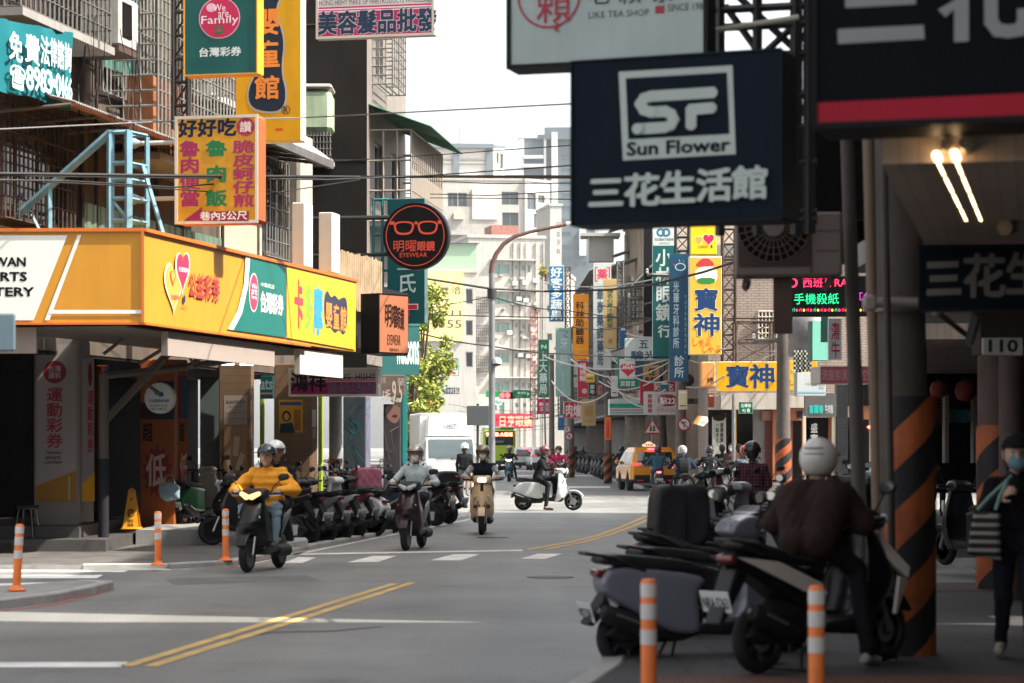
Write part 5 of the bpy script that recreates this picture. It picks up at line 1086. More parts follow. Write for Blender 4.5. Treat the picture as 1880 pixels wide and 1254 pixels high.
pole('downpipe', 'cream drain pipe left of the stout striped pole', P(1618, 0, 17.9).x, 17.9, .045, .045, 5.6, paint('#6f5d4b', .5), z0=.12, lean=(-.14, 0), cat='pipe', n=12)
pole('street_pole', 'slim leaning grey pole rising from behind the rider in the brown jacket', P(1585, 0, 20.0).x, 20.0, .062, .055, 5.2, paint('#4c4541', .6), z0=.12, lean=(-.17, 0), cat='pole', n=14)
t = pole('pillar', 'arcade pillar with orange and black stripes behind the woman in the mask', P(1836, 0, 26.0).x, 26.0, .24, .24, 3.25, M('pillar_brown', (.09, .06, .05), .8, var=.3, streak=.3), (0, 1.76, .85), z0=.12, cat='column')
pole('pillar', 'plain brown arcade pillar behind the house number plate', P(1858, 0, 24.2).x, 24.2, .13, .13, 3.2, M('pillar_brown', (.09, .06, .05), .8, var=.3, streak=.3), z0=.12, cat='column')
for k, y in enumerate((37.0, 42.0, 47.5, 53.0)):
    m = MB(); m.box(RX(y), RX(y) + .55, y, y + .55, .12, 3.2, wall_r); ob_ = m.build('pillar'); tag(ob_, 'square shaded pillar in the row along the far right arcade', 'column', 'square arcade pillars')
# ================================================================== FAR RIGHT: corner shop, the row of narrow houses, their signs
brick_b = M('beige_brick', (.36, .29, .24), .75, var=.2, scale=1.0, streak=.3, tile=(.26, .085, .55, .014))
corr_b = M('brown_sheet', (.40, .32, .25), .6, var=.3, scale=.8, streak=.5)
t, pl, W, Ht = block('corner_shop', 'pale brick corner building above the long yellow hot pot sign', 1300, 1640, 470, 80.0, -R(2), 10, brick_b, [(1392, 572, 1425, 622), (1436, 560, 1470, 620)], roofm=concrete)
for (x0, x1) in ((1392, 1425), (1436, 1470)): g = MB(); u0, v1 = pl.uv(x0, 572); u1, v0 = pl.uv(x1, 622); cage(g, u0, u1, v0, v1, .15, paint('#b5a898'), 5, 5, w=.035); g.build('window_grille', t)
O = P(1300, 820, 79.3); O.z = 0; cs = thing('storefront', 'white fascia and orange timber front of the corner hot pot shop', 'shop front', O, -R(2)); pc = Plane(O, -R(2))
def cb(x0, y0, x1, y1, y, dep, mt, nm, bev=0.0): u0, v1 = pc.uv(x0, y0); u1 = pc.uv(x1, y0)[0]; v0 = max(pc.uv(x0, y1)[1], .13); g = MB(); g.box(u0, u1, y, y + dep, v0, v1, mt, bev=bev); return g.build(nm, cs)
ow = M('orange_timber', (.36, .12, .05), .55, var=.3, scale=1.5); cream = M('cream_fascia', (.52, .48, .43), .65, var=.2, scale=.8, streak=.5)
cb(1322, 722, 1431, 752, -.5, .6, cream, 'fascia'); cb(1302, 725, 1321, 752, -.3, .5, cream, 'fascia'); cb(1448, 727, 1480, 749, -.5, .6, cream, 'fascia')
cb(1302, 752, 1480, 900, .5, .2, dark_in, 'back_wall'); cb(1345, 752, 1353, 900, .1, .3, M('mustard_panel', (.45, .27, .05), .6), 'door_panel'); cb(1383, 752, 1418, 900, .15, .2, M('grey_shutter', (.20, .19, .18), .5, var=.2), 'shutter'); cb(1400, 755, 1416, 772, .05, .1, M('pink_notice', (.38, .17, .14), .6), 'notice'); cb(1418, 750, 1430, 905, -.1, .4, ow, 'post'); cb(1405, 772, 1418, 900, .1, .1, M('dark_red_door', (.13, .03, .025), .5), 'door')
cb(1448, 749, 1480, 772, -.1, .3, ow, 'lintel'); cb(1450, 772, 1455, 905, -.1, .3, M('dark_red_door', (.13, .03, .025), .5), 'door_post'); cb(1472, 772, 1480, 905, -.1, .3, ow, 'post')
g = MB(); put_text(g, '寶', *(pc.uv(1461, 769)), *(pc.uv(1474, 754)), -.12, paint('#1c2a3c'), .03); g.build('emblem', cs)
sign('menu_board', 'pale vertical menu panel with black characters in the corner shop doorway', (1308, 766, 1333, 900), 79.0, R(3), .1, '#9d9c92', None, [('v', '一點水火', 1314, 776, 1320, 812, '#2a2a28', .03), ('v', '涮涮鍋屋', 1322, 776, 1328, 812, '#2a2a28', .03), ('o', 1320, 815, 3.5, 3.5, .8, '#2a2a28'), ('e', 1320, 767, 11, 6, '#2a1a12')], cat='sign board')
cx = thing('storefront', 'black tiled noodle shop front right of the orange corner shop', 'shop front', P(1478, 820, 71.0) * 1, -R(2)); cx.location.z = 0; pn = Plane(cx.location, -R(2))
def nb(x0, y0, x1, y1, y, dep, mt, nm): u0, v1 = pn.uv(x0, y0); u1 = pn.uv(x1, y0)[0]; v0 = max(pn.uv(x0, y1)[1], .0); g = MB(); g.box(u0, u1, y, y + dep, v0, v1, mt); return g.build(nm, cx)
bt_ = M('black_tile', (.03, .03, .033), .4, var=.3, tile=(.3, .1, .6, .01)); nb(1478, 722, 1535, 765, -.1, .5, M('grey_fascia', (.10, .095, .09), .6), 'fascia'); nb(1480, 765, 1478.5, 915, 0, .2, bt_, 'post'); nb(1535, 706, 1556, 915, -.1, .5, bt_, 'pillar'); nb(1480, 766, 1600, 915, .6, .2, dark_in, 'back_wall'); nb(1522, 766, 1527, 905, .1, .2, ow, 'post'); nb(1527, 764, 1534, 905, -.05, .2, M('lit_paper', (.55, .50, .36), .6), 'paper_strip'); nb(1474, 764, 1479, 905, -.15, .2, M('lit_paper', (.55, .50, .36), .6), 'paper_strip'); nb(1580, 745, 1610, 770, .1, .1, M('orange_lintel', (.34, .14, .06), .6), 'lintel'); nb(1555, 700, 1640, 745, .0, .3, dark_in, 'lintel')
g = MB(); q = lambda x, y: pn.uv(x, y)
for i, ch in enumerate('喜園春'): put_text(g, ch, q(1485 + i * 9, 0)[0], q(1485, 759)[1], q(1493 + i * 9, 0)[0], q(1485, 744)[1], -.115, paint('#2fb5ac'), .03)
for i, ch in enumerate('牛肉麵'): put_text(g, ch, q(1514 + i * 5, 0)[0], q(1485, 759)[1], q(1518.5 + i * 5, 0)[0], q(1485, 743)[1], -.115, paint('#b9c2c4'), .02)
g.build('lettering', cx); g = MB(); g.box(q(1488, 0)[0], q(1521, 0)[0], .2, .24, 0.2, q(1488, 768)[1], paint('#0c0c0e')); 
for i, ch in enumerate('盛富'): put_text(g, ch, q(1490, 0)[0], q(1488, 794 + i * 20)[1], q(1502, 0)[0], q(1488, 777 + i * 20)[1], .19, paint('#d5d8d6'), .03)
g.build('banner_panel', cx); g = MB(); g.lathe([(0, -.06), (.07, 0), (0, .06)], M('red_lamp', (1.0, .08, .05), .5, emit=5.0), 12, MT((q(1598, 0)[0], .3, q(1598, 784)[1]))); g.build('red_lamp', cx)
# row of narrow houses running away on the right
def RX2(y): return 6.35 - .0155 * (y - 80)
AR2 = math.atan2(-1.0, .0155)
rr = random.Random(21)
def rowhouse(label, y0, y1, Hh, mat, roofc, extra=0):
    O = Vector((RX2(y1) , y1, 0)); L = y1 - y0; t = thing('row_house', label, 'building', O, AR2); m = MB()
    hs_ = []
    for z in np.arange(4.3, Hh - 1.4, 3.2):
        for u in np.arange(.8, L - 1.8, 3.4): hs_.append((u, z, u + 1.7, z + 1.5))
    holed_wall(m, L, Hh, hs_, mat, v0=3.4); m.quad((L, 0, 0), (L, 9, 0), (L, 9, Hh), (L, 0, Hh), mat); m.quad((0, 9, 0), (0, 0, 0), (0, 0, Hh), (0, 9, Hh), mat)
    m.build('wall', t); m = MB(); m.box(-.1, L + .1, -.1, 9, Hh, Hh + .25, roofc); corrugated(m, 0, L, -.9, Hh - .1, .1, Hh + .25, tin, .25, .03); m.build('roof', t)
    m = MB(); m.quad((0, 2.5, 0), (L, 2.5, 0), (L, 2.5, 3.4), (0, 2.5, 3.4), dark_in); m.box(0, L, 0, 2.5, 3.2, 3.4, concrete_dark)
    m.box(.5, L * .45, 2.3, 2.45, .1, 2.9, M('grey_shutter', (.20, .19, .18), .5, var=.2)); m.box(L * .6, L * .95, 2.2, 2.45, .1, 2.6, paint(rr.choice(['#8a5a22', '#6a3a32', '#3a5a5a', '#7a7468']), .6)); m.build('shop_front', t)
    for h_ in hs_[:10]:
        window(t, *h_, n=2)
    for h_ in hs_[:10:2]: g = MB(); cage(g, h_[0] - .1, h_[2] + .1, h_[1] - .1, h_[3] + .1, .55, steel_grey, 7, 5, w=.04); g.build('window_cage', t)
    for k in range(7):
        u, z = rr.uniform(.5, L - 1.2), rr.uniform(3.8, Hh - 1); g = MB()
        if k % 3: g.box(u, u + .8, -.4, -.02, z, z + .6, rr.choice((alu, tin, steel_grey)), bev=.03); g.build('air_conditioner', t)
        else: corrugated(g, u, u + 1.8, 0, z + .3, -.9, z, rr.choice((green_sheet, tin)), .2, .03); g.build('awning', t)
    g = MB()
    for u in np.arange(.3, L, 1.1): g.box(u, u + .12, -.05, 0, 3.5, Hh - .2, mat)
    g.build('pilaster', t)
    return t
spec_ = [('brown ribbed row house behind the tall optician signs on the right', 88, 104, 8.6, corr_b), ('beige row house with tin eaves next to the brown ribbed one', 104.1, 122, 12.5, M('row_beige', (.42, .35, .28), .8, var=.25, streak=.45)), ('grey row house behind the yellow hearing aid sign', 122.1, 140, 10.8, M('grey_old_wall', (.42, .40, .36), .8, var=.25, streak=.4)), ('farther beige row house above the blue grocer sign', 140.1, 165, 12.0, tile_beige), ('farthest row house at the end of the right side', 165.1, 205, 10.0, plaster_white)]
for s in spec_: rowhouse(*s, concrete)
m = MB(); m.box(-.7, .5, 0, .8, 0, 1.2, plaster_white); m.box(-1.1, .8, -.5, 1.4, 1.2, 1.35, plaster_white); rs = m.build('roof_shed'); rs.location = P(1108, 0, 118) ; rs.location.z = H + (820 - 480) / F * 118; tag(rs, 'small rooftop shed with a white flat roof above the pharmacy sign', 'shed')
# signs of the right row (x0,y0,x1,y1), distance
S = sign; Z = -R(2)
S('hotpot_sign', 'long yellow hot pot sign with two bold dark blue characters above the corner shop', (1316, 664, 1428, 718), 77.0, -R(1), .5, '#e5a012', '#d8cdbb', [('t', '寶', 1334, 671, 1374, 711, '#c9a860', .07), ('t', '寶', 1334, 671, 1374, 711, '#1d3a63', .035), ('t', '神', 1377, 669, 1420, 712, '#c9a860', .07), ('t', '神', 1377, 669, 1420, 712, '#1d3a63', .035)])
S('hotpot_sign', 'shorter yellow panel continuing the hot pot sign right of the pole', (1448, 662, 1500, 717), 77.4, -R(1), .4, '#cfa02c', None, [('t', 'しゃぶ', 1450, 698, 1480, 708, '#2a2c34', .02), ('e', 1464, 684, 7, 8, '#2a3a54')])
t, pl, W, Ht = S('hotpot_sign', 'tall yellow hot pot blade sign with blue brush characters and red kana', (1266, 470, 1325, 651), 76.0, R(3), .35, '#d8a43c', '#c8c2b4', [
    ('r', 1267, 471, 1325, 474, '#d9c8a0'), ('p', spoly([(1273, 500), (1290, 488), (1315, 490), (1318, 512), (1310, 520), (1280, 520)], 2), '#e9e2d2'), ('p', spoly([(1278, 484), (1290, 474), (1300, 474), (1310, 482), (1312, 489), (1278, 490)], 2), '#b23a3c'), ('p', spoly([(1279, 510), (1314, 510), (1311, 521), (1281, 521)], 1), '#2f7a3c'),
    ('t', '寶', 1276, 530, 1317, 570, '#d2c4a0', .07), ('t', '寶', 1276, 530, 1317, 570, '#1d3a63', .035), ('t', '神', 1274, 576, 1320, 616, '#d2c4a0', .07), ('t', '神', 1274, 576, 1320, 616, '#1d3a63', .035), ('t', 'しゃぶ', 1272, 620, 1305, 636, '#b8382c', .01), ('t', 'しゃぶ', 1290, 633, 1323, 648, '#b8382c', .01)])
S('lottery_sign', 'bright yellow square lottery sign with two hearts at the top of the right cluster', (1268, 412, 1316, 467), 78.5, Z, .3, '#f2c81c', '#d8b020', [('p', heart(1283, 441, 17, 20), '#f0d8b0'), ('p', heart(1283, 441, 14, 17), '#f0a040'), ('p', heart(1301, 439, 23, 24), '#f0d8c0'), ('p', heart(1301, 439, 20, 21), '#c02850'), ('t', '公益彩券', 1282, 451, 1299, 455, '#c03a2c', .02), ('r', 1305, 450, 1308, 455, '#2a3a5a')])
S('optician_sign', 'tall teal and white optician blade sign with a linked ring logo', (1198, 380, 1240, 660), 84.0, Z, .4, '#14605f', '#a9b4b0', [('r', 1199, 381, 1239, 451, '#cdd2cc'), ('o', 1213, 427, 8, 8, 4, '#2f6f86'), ('o', 1223, 427, 8, 8, 4, '#2f6f86'), ('t', 'KOBAYASHI', 1203, 437, 1236, 442, '#3a5a66', .02), ('t', 'OPTICAL', 1211, 445, 1229, 448, '#6a7a80', .02), ('v', '小林眼鏡', 1204, 456, 1234, 590, '#cfdad4', .03), ('v', '行', 1208, 596, 1232, 620, '#cfdad4', .03)])
S('dental_sign', 'tall dark blue dental blade sign between the optician and hot pot signs', (1229, 466, 1264, 700), 81.0, Z, .3, '#1a4a66', '#1a3a4c', [('o', 1249, 490, 10, 7, 2, '#b9c8cc'), ('l', [(1236, 484), (1240, 488)], 1.5, '#b2404a'), ('l', [(1247, 477), (1248, 481)], 1.5, '#c9a84a'), ('l', [(1254, 478), (1256, 482)], 1.5, '#3a9a5a'), ('v', '光華牙科診所', 1236, 516, 1247, 640, '#b5c4c8', .02), ('v', 'YUTARDENTAL', 1257, 540, 1262, 650, '#8fa8b2', .02), ('v', '診所', 1238, 652, 1256, 694, '#b5c4c8', .02)])
S('optician_sign', 'pale grey eye test sign with dark characters over the pole', (1147, 621, 1212, 662), 88.0, Z, .3, '#b3bcb8', None, [('t', '五', 1173, 625, 1190, 639, '#35455a', .03), ('t', '華', 1202, 624, 1219, 639, '#35455a', .03), ('t', '驗光', 1158, 644, 1206, 660, '#35455a', .03, True)])
S('store_sign', 'green bordered white convenience store sign with a red heart', (1134, 655, 1184, 711), 92.0, Z, .3, '#1b7d6a', None, [('r', 1137, 659, 1166, 696, '#c3c8c2'), ('r', 1166, 659, 1182, 696, '#31455a'), ('p', heart(1153, 678, 29, 26), '#c8203c'), ('t', 'Hi-Life', 1144, 669, 1164, 678, '#e9dcd6', .02), ('t', '萊爾富', 1139, 699, 1166, 709, '#b9cbc2', .03)])
S('eatery_sign', 'brown paper coloured eatery sign with a bold black character', (1181, 671, 1211, 700), 90.0, Z, .25, '#b08a5a', None, [('t', '任', 1190, 676, 1203, 689, '#1c1814', .04), ('t', '點食記', 1185, 692, 1210, 699, '#1c1814', .03)])
S('eatery_sign', 'crimson eatery sign partly behind the white dot pattern sign', (1175, 701, 1240, 742), 89.0, Z, .25, '#a51c3c', None, [('t', '好吃', 1200, 704, 1236, 717, '#d9c4b8', .03, True)])
S('eatery_sign', 'white horizontal beauty shop sign with crimson rounded band', (1182, 719, 1244, 762), 86.0, Z, .25, '#bdb6b2', None, [('p', spoly([(1208, 724), (1243, 724), (1243, 746), (1208, 746)], 2), '#8e2038'), ('t', '點22', 1211, 729, 1240, 742, '#e4dcd8', .03)] + [('r', 1189.5, 724 + k * 8.8, 1197, 731 + k * 8.8, '#a04a50') for k in range(4)] + [('o', 1209 + k * 7.5, 753, 3, 3, .9, '#a05a50') for k in range(5)])
S('eatery_sign', 'red panel behind the optician sign with white script', (1180, 583, 1224, 621), 93.0, Z, .25, '#b01c34', None, [('t', '豆花', 1188, 606, 1220, 619, '#d8c8c0', .03), ('r', 1188, 580, 1206, 606, '#8a9294')])
S('pharmacy_sign', 'tall white pharmacy blade sign with a red boxed character on top', (1089, 483, 1122, 680), 104.0, Z, .3, '#b9bdb8', '#9a9e9a', [('l', [(1097, 491), (1093, 491), (1093, 516), (1097, 516)], 2, '#c8304a'), ('l', [(1114, 491), (1119, 491), (1119, 510)], 2, '#c8304a'), ('t', '薬', 1097, 494, 1115, 512, '#c8304a', .03), ('v', '華泰藥師藥局', 1096, 528, 1108, 672, '#34485c', .03)])
S('cram_school_sign', 'narrow tan cram school sign with green characters beside the pharmacy sign', (1108, 512, 1132, 640), 100.0, Z, .3, '#b79a66', '#a88c5c', [('v', '揚名心算才藝教室', 1114, 529, 1126, 602, '#2f5a34', .03), ('t', '招', 1117, 622, 1124, 630, '#5a4a30', .02)])
S('hearing_aid_sign', 'orange yellow hearing aid blade sign with dark characters', (1052, 540, 1081, 660), 112.0, Z, .3, '#f0960e', '#d0820c', [('v', '科林助聽器', 1057, 553, 1072, 632, '#33261c', .03), ('v', '助聽', 1074, 554, 1078, 590, '#d9c28a', .02), ('r', 1053, 640, 1081, 642, '#e8a83a')])
S('grocer_sign', 'blue grocer blade sign with white characters standing out over the street', (1008, 487, 1035, 590), 150.0, Z, .4, '#1f6a94', '#9fb2b8', [('r', 1009, 487.5, 1034, 489, '#c3d2d6'), ('v', '好客多蔬果', 1011, 490, 1032, 588, '#d9e4e6', .035)])
S('drugstore_sign', 'green drugstore blade sign with white characters beside the red lattice mast', (988, 623, 1008, 730), 150.0, Z, .3, '#157a55', '#9fb2b0', [('t', 'N', 994, 633, 1003, 640, '#dff0e4', .04), ('v', '上大藥局', 990, 644, 1005, 724, '#d5e4dc', .03)])
S('faded_sign', 'faded pale teal sign with worn outline lettering left of the hearing aid sign', (1020, 602, 1048, 728), 125.0, Z, .3, '#8fb0a8', '#7a9a8a', [('l', [(1027, 606), (1043, 609), (1035, 616), (1042, 620)], 1.2, '#5a6a6a'), ('t', '牙', 1028, 622, 1043, 640, '#c9d5d2', .01), ('t', '醫', 1028, 650, 1043, 670, '#c9d5d2', .01), ('v', '家庭牙醫', 1031, 684, 1037, 722, '#b9cac6', .01)])
S('hotel_sign', 'crimson square hotel sign with white lettering below the drugstore sign', (986, 732, 1014, 760), 140.0, Z, .3, '#c01c4a', None, [('t', '蝦皮店', 997, 739, 1011, 746, '#e9ccd2', .02), ('t', '店到店', 991, 747, 1011, 755, '#e9ccd2', .02), ('r', 990, 739, 996, 745, '#e9ccd2')])
S('noodle_sign', 'tilted red noodle sign with white characters hung above the street', (1035, 737, 1067, 768), 118.0, R(4), .25, '#b9283c', '#c9c2ba', [('t', '肉燴', 1038, 741, 1066, 765, '#e9d5d0', .03, True)], frame='#c9c2ba', fw=.03)
S('faded_sign', 'tan faded medicine board next to the tilted red noodle sign', (1068, 733, 1094, 782), 114.0, Z, .2, '#b89a6c', None, [('t', '藥', 1073, 745, 1090, 765, '#a8804a', .03), ('t', '中藥行', 1072, 770, 1090, 776, '#a8804a', .01)])
S('shop_sign', 'red vertical sign with dark writing below the orange hearing aid sign', (1060, 662, 1080, 730), 110.0, Z, .25, '#b32438', '#c9b8a8', [('v', '鍋燒麵', 1064, 666, 1076, 700, '#e0cac4', .03), ('e', 1073, 718, 5, 5, '#c9a89a')])
S('shop_sign', 'small dark green sign with a white character under the pharmacy sign', (1081, 704, 1094, 726), 108.0, Z, .2, '#14201a', None, [('v', '尿布', 1083, 706, 1092, 724, '#c9d0c8', .03)])
S('shop_sign', 'small dark red sign next to the green one under the pharmacy sign', (1095, 704, 1109, 728), 107.5, Z, .2, '#6a1c2a', None, [('v', '奶粉', 1097, 706, 1107, 726, '#b98a8a', .03)])
S('banner', 'slim orange vertical banner on a striped pole beside the taxi', (1110, 766, 1122, 808), 104.0, Z, .04, '#f0693c', None, [('v', '大特價優惠', 1113, 769, 1119, 804, '#a83a22', .02)], cat='banner')
S('fascia_sign', 'white convenience store fascia with teal and pink stripes', (1119, 733, 1182, 762), 98.0, R(4), .5, '#c3ccca', None, [('r', 1119, 741, 1182, 749, '#1f9a86'), ('r', 1119, 752, 1182, 754, '#c05a7a'), ('r', 1119, 757, 1182, 758.5, '#2f9a86')])
S('fascia_sign', 'wide red optician fascia with pale characters behind the green bus', (905, 760, 978, 786), 215.0, R(6), .5, '#d03a4c', None, [('t', '日亨眼鏡', 915, 763, 976, 783, '#e9c0a0', .03, True)])
S('led_sign', 'black LED display with red and green dot characters behind the leaning pole', (1442, 508, 1606, 581), 48.0, -R(8), .3, '#050505', '#141012', [], facemat=M('led_panel', (.004, .004, .005), .4))
t = thing('led_text', 'x', 'x'); bpy.data.objects.remove(t)
O = P(1442, 581, 48.0); pq = Plane(O, -R(8)); led = [o for o in COL.objects if o.name.startswith('led_sign')][0]; g = MB()
LR = M('led_red', (1.0, .03, .10), .5, emit=1.3, var=0); LG = M('led_green', (.02, .75, .28), .5, emit=.8, var=0); LP = M('led_purple', (.6, .06, .5), .5, emit=.7, var=0); LY = M('led_yellow', (.8, .6, .03), .5, emit=.9, var=0)
def lt(s, x0, y0, x1, y1, mt, bold=.01): put_text(g, s, pq.uv(x0, 540)[0], pq.uv(x0, y1)[1] - O.z, pq.uv(x1, 540)[0], pq.uv(x0, y0)[1] - O.z, -.012, mt, bold)
lt('西班牙RA', 1474, 510, 1556, 528, LR); lt('手機殺紙', 1458, 539, 1540, 559, LG); lt('紅包', 1566, 536, 1604, 552, LP)
for k in range(12): lt('●', 1448 + k * 13, 567, 1452 + k * 13, 572, LY if k % 2 == 0 else LR); lt('ri', 1455 + k * 13, 565, 1459 + k * 13, 572, LR if k % 3 else LG)
cxx = pq.uv(1455, 540)[0]; czz = pq.uv(1455, 519)[1] - O.z; 
for i in range(24): a, b = 2 * PI * i / 24, 2 * PI * (i + 1) / 24; g.flat([(cxx + .065 * cos(a), czz + .065 * sin(a)), (cxx + .1 * cos(a), czz + .1 * sin(a)), (cxx + .1 * cos(b), czz + .1 * sin(b)), (cxx + .065 * cos(b), czz + .065 * sin(b))], -.012, LR)
g.build('lettering', led)
S('noodle_sign', 'white upright noodle sign with red characters under the LED display', (1521, 585, 1545, 660), 58.0, -R(4), .3, '#a9aeb2', '#c9c6c0', [('v', '湯牛', 1526, 592, 1542, 658, '#a0203a', .02), ('e', 1533, 597, 3, 5, '#b0243c')], frame='#b9bcbc', fw=.02)
S('awning_banner', 'faded pink shop awning with cut white lettering behind the leaning pole', (1506, 672, 1604, 704), 56.0, R(6), 1.0, '#c26a74', '#b9aaa4', [('t', '洗髮剪燙染髮控油', 1509, 678, 1602, 698, '#d9b9b8', .01, True)])
S('cafe_sign', 'pale cafe fascia with faint lettering left of the pink awning', (1463, 684, 1516, 727), 66.0, R(5), .4, '#b5bcbc', '#8a9292', [('t', 'cafe&', 1478, 702, 1488, 707, '#a08a84', 0), ('r', 1490, 697, 1500, 708, '#5a6670'), ('t', 'lso', 1503, 700, 1514, 715, '#a59a98', 0), ('r', 1463, 719, 1516, 722, '#7fa2b2')])
S('sheet_cladding', 'teal ribbed metal panel wall above the pale cafe fascia', (1491, 589, 1522, 662), 64.0, R(16), .3, '#6fae9c', '#3a5a50', [('r', 1507, 560, 1520, 628, '#16302c')], cat='panel')
g = MB(); O = P(1458, 682, 69.0); k_ = 69 / F
for i in range(10):
    for j in range(9):
        if (i + j) % 2 == 0: g.box(i * 3.2 * k_, (i * 3.2 + 2.9) * k_, -.02 + .05 * (i % 3), .1, j * 4.4 * k_, (j * 4.4 + 3.8) * k_, paint('#b5b4a8'))
g.box(0, 33 * k_, .1, .16, 0, 40 * k_, frame_dark); ob_ = g.build('woven_screen'); ob_.location = O; tag(ob_, 'black and white checkered screen beside the teal ribbed panel', 'screen')
O = P(1432, 0, 70); t = thing('water_tank', 'grey rooftop water tank below the LED display', 'water tank', P(1458, 640, 72), 0); g = MB(); g.lathe([(.62, 0), (.65, .1), (.62, .5), (.65, .55), (.62, 1.0), (.5, 1.15), (0, 1.2)], M('tank_grey', (.17, .16, .155), .5, .2, var=.3), 24, MT((.55, .8, -.2))); g.build('tank', t)
S('round_board', 'orange round board half behind the corner of the yellow hot pot sign', (1286, 664, 1314, 712), 78.5, 0, .1, '#d8965a', None, [('t', '烤', 1298, 693, 1310, 703, '#4a2a1a', .02)], corner=.2)
O = P(1275, 772, 74); t = thing('lantern_sign', 'tilted white and orange lantern shaped sign by the no turn sign', 'shop sign', O, R(20)); t.rotation_euler = (0, R(12), R(15)); k_ = 74 / F; g = MB(); g.prism([(-.02, -.1), (.3, -.12), (.42, .06), (.36, .2), (.08, .16)], -.08, .08, paint('#d9cdbd')); g.prism([(-.02, -.1), (.1, -.11), (.16, .17), (.08, .16)], -.085, .085, paint('#e0843a')); put_text(g, 'sale', .16, -.04, .34, .06, -.09, paint('#c9884a'), .01); g.build('sign_box', t)
xs_ = [(1212, 700, 1228, 742, 'plain teal hanging board by the loudspeaker pole', '#24626a'), (1122, 690, 1135, 728, 'plain white hanging board beside the heart store sign', '#c9c6bc'), (1138, 600, 1150, 640, 'plain blue hanging board left of the eye test sign', '#2a5a8a'), (1075, 684, 1092, 702, 'plain yellow hanging board under the pharmacy sign', '#d8a838'), (1246, 716, 1262, 752, 'plain cream hanging board below the dental sign', '#c8b898'), (1024, 760, 1036, 790, 'plain blue hanging board under the tilted noodle sign', '#2f6a9a'), (1300, 722, 1312, 748, 'plain rust red hanging board at the corner shop edge', '#8a3a2a')]
for x0, y0, x1, y1, lab, c in xs_: S('hanging_board', lab, (x0, y0, x1, y1), 82 + (1240 - x0) * .15 if x0 < 1290 else 78.2, Z, .2, c, None, [('r', x0 + 2, y0 + 3, x1 - 2, y0 + 6, '#d8d2c4'), ('r', x0 + 2, y1 - 8, x1 - 3, y1 - 6, '#4a4440')], cat='sign board')
# rusty sign lattices of the right cluster
def lattice(label, px, y0, y1, d, w, n, mat, name='sign_lattice'):
    O = P(px, y1, d); t = thing(name, label, 'sign frame', O, 0); hh = (y1 - y0) / F * d; g = MB()
    for x in (0, w):
        for y in (0, w * .8): g.bar((x, y, 0), (x, y, hh), .06, mat)
    for k in range(n + 1):
        z = hh * k / n; g.bar((0, 0, z), (w, 0, z), .04, mat); g.bar((0, w * .8, z), (w, w * .8, z), .035, mat); g.bar((0, 0, z), (0, w * .8, z), .035, mat)
        if k < n: z2 = hh * (k + 1) / n; g.bar((0, 0, z), (w, 0, z2), .03, mat); g.bar((w, 0, z), (0, 0, z2), .03, mat)
    g.build('lattice', t)
lattice('rusty steel lattice behind the tall yellow hot pot blade sign', 1327, 420, 670, 78.6, .42, 9, steel_rust)
lattice('dark steel lattice between the optician sign and the yellow lottery sign', 1241, 410, 660, 83, .45, 10, frame_dark)
lattice('steel lattice in front of the pale brick corner building', 1352, 590, 665, 77.6, 1.2, 2, steel_rust)
lattice('thin red lattice mast on the white tiled block side of the street', 974, 572, 770, 200, .6, 16, M('red_lead', (.33, .10, .08), .6, var=.2), 'lattice_mast')
lattice('dark lattice bracket right of the blue grocer sign', 1038, 490, 640, 148, .3, 9, steel_rust)
lattice('dark lattice behind the tan cram school sign', 1133, 480, 640, 101.5, .25, 9, steel_grey)
m = MB(); O = P(1182, 660, 92.5); m.box(0, .32, 0, .3, 0, (660 - 405) / F * 92.5, paint('#15161a')); ob_ = m.build('black_board'); ob_.location = O; tag(ob_, 'black upright panel left of the tall teal optician sign', 'panel')
# ================================================================== poles, street lamp, traffic signs
up = M('pole_brown', (.15, .125, .11), .85, var=.35, scale=2, streak=.4)
pole('utility_pole', 'tall dark utility pole rising through the pale eye test sign', P(1222, 0, 96).x, 96.0, .17, .12, 8.4, M('wood_pole', (.07, .052, .042), .85, var=.3), (.0, 1.1, .5), crossarms=((7.5, 2.2, .3, 4), (6.2, 1.6, .3, 3)), lean=(-.45, 0), group='utility poles of the crossing')
pole('utility_pole', 'pale brown utility pole carrying the loudspeaker beside the no turn sign', P(1250, 0, 84).x, 84.0, .2, .14, 8.2, up, (0, 1.3, .5), lean=(.0, 0), crossarms=((7.6, 2.4, .2, 4),), group='utility poles of the crossing')
pole('utility_pole', 'thick dark utility pole in front of the corner hot pot shop', P(1438, 0, 74).x, 74.0, .24, .17, 7.2, M('pole_dark', (.10, .085, .075), .85, var=.3, streak=.3), (0, 1.9, .68), group='utility poles of the crossing', crossarms=((4.9, 1.8, -.2, 3),))
pole('utility_pole', 'utility pole with orange striped foot left of the taxi', P(1116, 0, 108).x, 108.0, .18, .13, 6.2, up, (0, 1.35, .55), group='utility poles of the crossing', crossarms=((5.4, 1.8, .2, 4),))
pole('utility_pole', 'dark utility pole beside the green drugstore sign', P(1013, 0, 135).x, 135.0, .17, .13, 6.8, up, (0, 1.5, .6), group='utility poles of the crossing')
pole('utility_pole', 'dark striped utility pole left of the faded teal sign by the no turn roundel', P(1048, 0, 128).x, 128.0, .2, .15, 6.2, up, (0, 1.5, .6), group='utility poles of the crossing', crossarms=((5.4, 1.6, .2, 3),))
g = MB(); t = thing('loudspeaker', 'black horn loudspeaker mounted on the pale brown utility pole', 'loudspeaker', P(1263, 698, 83.5), 0); g.lathe([(.03, .3), (.06, .2), (.12, .05), (.22, 0), (.2, .01), (.05, .18), (0, .18)], frame_dark, 20, MR(R(90), 4, 'X') @ MT((0, 0, -.0))); g.build('horn', t)
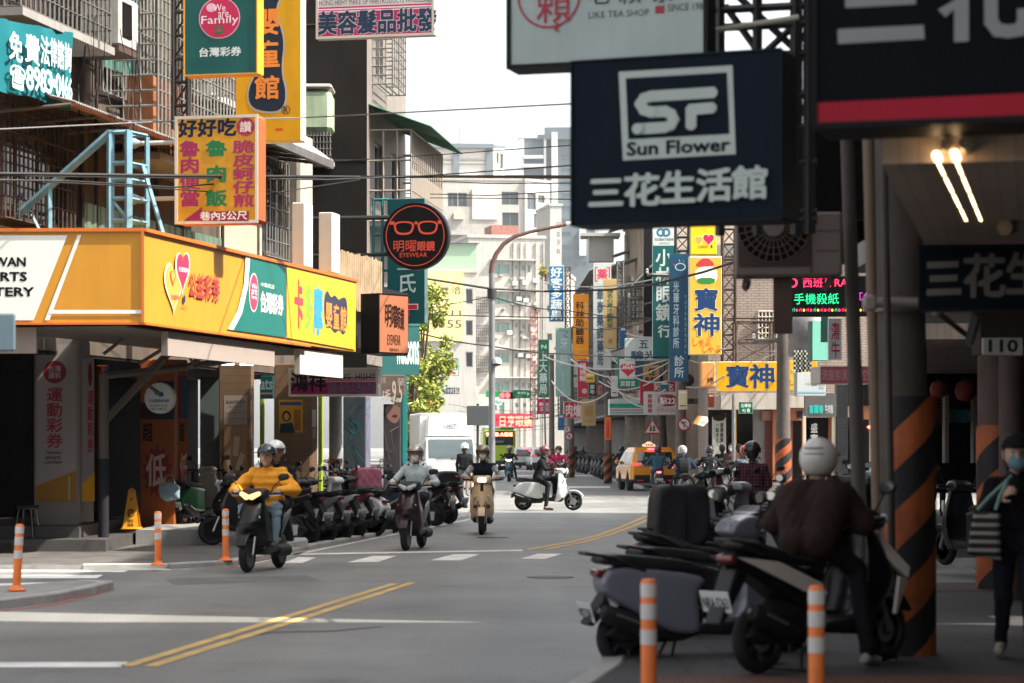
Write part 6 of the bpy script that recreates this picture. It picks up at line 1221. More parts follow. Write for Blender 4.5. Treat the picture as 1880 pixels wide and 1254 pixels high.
# curved street lamp with traffic gear
dl = 73.0; b = P(903, 0, dl); t = thing('street_lamp', 'curved grey and rust street lamp arching over the crossing', 'street lamp', (b.x, dl, .06)); k_ = dl / F
lm = M('lamp_grey', (.20, .205, .21), .5, .4, var=.25, scale=2); lr_ = M('lamp_rust', (.16, .09, .075), .6, .3, var=.3)
g = MB(); g.tube([(0, 0, 0), (0, 0, H + (820 - 505) * k_)], [.105, .09], lm, 16)
ap = [(898, 505), (900, 488), (907, 470), (920, 452), (940, 438), (970, 429), (1005, 422), (1040, 415)]; g.tube([((x - 899) * k_, 0, H + (820 - y) * k_) for x, y in ap], [.085, .08, .072, .066, .06, .054, .05, .045], lr_, 12); g.build('mast', t)
g = MB(); g.box((1034 - 899) * k_, (1060 - 899) * k_, -.13, .13, H + (820 - 418) * k_, H + (820 - 411) * k_, paint('#c9cbc8'), bev=.03); g.build('lamp_head', t)
g = MB(); cp = Vector(((913 - 903) * k_, -.1, H + (820 - 668) * k_)); g.tube([cp + Vector((-.15, 0, -.25)), cp], .03, lm, 8); g.lathe([(.13, -.06), (.14, 0), (.1, .1), (0, .14)], paint('#d5d5d0'), 16, MT(cp)); g.lathe([(0, -.14), (.09, -.1), (.125, -.06)], frame_dark, 16, MT(cp)); g.build('dome_camera', t)
g = MB(); g.lathe([(.14, -.15), (.14, .15)], frame_dark, 16, MT((-.0, 0, H + (820 - 543) * k_))); g.build('clamp', t)
t = thing('plain_road_sign', 'plain grey back of a big road sign on a post beside the truck', 'road sign', P(857, 781, 80), 0); k_ = 80 / F; g = MB(); g.box(0, 47 * k_, 0, .03, 0, 36 * k_, paint('#4a4d50', .6), bev=.01); g.build('panel', t); g = MB(); g.tube([(20 * k_, .1, -.6 * 1.0 - .35), (20 * k_, .1, 40 * k_)], .045, paint('#3a3c40'), 10); g.tube([(20 * k_, .1, -2.35 + .0), (20 * k_, .1, -.9)], .05, paint('#3a3c40'), 10); g.build('post', t)
def road_sign(label, px, py, rpx, d, kind, foot=True, tri=False):
    O = P(px, py, d); t = thing('road_sign', label, 'road sign', O, 0); r = rpx / F * d; g = MB(); red = paint('#a81c2c', .4); wh = paint('#c9c9c4', .4); bk = paint('#1c1c1e')
    if tri:
        g.prism(spoly([(-r * 1.12, -r * .8), (r * 1.12, -r * .8), (0, r * 1.05)], 1), 0, .02, red); g.flat([(-r * .78, -r * .6), (r * .78, -r * .6), (0, r * .68)], -.004, wh)
        for x in (-.18, .16): g.flat([(x * r - .05 * r * 2, -.45 * r), (x * r + .1 * r, -.45 * r), (x * r + .06 * r, .0), (x * r - .05 * r, 0)], -.007, bk); g.flat([(x * r + .09 * r * cos(i * .63), .1 * r + .09 * r * sin(i * .63)) for i in range(10)], -.008, bk)
        g.flat([(-.42 * r, -.36 * r), (.4 * r, -.36 * r), (.4 * r, -.3 * r), (-.42 * r, -.3 * r)], -.009, bk); g.flat([(-.35 * r, -.1 * r), (.35 * r, .02 * r), (.35 * r, -.06 * r), (-.35 * r, -.18 * r)][::-1], -.0095, bk)
    else:
        T = MR(R(90), 4, 'X'); g.lathe([(r, 0), (r, -.02)], red if kind != 'up' else wh, 32, T)
        disc = lambda rr, y, mt: g.flat([(rr * cos(i * PI / 16), rr * sin(i * PI / 16)) for i in range(32)], y, mt)
        disc(r * .99, -.003, red); disc(r * (.76 if kind != 'up' else .9), -.005, wh)
        if kind == 'turn':
            g.flat([(-.1 * r, -.5 * r), (.06 * r, -.5 * r), (.06 * r, .2 * r), (-.1 * r, .2 * r)], -.007, bk); g.flat([(-.35 * r, .18 * r), (.3 * r, .18 * r), (.3 * r, .34 * r), (-.35 * r, .34 * r)], -.0075, bk); g.flat([(-.5 * r, .26 * r), (-.25 * r, .02 * r), (-.25 * r, .5 * r)], -.008, bk)
            g.flat([(-.62 * r, .5 * r), (-.5 * r, .62 * r), (.62 * r, -.5 * r), (.5 * r, -.62 * r)][::-1], -.009, red)
        else:
            g.flat([(-.12 * r, -.55 * r), (.12 * r, -.55 * r), (.12 * r, .1 * r), (-.12 * r, .1 * r)], -.007, red); g.flat([(-.45 * r, .08 * r), (.45 * r, .08 * r), (0, .6 * r)], -.008, red)
    g.build('plate', t)
    if foot: g = MB(); g.tube([(0, .06, -O.z + .02), (0, .06, r)], .035, galv, 10); g.build('post', t)
    return t
road_sign('red triangle school children warning sign above the taxi', 1198, 784, 17, 92, 'tri', True, True)
t = thing('road_sign', 'round grey back of a road sign above the school warning triangle', 'road sign', P(1196, 773, 92.3), 0); g = MB(); g.lathe([(.25, 0), (.25, -.02)], paint('#6a6c6e'), 28, MR(R(90), 4, 'X')); g.build('plate', t)
road_sign('large red no left turn roundel beside the pale brown pole', 1256, 779, 12.5, 83.4, 'turn', False)
road_sign('small red no left turn roundel by the dark striped pole', 1045, 801, 7.5, 126, 'turn', True); road_sign('small white roundel with a red up arrow over the small no turn sign', 1041, 788, 6, 126, 'up', False)
S('street_name_sign', 'dark green street name sign of the corner lane on a thin steel post', (1356, 738, 1382, 759), 72.0, 0, .03, '#0f5a3c', None, [('t', '五華街', 1360, 741, 1379, 748, '#c9dcd2', .03, True), ('t', '92 巷', 1363, 750, 1377, 757, '#c9dcd2', .03)], frame='#9fb5a8', fw=.008, cat='street sign')
pole('street_pole', 'thin steel post carrying the green street name sign', P(1347, 0, 72).x, 72.0, .055, .055, 3.2, galv, cat='pole', n=12)
# green direction signs and signals beyond the crossing, convenience store blade sign
k = 0
for (q, lab, txt) in (((778, 702, 812, 717), 'green direction sign with an arrow over the box truck', ('t', '五福街', 785, 704, 803, 710, '#cfe6da', .02, True)), ((942, 716, 974, 731), 'dark green two arrow street sign right of the lamp post', ('t', '集成路', 950, 719, 966, 724, '#cfe6da', .02, True)), ((778, 748, 806, 756), 'green lane sign just above the truck roof', ('t', '五華街', 782, 749.5, 803, 754.5, '#cfe6da', .02, True))):
    x0, y0, x1, y1 = q; it = [txt, ('p', [(x1 - 6, y0 + 3), (x1 - 2, (y0 + y1) / 2), (x1 - 6, y1 - 3)], '#cfe6da')]
    if k < 2: it.append(('t', 'Wufu St.', x0 + 5, y1 - 5, x0 + 16, y1 - 2, '#b9d6c8', 0))
    S('street_name_sign', lab, q, 112.0 if k != 1 else 135, 0, .03, '#0e7a4c', None, it, cat='street sign'); k += 1
S('price_sign', 'navy and white parking price sign above the truck', (811, 711, 844, 724), 116, 0, .05, '#24344a', None, [('t', '停車費', 815, 713, 831, 722, '#cfd6dc', .01, True), ('t', '150.', 832, 713, 843, 722, '#e9e4c8', .02)], frame='#c9ccd0', fw=.02)
S('store_sign', 'white convenience store blade sign with a red and orange numeral and arrow', (819, 657, 842, 689), 112, R(-3), .25, '#e3e6e0', '#1e7d50', [('r', 820, 658, 840, 679, '#1e8a55'), ('r', 822, 660, 838, 678, '#e9ece6'), ('p', [(823, 661), (837, 661), (837, 665), (833, 677), (829, 677), (832, 666), (823, 666)], '#d2344a'), ('t', 'ELEVEn', 824, 668, 838, 672, '#2f7a55', .02), ('r', 820, 681, 840, 688, '#eef0ec'), ('p', [(823, 684), (833, 684), (833, 682), (838, 685), (833, 688), (833, 686), (823, 686)], '#d2344a')])
S('store_sign', 'green and white supermarket sign behind the lamp post', (892, 718, 922, 744), 185, 0, .3, '#dfe5df', None, [('r', 892, 718, 922, 729, '#1f9a44'), ('t', 'Mart', 908, 735, 921, 741, '#2f9a86', .03)])
def signal(label, px, py, d, lit):
    O = P(px, py, d); t = thing('traffic_light', label, 'traffic light', O, 0); g = MB(); k_ = d / F; w = 30 * k_; g.box(0, w, 0, .25, -.19, .19, frame_dark, bev=.05); g.build('housing', t)
    for i, c in enumerate(('#e8303a', '#e8303a', '#20302a')):
        g = MB(); T = MT((w * (.18 + .32 * i), -.01, 0)) @ MR(R(90), 4, 'X'); g.lathe([(.15, -.01), (.15, .03), (.0, .05)], M('signal_red', (1.0, .06, .07), .4, emit=2.5) if i in lit else paint('#22120f' if i < 2 else '#10201a', .3), 16, T)
        g.lathe([(.17, 0), (.18, .2), (.165, .2), (.16, .0)], frame_dark, 16, T); g.build('lens', t)
    g = MB(); g.tube([(w, .12, 0), (w + 1.6, .12, .05), (w + 1.7, .12, -O.z + .05)] if px > 850 else [(w * .2, .12, .1), (w * .2, .12, -O.z)], .05, galv, 8); g.build('mast', t)
signal('horizontal traffic light showing red left of the green arrow sign', 917, 726, 136, (0, 1)); signal('horizontal traffic light over the truck beside the street tree', 785, 737, 114, (0,))
# ================================================================== cables
cab = M('black_cable', (.012, .012, .013), .6, var=0); cabw = M('pale_cable', (.33, .32, .30), .6, var=0)
def cable(label, pts, d, r, mat=cab, sag=0.0, name='cable', n=14):
    ds = d if isinstance(d, (list, tuple)) else [d] * len(pts); Q = [P(x, y, dd) for (x, y), dd in zip(pts, ds)]; out = []
    for a, b in zip(Q[:-1], Q[1:]):
        for i in range(n): s = i / n; p = a.lerp(b, s); p.z -= sag * 4 * s * (1 - s); out.append(p)
    out.append(Q[-1]); o = Q[0]; m = MB(); m.tube([q - o for q in out], r, mat, 6); ob = m.build(name); ob.location = o; tag(ob, label, 'cable', 'overhead cables'); return ob
cable('thick black cable bundle crossing the street below the round balcony', [(-60, 318), (330, 323), (660, 325), (800, 324), (1060, 325), (1385, 318)], [33, 36, 40, 40, 30, 18.8], .026)
cable('thin cable just above the thick black bundle, rising to the navy sign', [(-60, 322), (600, 330), (790, 322), (1060, 303), (1385, 260)], [33, 39, 40, 30, 18.8], .011)
cable('slack black cable hanging across the yellow snack sign', [(-60, 330), (120, 332), (320, 344), (480, 330), (660, 326)], [33, 34, 36, 38, 40], .014)
cable('second slack cable under the thick bundle at left', [(-60, 326), (200, 340), (480, 358), (660, 330)], [33, 35, 38, 40], .010)
cable('grey cable stretched from the left balconies to the navy sign top', [(-60, 240), (320, 222), (560, 216), (1060, 190), (1385, 130)], [34, 37, 40, 30, 18.8], .012, M('grey_cable', (.16, .16, .16), .6, var=0))
cable('fine cable crossing in front of the banded block', [(560, 300), (790, 285), (1060, 266), (1385, 200)], [50, 50, 40, 18.8], .010)
for (y0, y1, y2) in ((330, 337, 336), (355, 359, 350), (363, 364, 366)): cable('thin cable in the fan of wires right of the round balcony', [(745, y0), (900, y1), (1060, y2), (1460, y2 - 6)], [60, 60, 45, 25], .012, n=10)
cable('heavy black cable sweeping from the pharmacy sign past the lamp to the hot pot sign', [(785, 512), (900, 530), (1000, 535), (1120, 532), (1200, 522), (1290, 500), (1352, 480)], [70, 73, 74, 72, 70, 68, 66], .035)
cable('black cable from the drugstore canopy to the right poles', [(772, 612), (900, 635), (1040, 650), (1240, 655)], [66, 73, 80, 84], .022, sag=.05)
cable('black cable from the lamp clamp down to the right', [(905, 545), (1040, 570), (1250, 586)], [73, 90, 84], .02, sag=.1)
cable('thin cable between the left tree and the lamp clamp', [(795, 565), (898, 545)], [90, 73], .015)
cable('long straight dark cable over the right signs', [(795, 578), (1000, 583), (1250, 584), (1440, 585)], [90, 90, 84, 74], .022)
for k, (a, b, c, d, s, w) in enumerate(((1000, 655, 1250, 652, .5, 1), (1000, 520, 1250, 500, .3, 1), (1150, 612, 1262, 600, .25, 1), (1048, 660, 1250, 650, .8, 1), (1112, 640, 1225, 700, .5, 1), (1100, 700, 1225, 680, .5, 1), (1225, 540, 1440, 590, .4, 0), (1225, 640, 1440, 640, .6, 1), (1250, 590, 1440, 620, .3, 0), (1225, 610, 1330, 640, .3, 1), (1330, 600, 1440, 640, .4, 1), (1360, 640, 1470, 650, .3, 1), (1340, 620, 1438, 700, .4, 1), (1390, 560, 1470, 700, .2, 1), (1240, 700, 1330, 690, .3, 1), (1100, 560, 1225, 545, .2, 0), (1050, 600, 1225, 575, .3, 0), (1013, 700, 1116, 720, .6, 1), (1116, 690, 1222, 740, .6, 1), (1116, 700, 1222, 715, .5, 1))):
    cable('thin drooping wire in the tangle around the right utility poles', [(a, b), (c, d)], [100 if a < 1150 else 90, 84 if c < 1300 else 75], .026, cabw if w else cab, sag=s)
for k in range(9): a = 880 + rr.random() * 40; b = 740 + k * 5 + rr.random() * 6; cable('fine wire strung low across the far street', [(a - 60, b), (1010 + rr.random() * 40, b + rr.uniform(-8, 8))], [150, 160], .012, cab, sag=.3, n=6)
# thin vertical and tangled wires on the left building front
for k in range(9): x = 150 + rr.random() * 140; cable('loose black wire hanging on the old apartment front', [(x, 20 + rr.random() * 60), (x + rr.uniform(-20, 20), 120 + rr.random() * 80), (x + rr.uniform(-30, 40), 230 + rr.random() * 60)], [37.3, 37.6, 37.0], .007, cab, sag=.1, n=6)
# ================================================================== TREES
bark = M('bark', (.12, .09, .07), .9, var=.4, scale=6, bump=.4)
def tree(name, label, x, y, hgt, cr, base, seed, leafcols, n=5200, clumps=26, squash=1.15, ls=.085):
    rr_ = random.Random(seed); t = thing(name, label, 'tree', (x, y, .05)); m = MB()
    m.tube([(0, 0, 0), (.05, .02, hgt * .3), (-.06, .05, hgt * .55), (.02, 0, hgt * .8)], [.16, .13, .09, .04], bark, 10)
    cl = []
    for k in range(clumps):
        a = rr_.random() * 6.283; e = rr_.random(); rad = cr * (.25 + .75 * math.sqrt(rr_.random())); z = base + (hgt - base) * e; fall = sin(PI * min(max(.12 + .8 * e, 0), 1)) ** .6
        c = Vector((cos(a) * rad * fall, sin(a) * rad * fall, z)); cl.append((c, cr * rr_.uniform(.22, .46)))
        if k % 2 == 0: m.tube([(0, 0, base * .8 + (z - base) * .45), c * .55 + Vector((0, 0, (base * .4 + z * .15))), c], [.06, .04, .015], bark, 6)
    m.build('trunk', t); crown = MB(); mats = [M('leaf_%s' % c.strip('#'), c, .55, var=.25, scale=1.5, spec=.3) for c in leafcols]
    V = []; Fs = []; fm = []
    for k in range(n):
        c, r_ = rr_.choice(cl); v = Vector((rr_.gauss(0, 1), rr_.gauss(0, 1), rr_.gauss(0, 1))); v.normalize(); v *= r_ * rr_.uniform(.35, 1.1) ** .7; p = c + Vector((v.x, v.y, v.z * squash * .8))
        d = Vector((rr_.gauss(0, 1), rr_.gauss(0, 1), rr_.gauss(-.3, .7))).normalized(); q = d.cross(Vector((rr_.gauss(0, 1), rr_.gauss(0, 1), 1))).normalized(); s = ls * rr_.uniform(.6, 1.5); o = len(V)
        V += [p, p + d * s + q * s * .45, p + d * s * 2.1, p + d * s - q * s * .45]; Fs.append((o, o + 1, o + 2, o + 3)); fm.append(mats[int((rr_.random() ** 1.5) * len(mats))])
    crown.raw(V, Fs, mats[0], False, None, fm); crown.build('crown', t); return t
lc = ['#87923a', '#a0a84a', '#66762e', '#b8b860']
p = P(790, 0, 100); tree('street_tree', 'tall bright green street tree left of the box truck, in front of the yellow hoarding', p.x - .5, 106, 8.4, 1.25, 2.6, 3, lc, 9500, 46, ls=.1)
p = P(765, 0, 92); tree('street_tree', 'lower leafy street tree tucked behind the drugstore corner', p.x - .5, 101, 5.2, 1.0, 1.6, 5, lc, 4800, 24, ls=.09)
p = P(1003, 0, 258); tree('roof_plant', 'small yellowish plant on the roof edge left of the blue grocer sign', P(1003, 0, 160).x, 160, 1.0, .5, .3, 9, ['#b0a040', '#8a8a34'], 500, 8, ls=.09).location.z = P(0, 516, 160).z
# ================================================================== SCOOTERS
_SC = {}
def sm_(p, n=1): return spoly(p, n)
tyre_m = M('tyre_rubber', (.011, .011, .012), .8, var=.3, scale=8); plastic = M('black_plastic', (.009, .009, .010), .5, var=.2, scale=5, spec=.35); engine_m = M('engine_dark', (.018, .017, .018), .6, .3, var=.4, scale=7)
seat_m = M('seat_vinyl', (.010, .010, .011), .55, spec=.35, var=.2, scale=6, bump=.15); rim_d = M('rim_dark', (.05, .05, .055), .35, .7, var=.2); rim_s = M('rim_silver', (.40, .40, .40), .3, .8, var=.15)
chrome = M('mirror_chrome', (.55, .55, .55), .12, .95, var=.05); lens_red = M('tail_red', (.13, .008, .010), .15, var=.1, coat=.6); lens_lit = M('tail_lit', (1.0, .05, .08), .3, emit=4.0, var=0); lens_clear = M('lamp_clear', (.45, .46, .47), .08, var=.1, coat=.8); lens_amber = M('lamp_amber', (1.0, .55, .20), .2, emit=.75, var=0); lens_white = M('lamp_white', (1.0, .9, .75), .2, emit=1.6, var=0); plate_m = M('plate_white', (.55, .56, .55), .4, var=.1); fork_m = M('fork_steel', (.30, .30, .30), .3, .8)
def scoot_geo(style):
    """Meshes of one scooter design; local +X is forward, wheels rest on z = 0."""
    if style in _SC: return _SC[style]
    g = {}; h = .0125; retro = style == 'retro'; box_ = style == 'smooth'
    def mk(name, f, b0, b1, hh=h): V, Q = snet(f, b0, b1, hh); g[name] = (V, Q)
    if retro:
        body = sm_([(-.86, .60), (-.90, .50), (-.80, .36), (-.50, .34), (-.20, .30), (-.12, .34), (-.16, .62), (-.10, .70), (-.30, .74), (-.70, .74)])
        seat = sm_([(-.82, .76), (-.78, .74), (-.15, .70), (-.08, .73), (-.12, .79), (-.40, .82), (-.70, .86), (-.82, .84)])
        apron = sm_([(.22, .24), (.36, .22), (.50, .40), (.50, .60), (.42, .86), (.40, .96), (.30, .98), (.34, .80), (.38, .55), (.32, .36)])
        cowl = sm_([(.22, .96), (.20, 1.04), (.28, 1.10), (.44, 1.09), (.50, 1.02), (.44, .94)])
        bw, aw, ch, zs, front = .20, .235, .14, .0, .10
    elif box_:
        body = sm_([(-.88, .66), (-.84, .54), (-.62, .42), (-.40, .28), (-.16, .24), (-.10, .30), (-.14, .56), (-.04, .66), (-.30, .72), (-.80, .76)])
        seat = sm_([(-.90, .80), (-.84, .76), (-.10, .68), (-.02, .72), (-.20, .79), (-.45, .82), (-.80, .85)])
        apron = sm_([(.20, .24), (.38, .24), (.54, .42), (.53, .62), (.42, .94), (.34, .97), (.36, .70), (.34, .40)])
        cowl = sm_([(.18, .96), (.20, 1.06), (.34, 1.12), (.44, 1.08), (.47, .98), (.36, .93)])
        bw, aw, ch, zs, front = .17, .225, .17, .0, .08
    else:
        body = sm_([(-.98, .84), (-.94, .74), (-.62, .58), (-.38, .44), (-.14, .36), (-.06, .42), (-.12, .58), (-.06, .68), (-.30, .71), (-.70, .78)])
        seat = sm_([(-.94, .88), (-.86, .82), (-.50, .76), (-.06, .69), (.0, .72), (-.14, .77), (-.40, .79), (-.52, .84), (-.84, .91)])
        apron = sm_([(.22, .26), (.36, .22), (.60, .46), (.70, .62), (.60, .80), (.46, .97), (.38, .98), (.38, .74), (.34, .42)])
        cowl = sm_([(.24, .96), (.22, 1.02), (.30, 1.10), (.46, 1.10), (.60, 1.00), (.50, .93)])
        bw, aw, ch, zs, front = .145, .21, .17, .0, .12
    def fb(X, Y, Z):
        d = extr(X, Y, Z, body, bw, .06); taper = np.abs(Y) - (bw - .06 * np.clip((-X - .45) / .5, 0, 1)); return smax(d, taper, .04)
    mk('body_shell', fb, (-1.0, -.24, .2), (0.02, .24, .9))
    mk('seat', lambda X, Y, Z: smax(extr(X, Y, Z, seat, .15, .045), np.abs(Y) - .15 + .05 * np.clip((X + .35) / .4, 0, 1) + .03 * np.clip((-X - .5) / .4, 0, 1), .03), (-.95, -.17, .66), (.02, .17, .93))
    def fa(X, Y, Z):
        w = aw * (1 - .38 * np.clip((Z - .62) / .38, 0, 1)) - .06 * np.clip((.42 - Z) / .2, 0, 1)
        curv = X + np.abs(Y) ** 2 * (3.2 if not retro else 2.4)          # swept-back edges
        d2 = extr(curv, Y * 0, Z, apron, .5, .02) if False else None
        P2 = sdpoly(curv[:, :, :].reshape(-1), Z.reshape(-1), apron).reshape(X.shape)
        return smax(P2, np.abs(Y) - w, .05)
    mk('leg_shield', fa, (.0, -.26, .18), (.74, .26, 1.02))
    def fc(X, Y, Z):
        P2 = sdpoly((X + np.abs(Y) ** 2 * 2.5).reshape(-1), Z.reshape(-1), cowl).reshape(X.shape)
        return smax(P2, np.abs(Y) - ch, .05)
    mk('handlebar_cowl', fc, (.08, -.2, .9), (.64, .2, 1.14))
    mk('engine', lambda X, Y, Z: smin(smin(extr(X, Y, Z, [(-.84, .26), (-.70, .20), (-.22, .20), (-.06, .26), (-.06, .44), (-.30, .50), (-.62, .46)], .10, .04), rcone(X, Y, Z, (-.62, .11, .25), (-.2, .11, .26), .085, .075), .03), rcone(X, Y, Z, (-.5, .0, .36), (-.3, 0, .42), .12, .10), .04), (-.9, -.14, .12), (0.0, .24, .56), .016)
    fl = [(-.18, .26), (.34, .22), (.44, .30), (.36, .36), (-.14, .33)]
    mk('footboard', lambda X, Y, Z: smax(extr(X, Y, Z, fl, .19, .03), np.abs(Y) - .17, .03), (-.22, -.2, .18), (.46, .2, .4))
    fx = .66
    def ff_(X, Y, Z):
        r = np.sqrt((X - fx) ** 2 + (Z - .235) ** 2); ang = np.arctan2(Z - .235, X - fx); R_ = .275 if not retro else .285
        d = np.maximum(np.abs(r - R_) - .014, np.abs(Y) - (.07 if not retro else .09)); d = np.maximum(d, -(Z - (.30 if not retro else .25)) + .0 * X)
        return np.maximum(d, np.abs(ang - 1.7) - 1.25)
    mk('front_fender', ff_, (.3, -.12, .2), (1.0, .12, .6), .012)
    if not retro and not box_: mk('rear_fender', lambda X, Y, Z: extr(X, Y, Z, [(-.94, .72), (-1.10, .36), (-1.06, .34), (-.86, .60), (-.80, .72)], .075, .02), (-1.12, -.09, .3), (-.78, .09, .76))
    else: mk('rear_fender', lambda X, Y, Z: extr(X, Y, Z, [(-.84, .56), (-.98, .34), (-.93, .32), (-.78, .46)], .085, .02), (-1.02, -.1, .3), (-.74, .1, .6))
    # wheels
    def wheel(r, w):
        m = MB(); T = MR(R(90), 4, 'X'); pr = []
        for i in range(13): a = PI * (i / 12) ; pr.append((r - .055 + .055 * sin(a), w / 2 * -cos(a)))
        pr = [(r - .075, -w / 2 * .8)] + pr + [(r - .075, w / 2 * .8)]; m.lathe(pr + [pr[0]], tyre_m, 28, T)
        ri = MB(); ri.lathe([(r - .072, -w * .42), (r - .085, -w * .3), (r - .085, w * .3), (r - .072, w * .42), (r - .068, w * .3), (r - .068, -w * .3), (r - .072, -w * .42)], rim_d, 28, T)
        for k in range(5):
            a = 2 * PI * k / 5
            for s in (-1, 1): b = a + s * .16; ri.bar((.035 * cos(a), 0, .035 * sin(a)), ((r - .082) * cos(b), 0, (r - .082) * sin(b)), .026, rim_d)
        ri.lathe([(.045, -w * .45), (.045, w * .45)], rim_d, 14, T); ri.lathe([(.09, w * .30), (.09, w * .36), (.05, w * .38)], fork_m, 16, T)
        return m.mesh('tyre'), ri.mesh('rim')
    g['_w'] = wheel(.235, .11)
    def simple(fn): m = MB(); fn(m); return m
    g['_bar'] = simple(lambda m: (m.tube([(.26, -.34, 1.03), (.36, -.14, 1.02), (.38, 0, 1.0), (.36, .14, 1.02), (.26, .34, 1.03)], .014, plastic, 8), m.tube([(.235, -.36, 1.035), (.29, -.24, 1.03)], .019, plastic, 10), m.tube([(.235, .36, 1.035), (.29, .24, 1.03)], .019, plastic, 10), m.tube([(.29, -.34, 1.01), (.36, -.2, 1.0)], .007, fork_m, 6), m.tube([(.29, .34, 1.01), (.36, .2, 1.0)], .007, fork_m, 6), m.tube([(.40, 0, 1.0), (.46, 0, .82)], .03, plastic, 8))).mesh('handlebar')
    mm = MB(); mm.tube([(0, 0, 0), (.02, .05, .10), (-.02, .14, .19)], .0075, plastic, 6)
    V, Q = snet(lambda X, Y, Z: rcone(X / 1.0, Y, Z, (-.03, .14, .215), (-.03, .21, .225), .048, .042, (.45, 1, 1)), (-.08, .06, .14), (.02, .28, .3), .008); mm.raw(V, Q, plastic)
    mm.flat([(0, 0), (0, 0), (0, 0)], 0, plastic) if False else None
    mm.add([(-.054, .175 + .062 * cos(i * .5236), .22 + .036 * sin(i * .5236)) for i in range(12)], [tuple(range(12))[::-1]], chrome); g['_mirror'] = mm.mesh('mirror')
    m2 = MB()
    for v in mm.v: pass
    m2.v = [(x, -y, z) for x, y, z in mm.v]; m2.f = [f[::-1] for f in mm.f]; m2.m = list(mm.m); m2.sm = list(mm.sm); m2.mats = list(mm.mats); g['_mirror2'] = m2.mesh('mirror')
    g['_fork'] = simple(lambda m: (m.tube([(.50, -.07, .62), (.66, -.075, .235)], .021, fork_m, 8), m.tube([(.50, .07, .62), (.66, .075, .235)], .021, fork_m, 8), m.tube([(.66, -.09, .235), (.66, .09, .235)], .014, fork_m, 8))).mesh('fork')
    g['_exh'] = simple(lambda m: (m.tube([(-.15, -.06, .26), (-.34, -.13, .22), (-.46, -.16, .26)], .022, engine_m, 8), m.tube([(-.42, -.17, .25), (-.5, -.175, .28), (-.86, -.18, .42), (-.9, -.18, .435)], [.035, .062, .068, .05], engine_m, 14), m.tube([(-.6, -.235, .34), (-.82, -.24, .42)], .012, fork_m, 6), m.tube([(-.89, -.18, .43), (-.93, -.18, .445)], .02, fork_m, 8))).mesh('exhaust')
    g['_stand'] = simple(lambda m: (m.tube([(-.28, -.07, .22), (-.36, -.14, .02)], .012, engine_m, 6), m.tube([(-.28, .07, .22), (-.36, .14, .02)], .012, engine_m, 6), m.tube([(-.36, -.17, .015), (-.36, .17, .015)], .012, engine_m, 6))).mesh('stand')
    zr = .90 if not retro and not box_ else .84
    g['_rail'] = simple(lambda m: m.tube([(-.55, -.14, zr - .12), (-.8, -.14, zr - .02), (-.98, -.07, zr + .01), (-.98, .07, zr + .01), (-.8, .14, zr - .02), (-.55, .14, zr - .12)], .013, plastic, 8)).mesh('grab_rail')
    xt, zt = (-.965, .78) if not retro and not box_ else ((-.885, .64) if retro else (-.885, .70))
    V, Q = snet(lambda X, Y, Z: extr(X, Y, Z, [(xt - .015, zt + .03), (xt - .02, zt - .01), (xt + .02, zt - .035), (xt + .07, zt - .015), (xt + .07, zt + .03)], .075, .018), (xt - .06, -.12, zt - .1), (xt + .14, .12, zt + .1), .009); g['_tail'] = (V, Q)
    xp, zp = (-1.03, .50) if not retro and not box_ else (-.93, .42)
    T = MT((xp - .03, 0, zp)) @ MR(R(90), 4, 'Z') @ MR(R(180), 4, 'Z') @ MR(R(18), 4, 'X')
    def pl_(m):
        m.box(-.13, .13, 0, .006, -.075, .075, plate_m, T, .003); 
        for i, s in enumerate(('NRA', 'KLD', 'MQT', 'EPX')[['sport', 'retro', 'smooth', 'x'].index(style) if style in ('sport', 'retro', 'smooth') else 3:][:1]): put_text(m, s + '·5263', -.115, -.045, .115, .03, -.002, M('plate_ink', (.02, .03, .025), .5), .03, T=T)
    g['_plate'] = simple(pl_).mesh('licence_plate')
    # lamps
    if retro: g['_lamp'] = simple(lambda m: m.lathe([(.085, 0), (.08, .02), (.05, .04), (0, .05)], lens_clear, 20, MT((.485, 0, 1.02)) @ MR(R(85), 4, 'Y'))).mesh('headlight')
    elif box_: g['_lamp'] = simple(lambda m: m.add(*(lambda V, Q: (V, Q))(*snet(lambda X, Y, Z: extr(X, Y, Z, [(-.075, .985), (.075, .985), (.085, 1.03), (.06, 1.07), (-.06, 1.07), (-.085, 1.03)], .03, .02, 'x', .445), (.40, -.1, .96), (.49, .1, 1.09), .008)), lens_clear, True)).mesh('headlight')
    else:
        def tw(m):
            for s in (-1, 1):
                V, Q = snet(lambda X, Y, Z: rcone(X, Y, Z, (.59, s * .038, .99), (.545, s * .115, 1.03), .045, .034, (.6, 1, .85)), (.45, min(s * .0, s * .17), .92), (.64, max(s * .0, s * .17), 1.09), .009); m.raw(V, Q, lens_clear)
        g['_lamp'] = simple(tw).mesh('headlight')
    def ind(m):
        for s in (-1, 1):
            x, y, z = ((.56, s * .13, .66) if not retro else (.44, s * .16, .76))
            V, Q = snet(lambda X, Y, Z: rcone(X, Y, Z, (x, y, z + .05), (x - .03, y + s * .025, z - .05), .035, .02, (.8, .7, 1.1)), (x - .1, y - .08, z - .14), (x + .07, y + .08, z + .14), .01); m.raw(V, Q, lens_clear)
    g['_ind'] = simple(ind).mesh('indicator')
    g['_panel'] = None
    _SC[style] = g; return g
_SM = {}
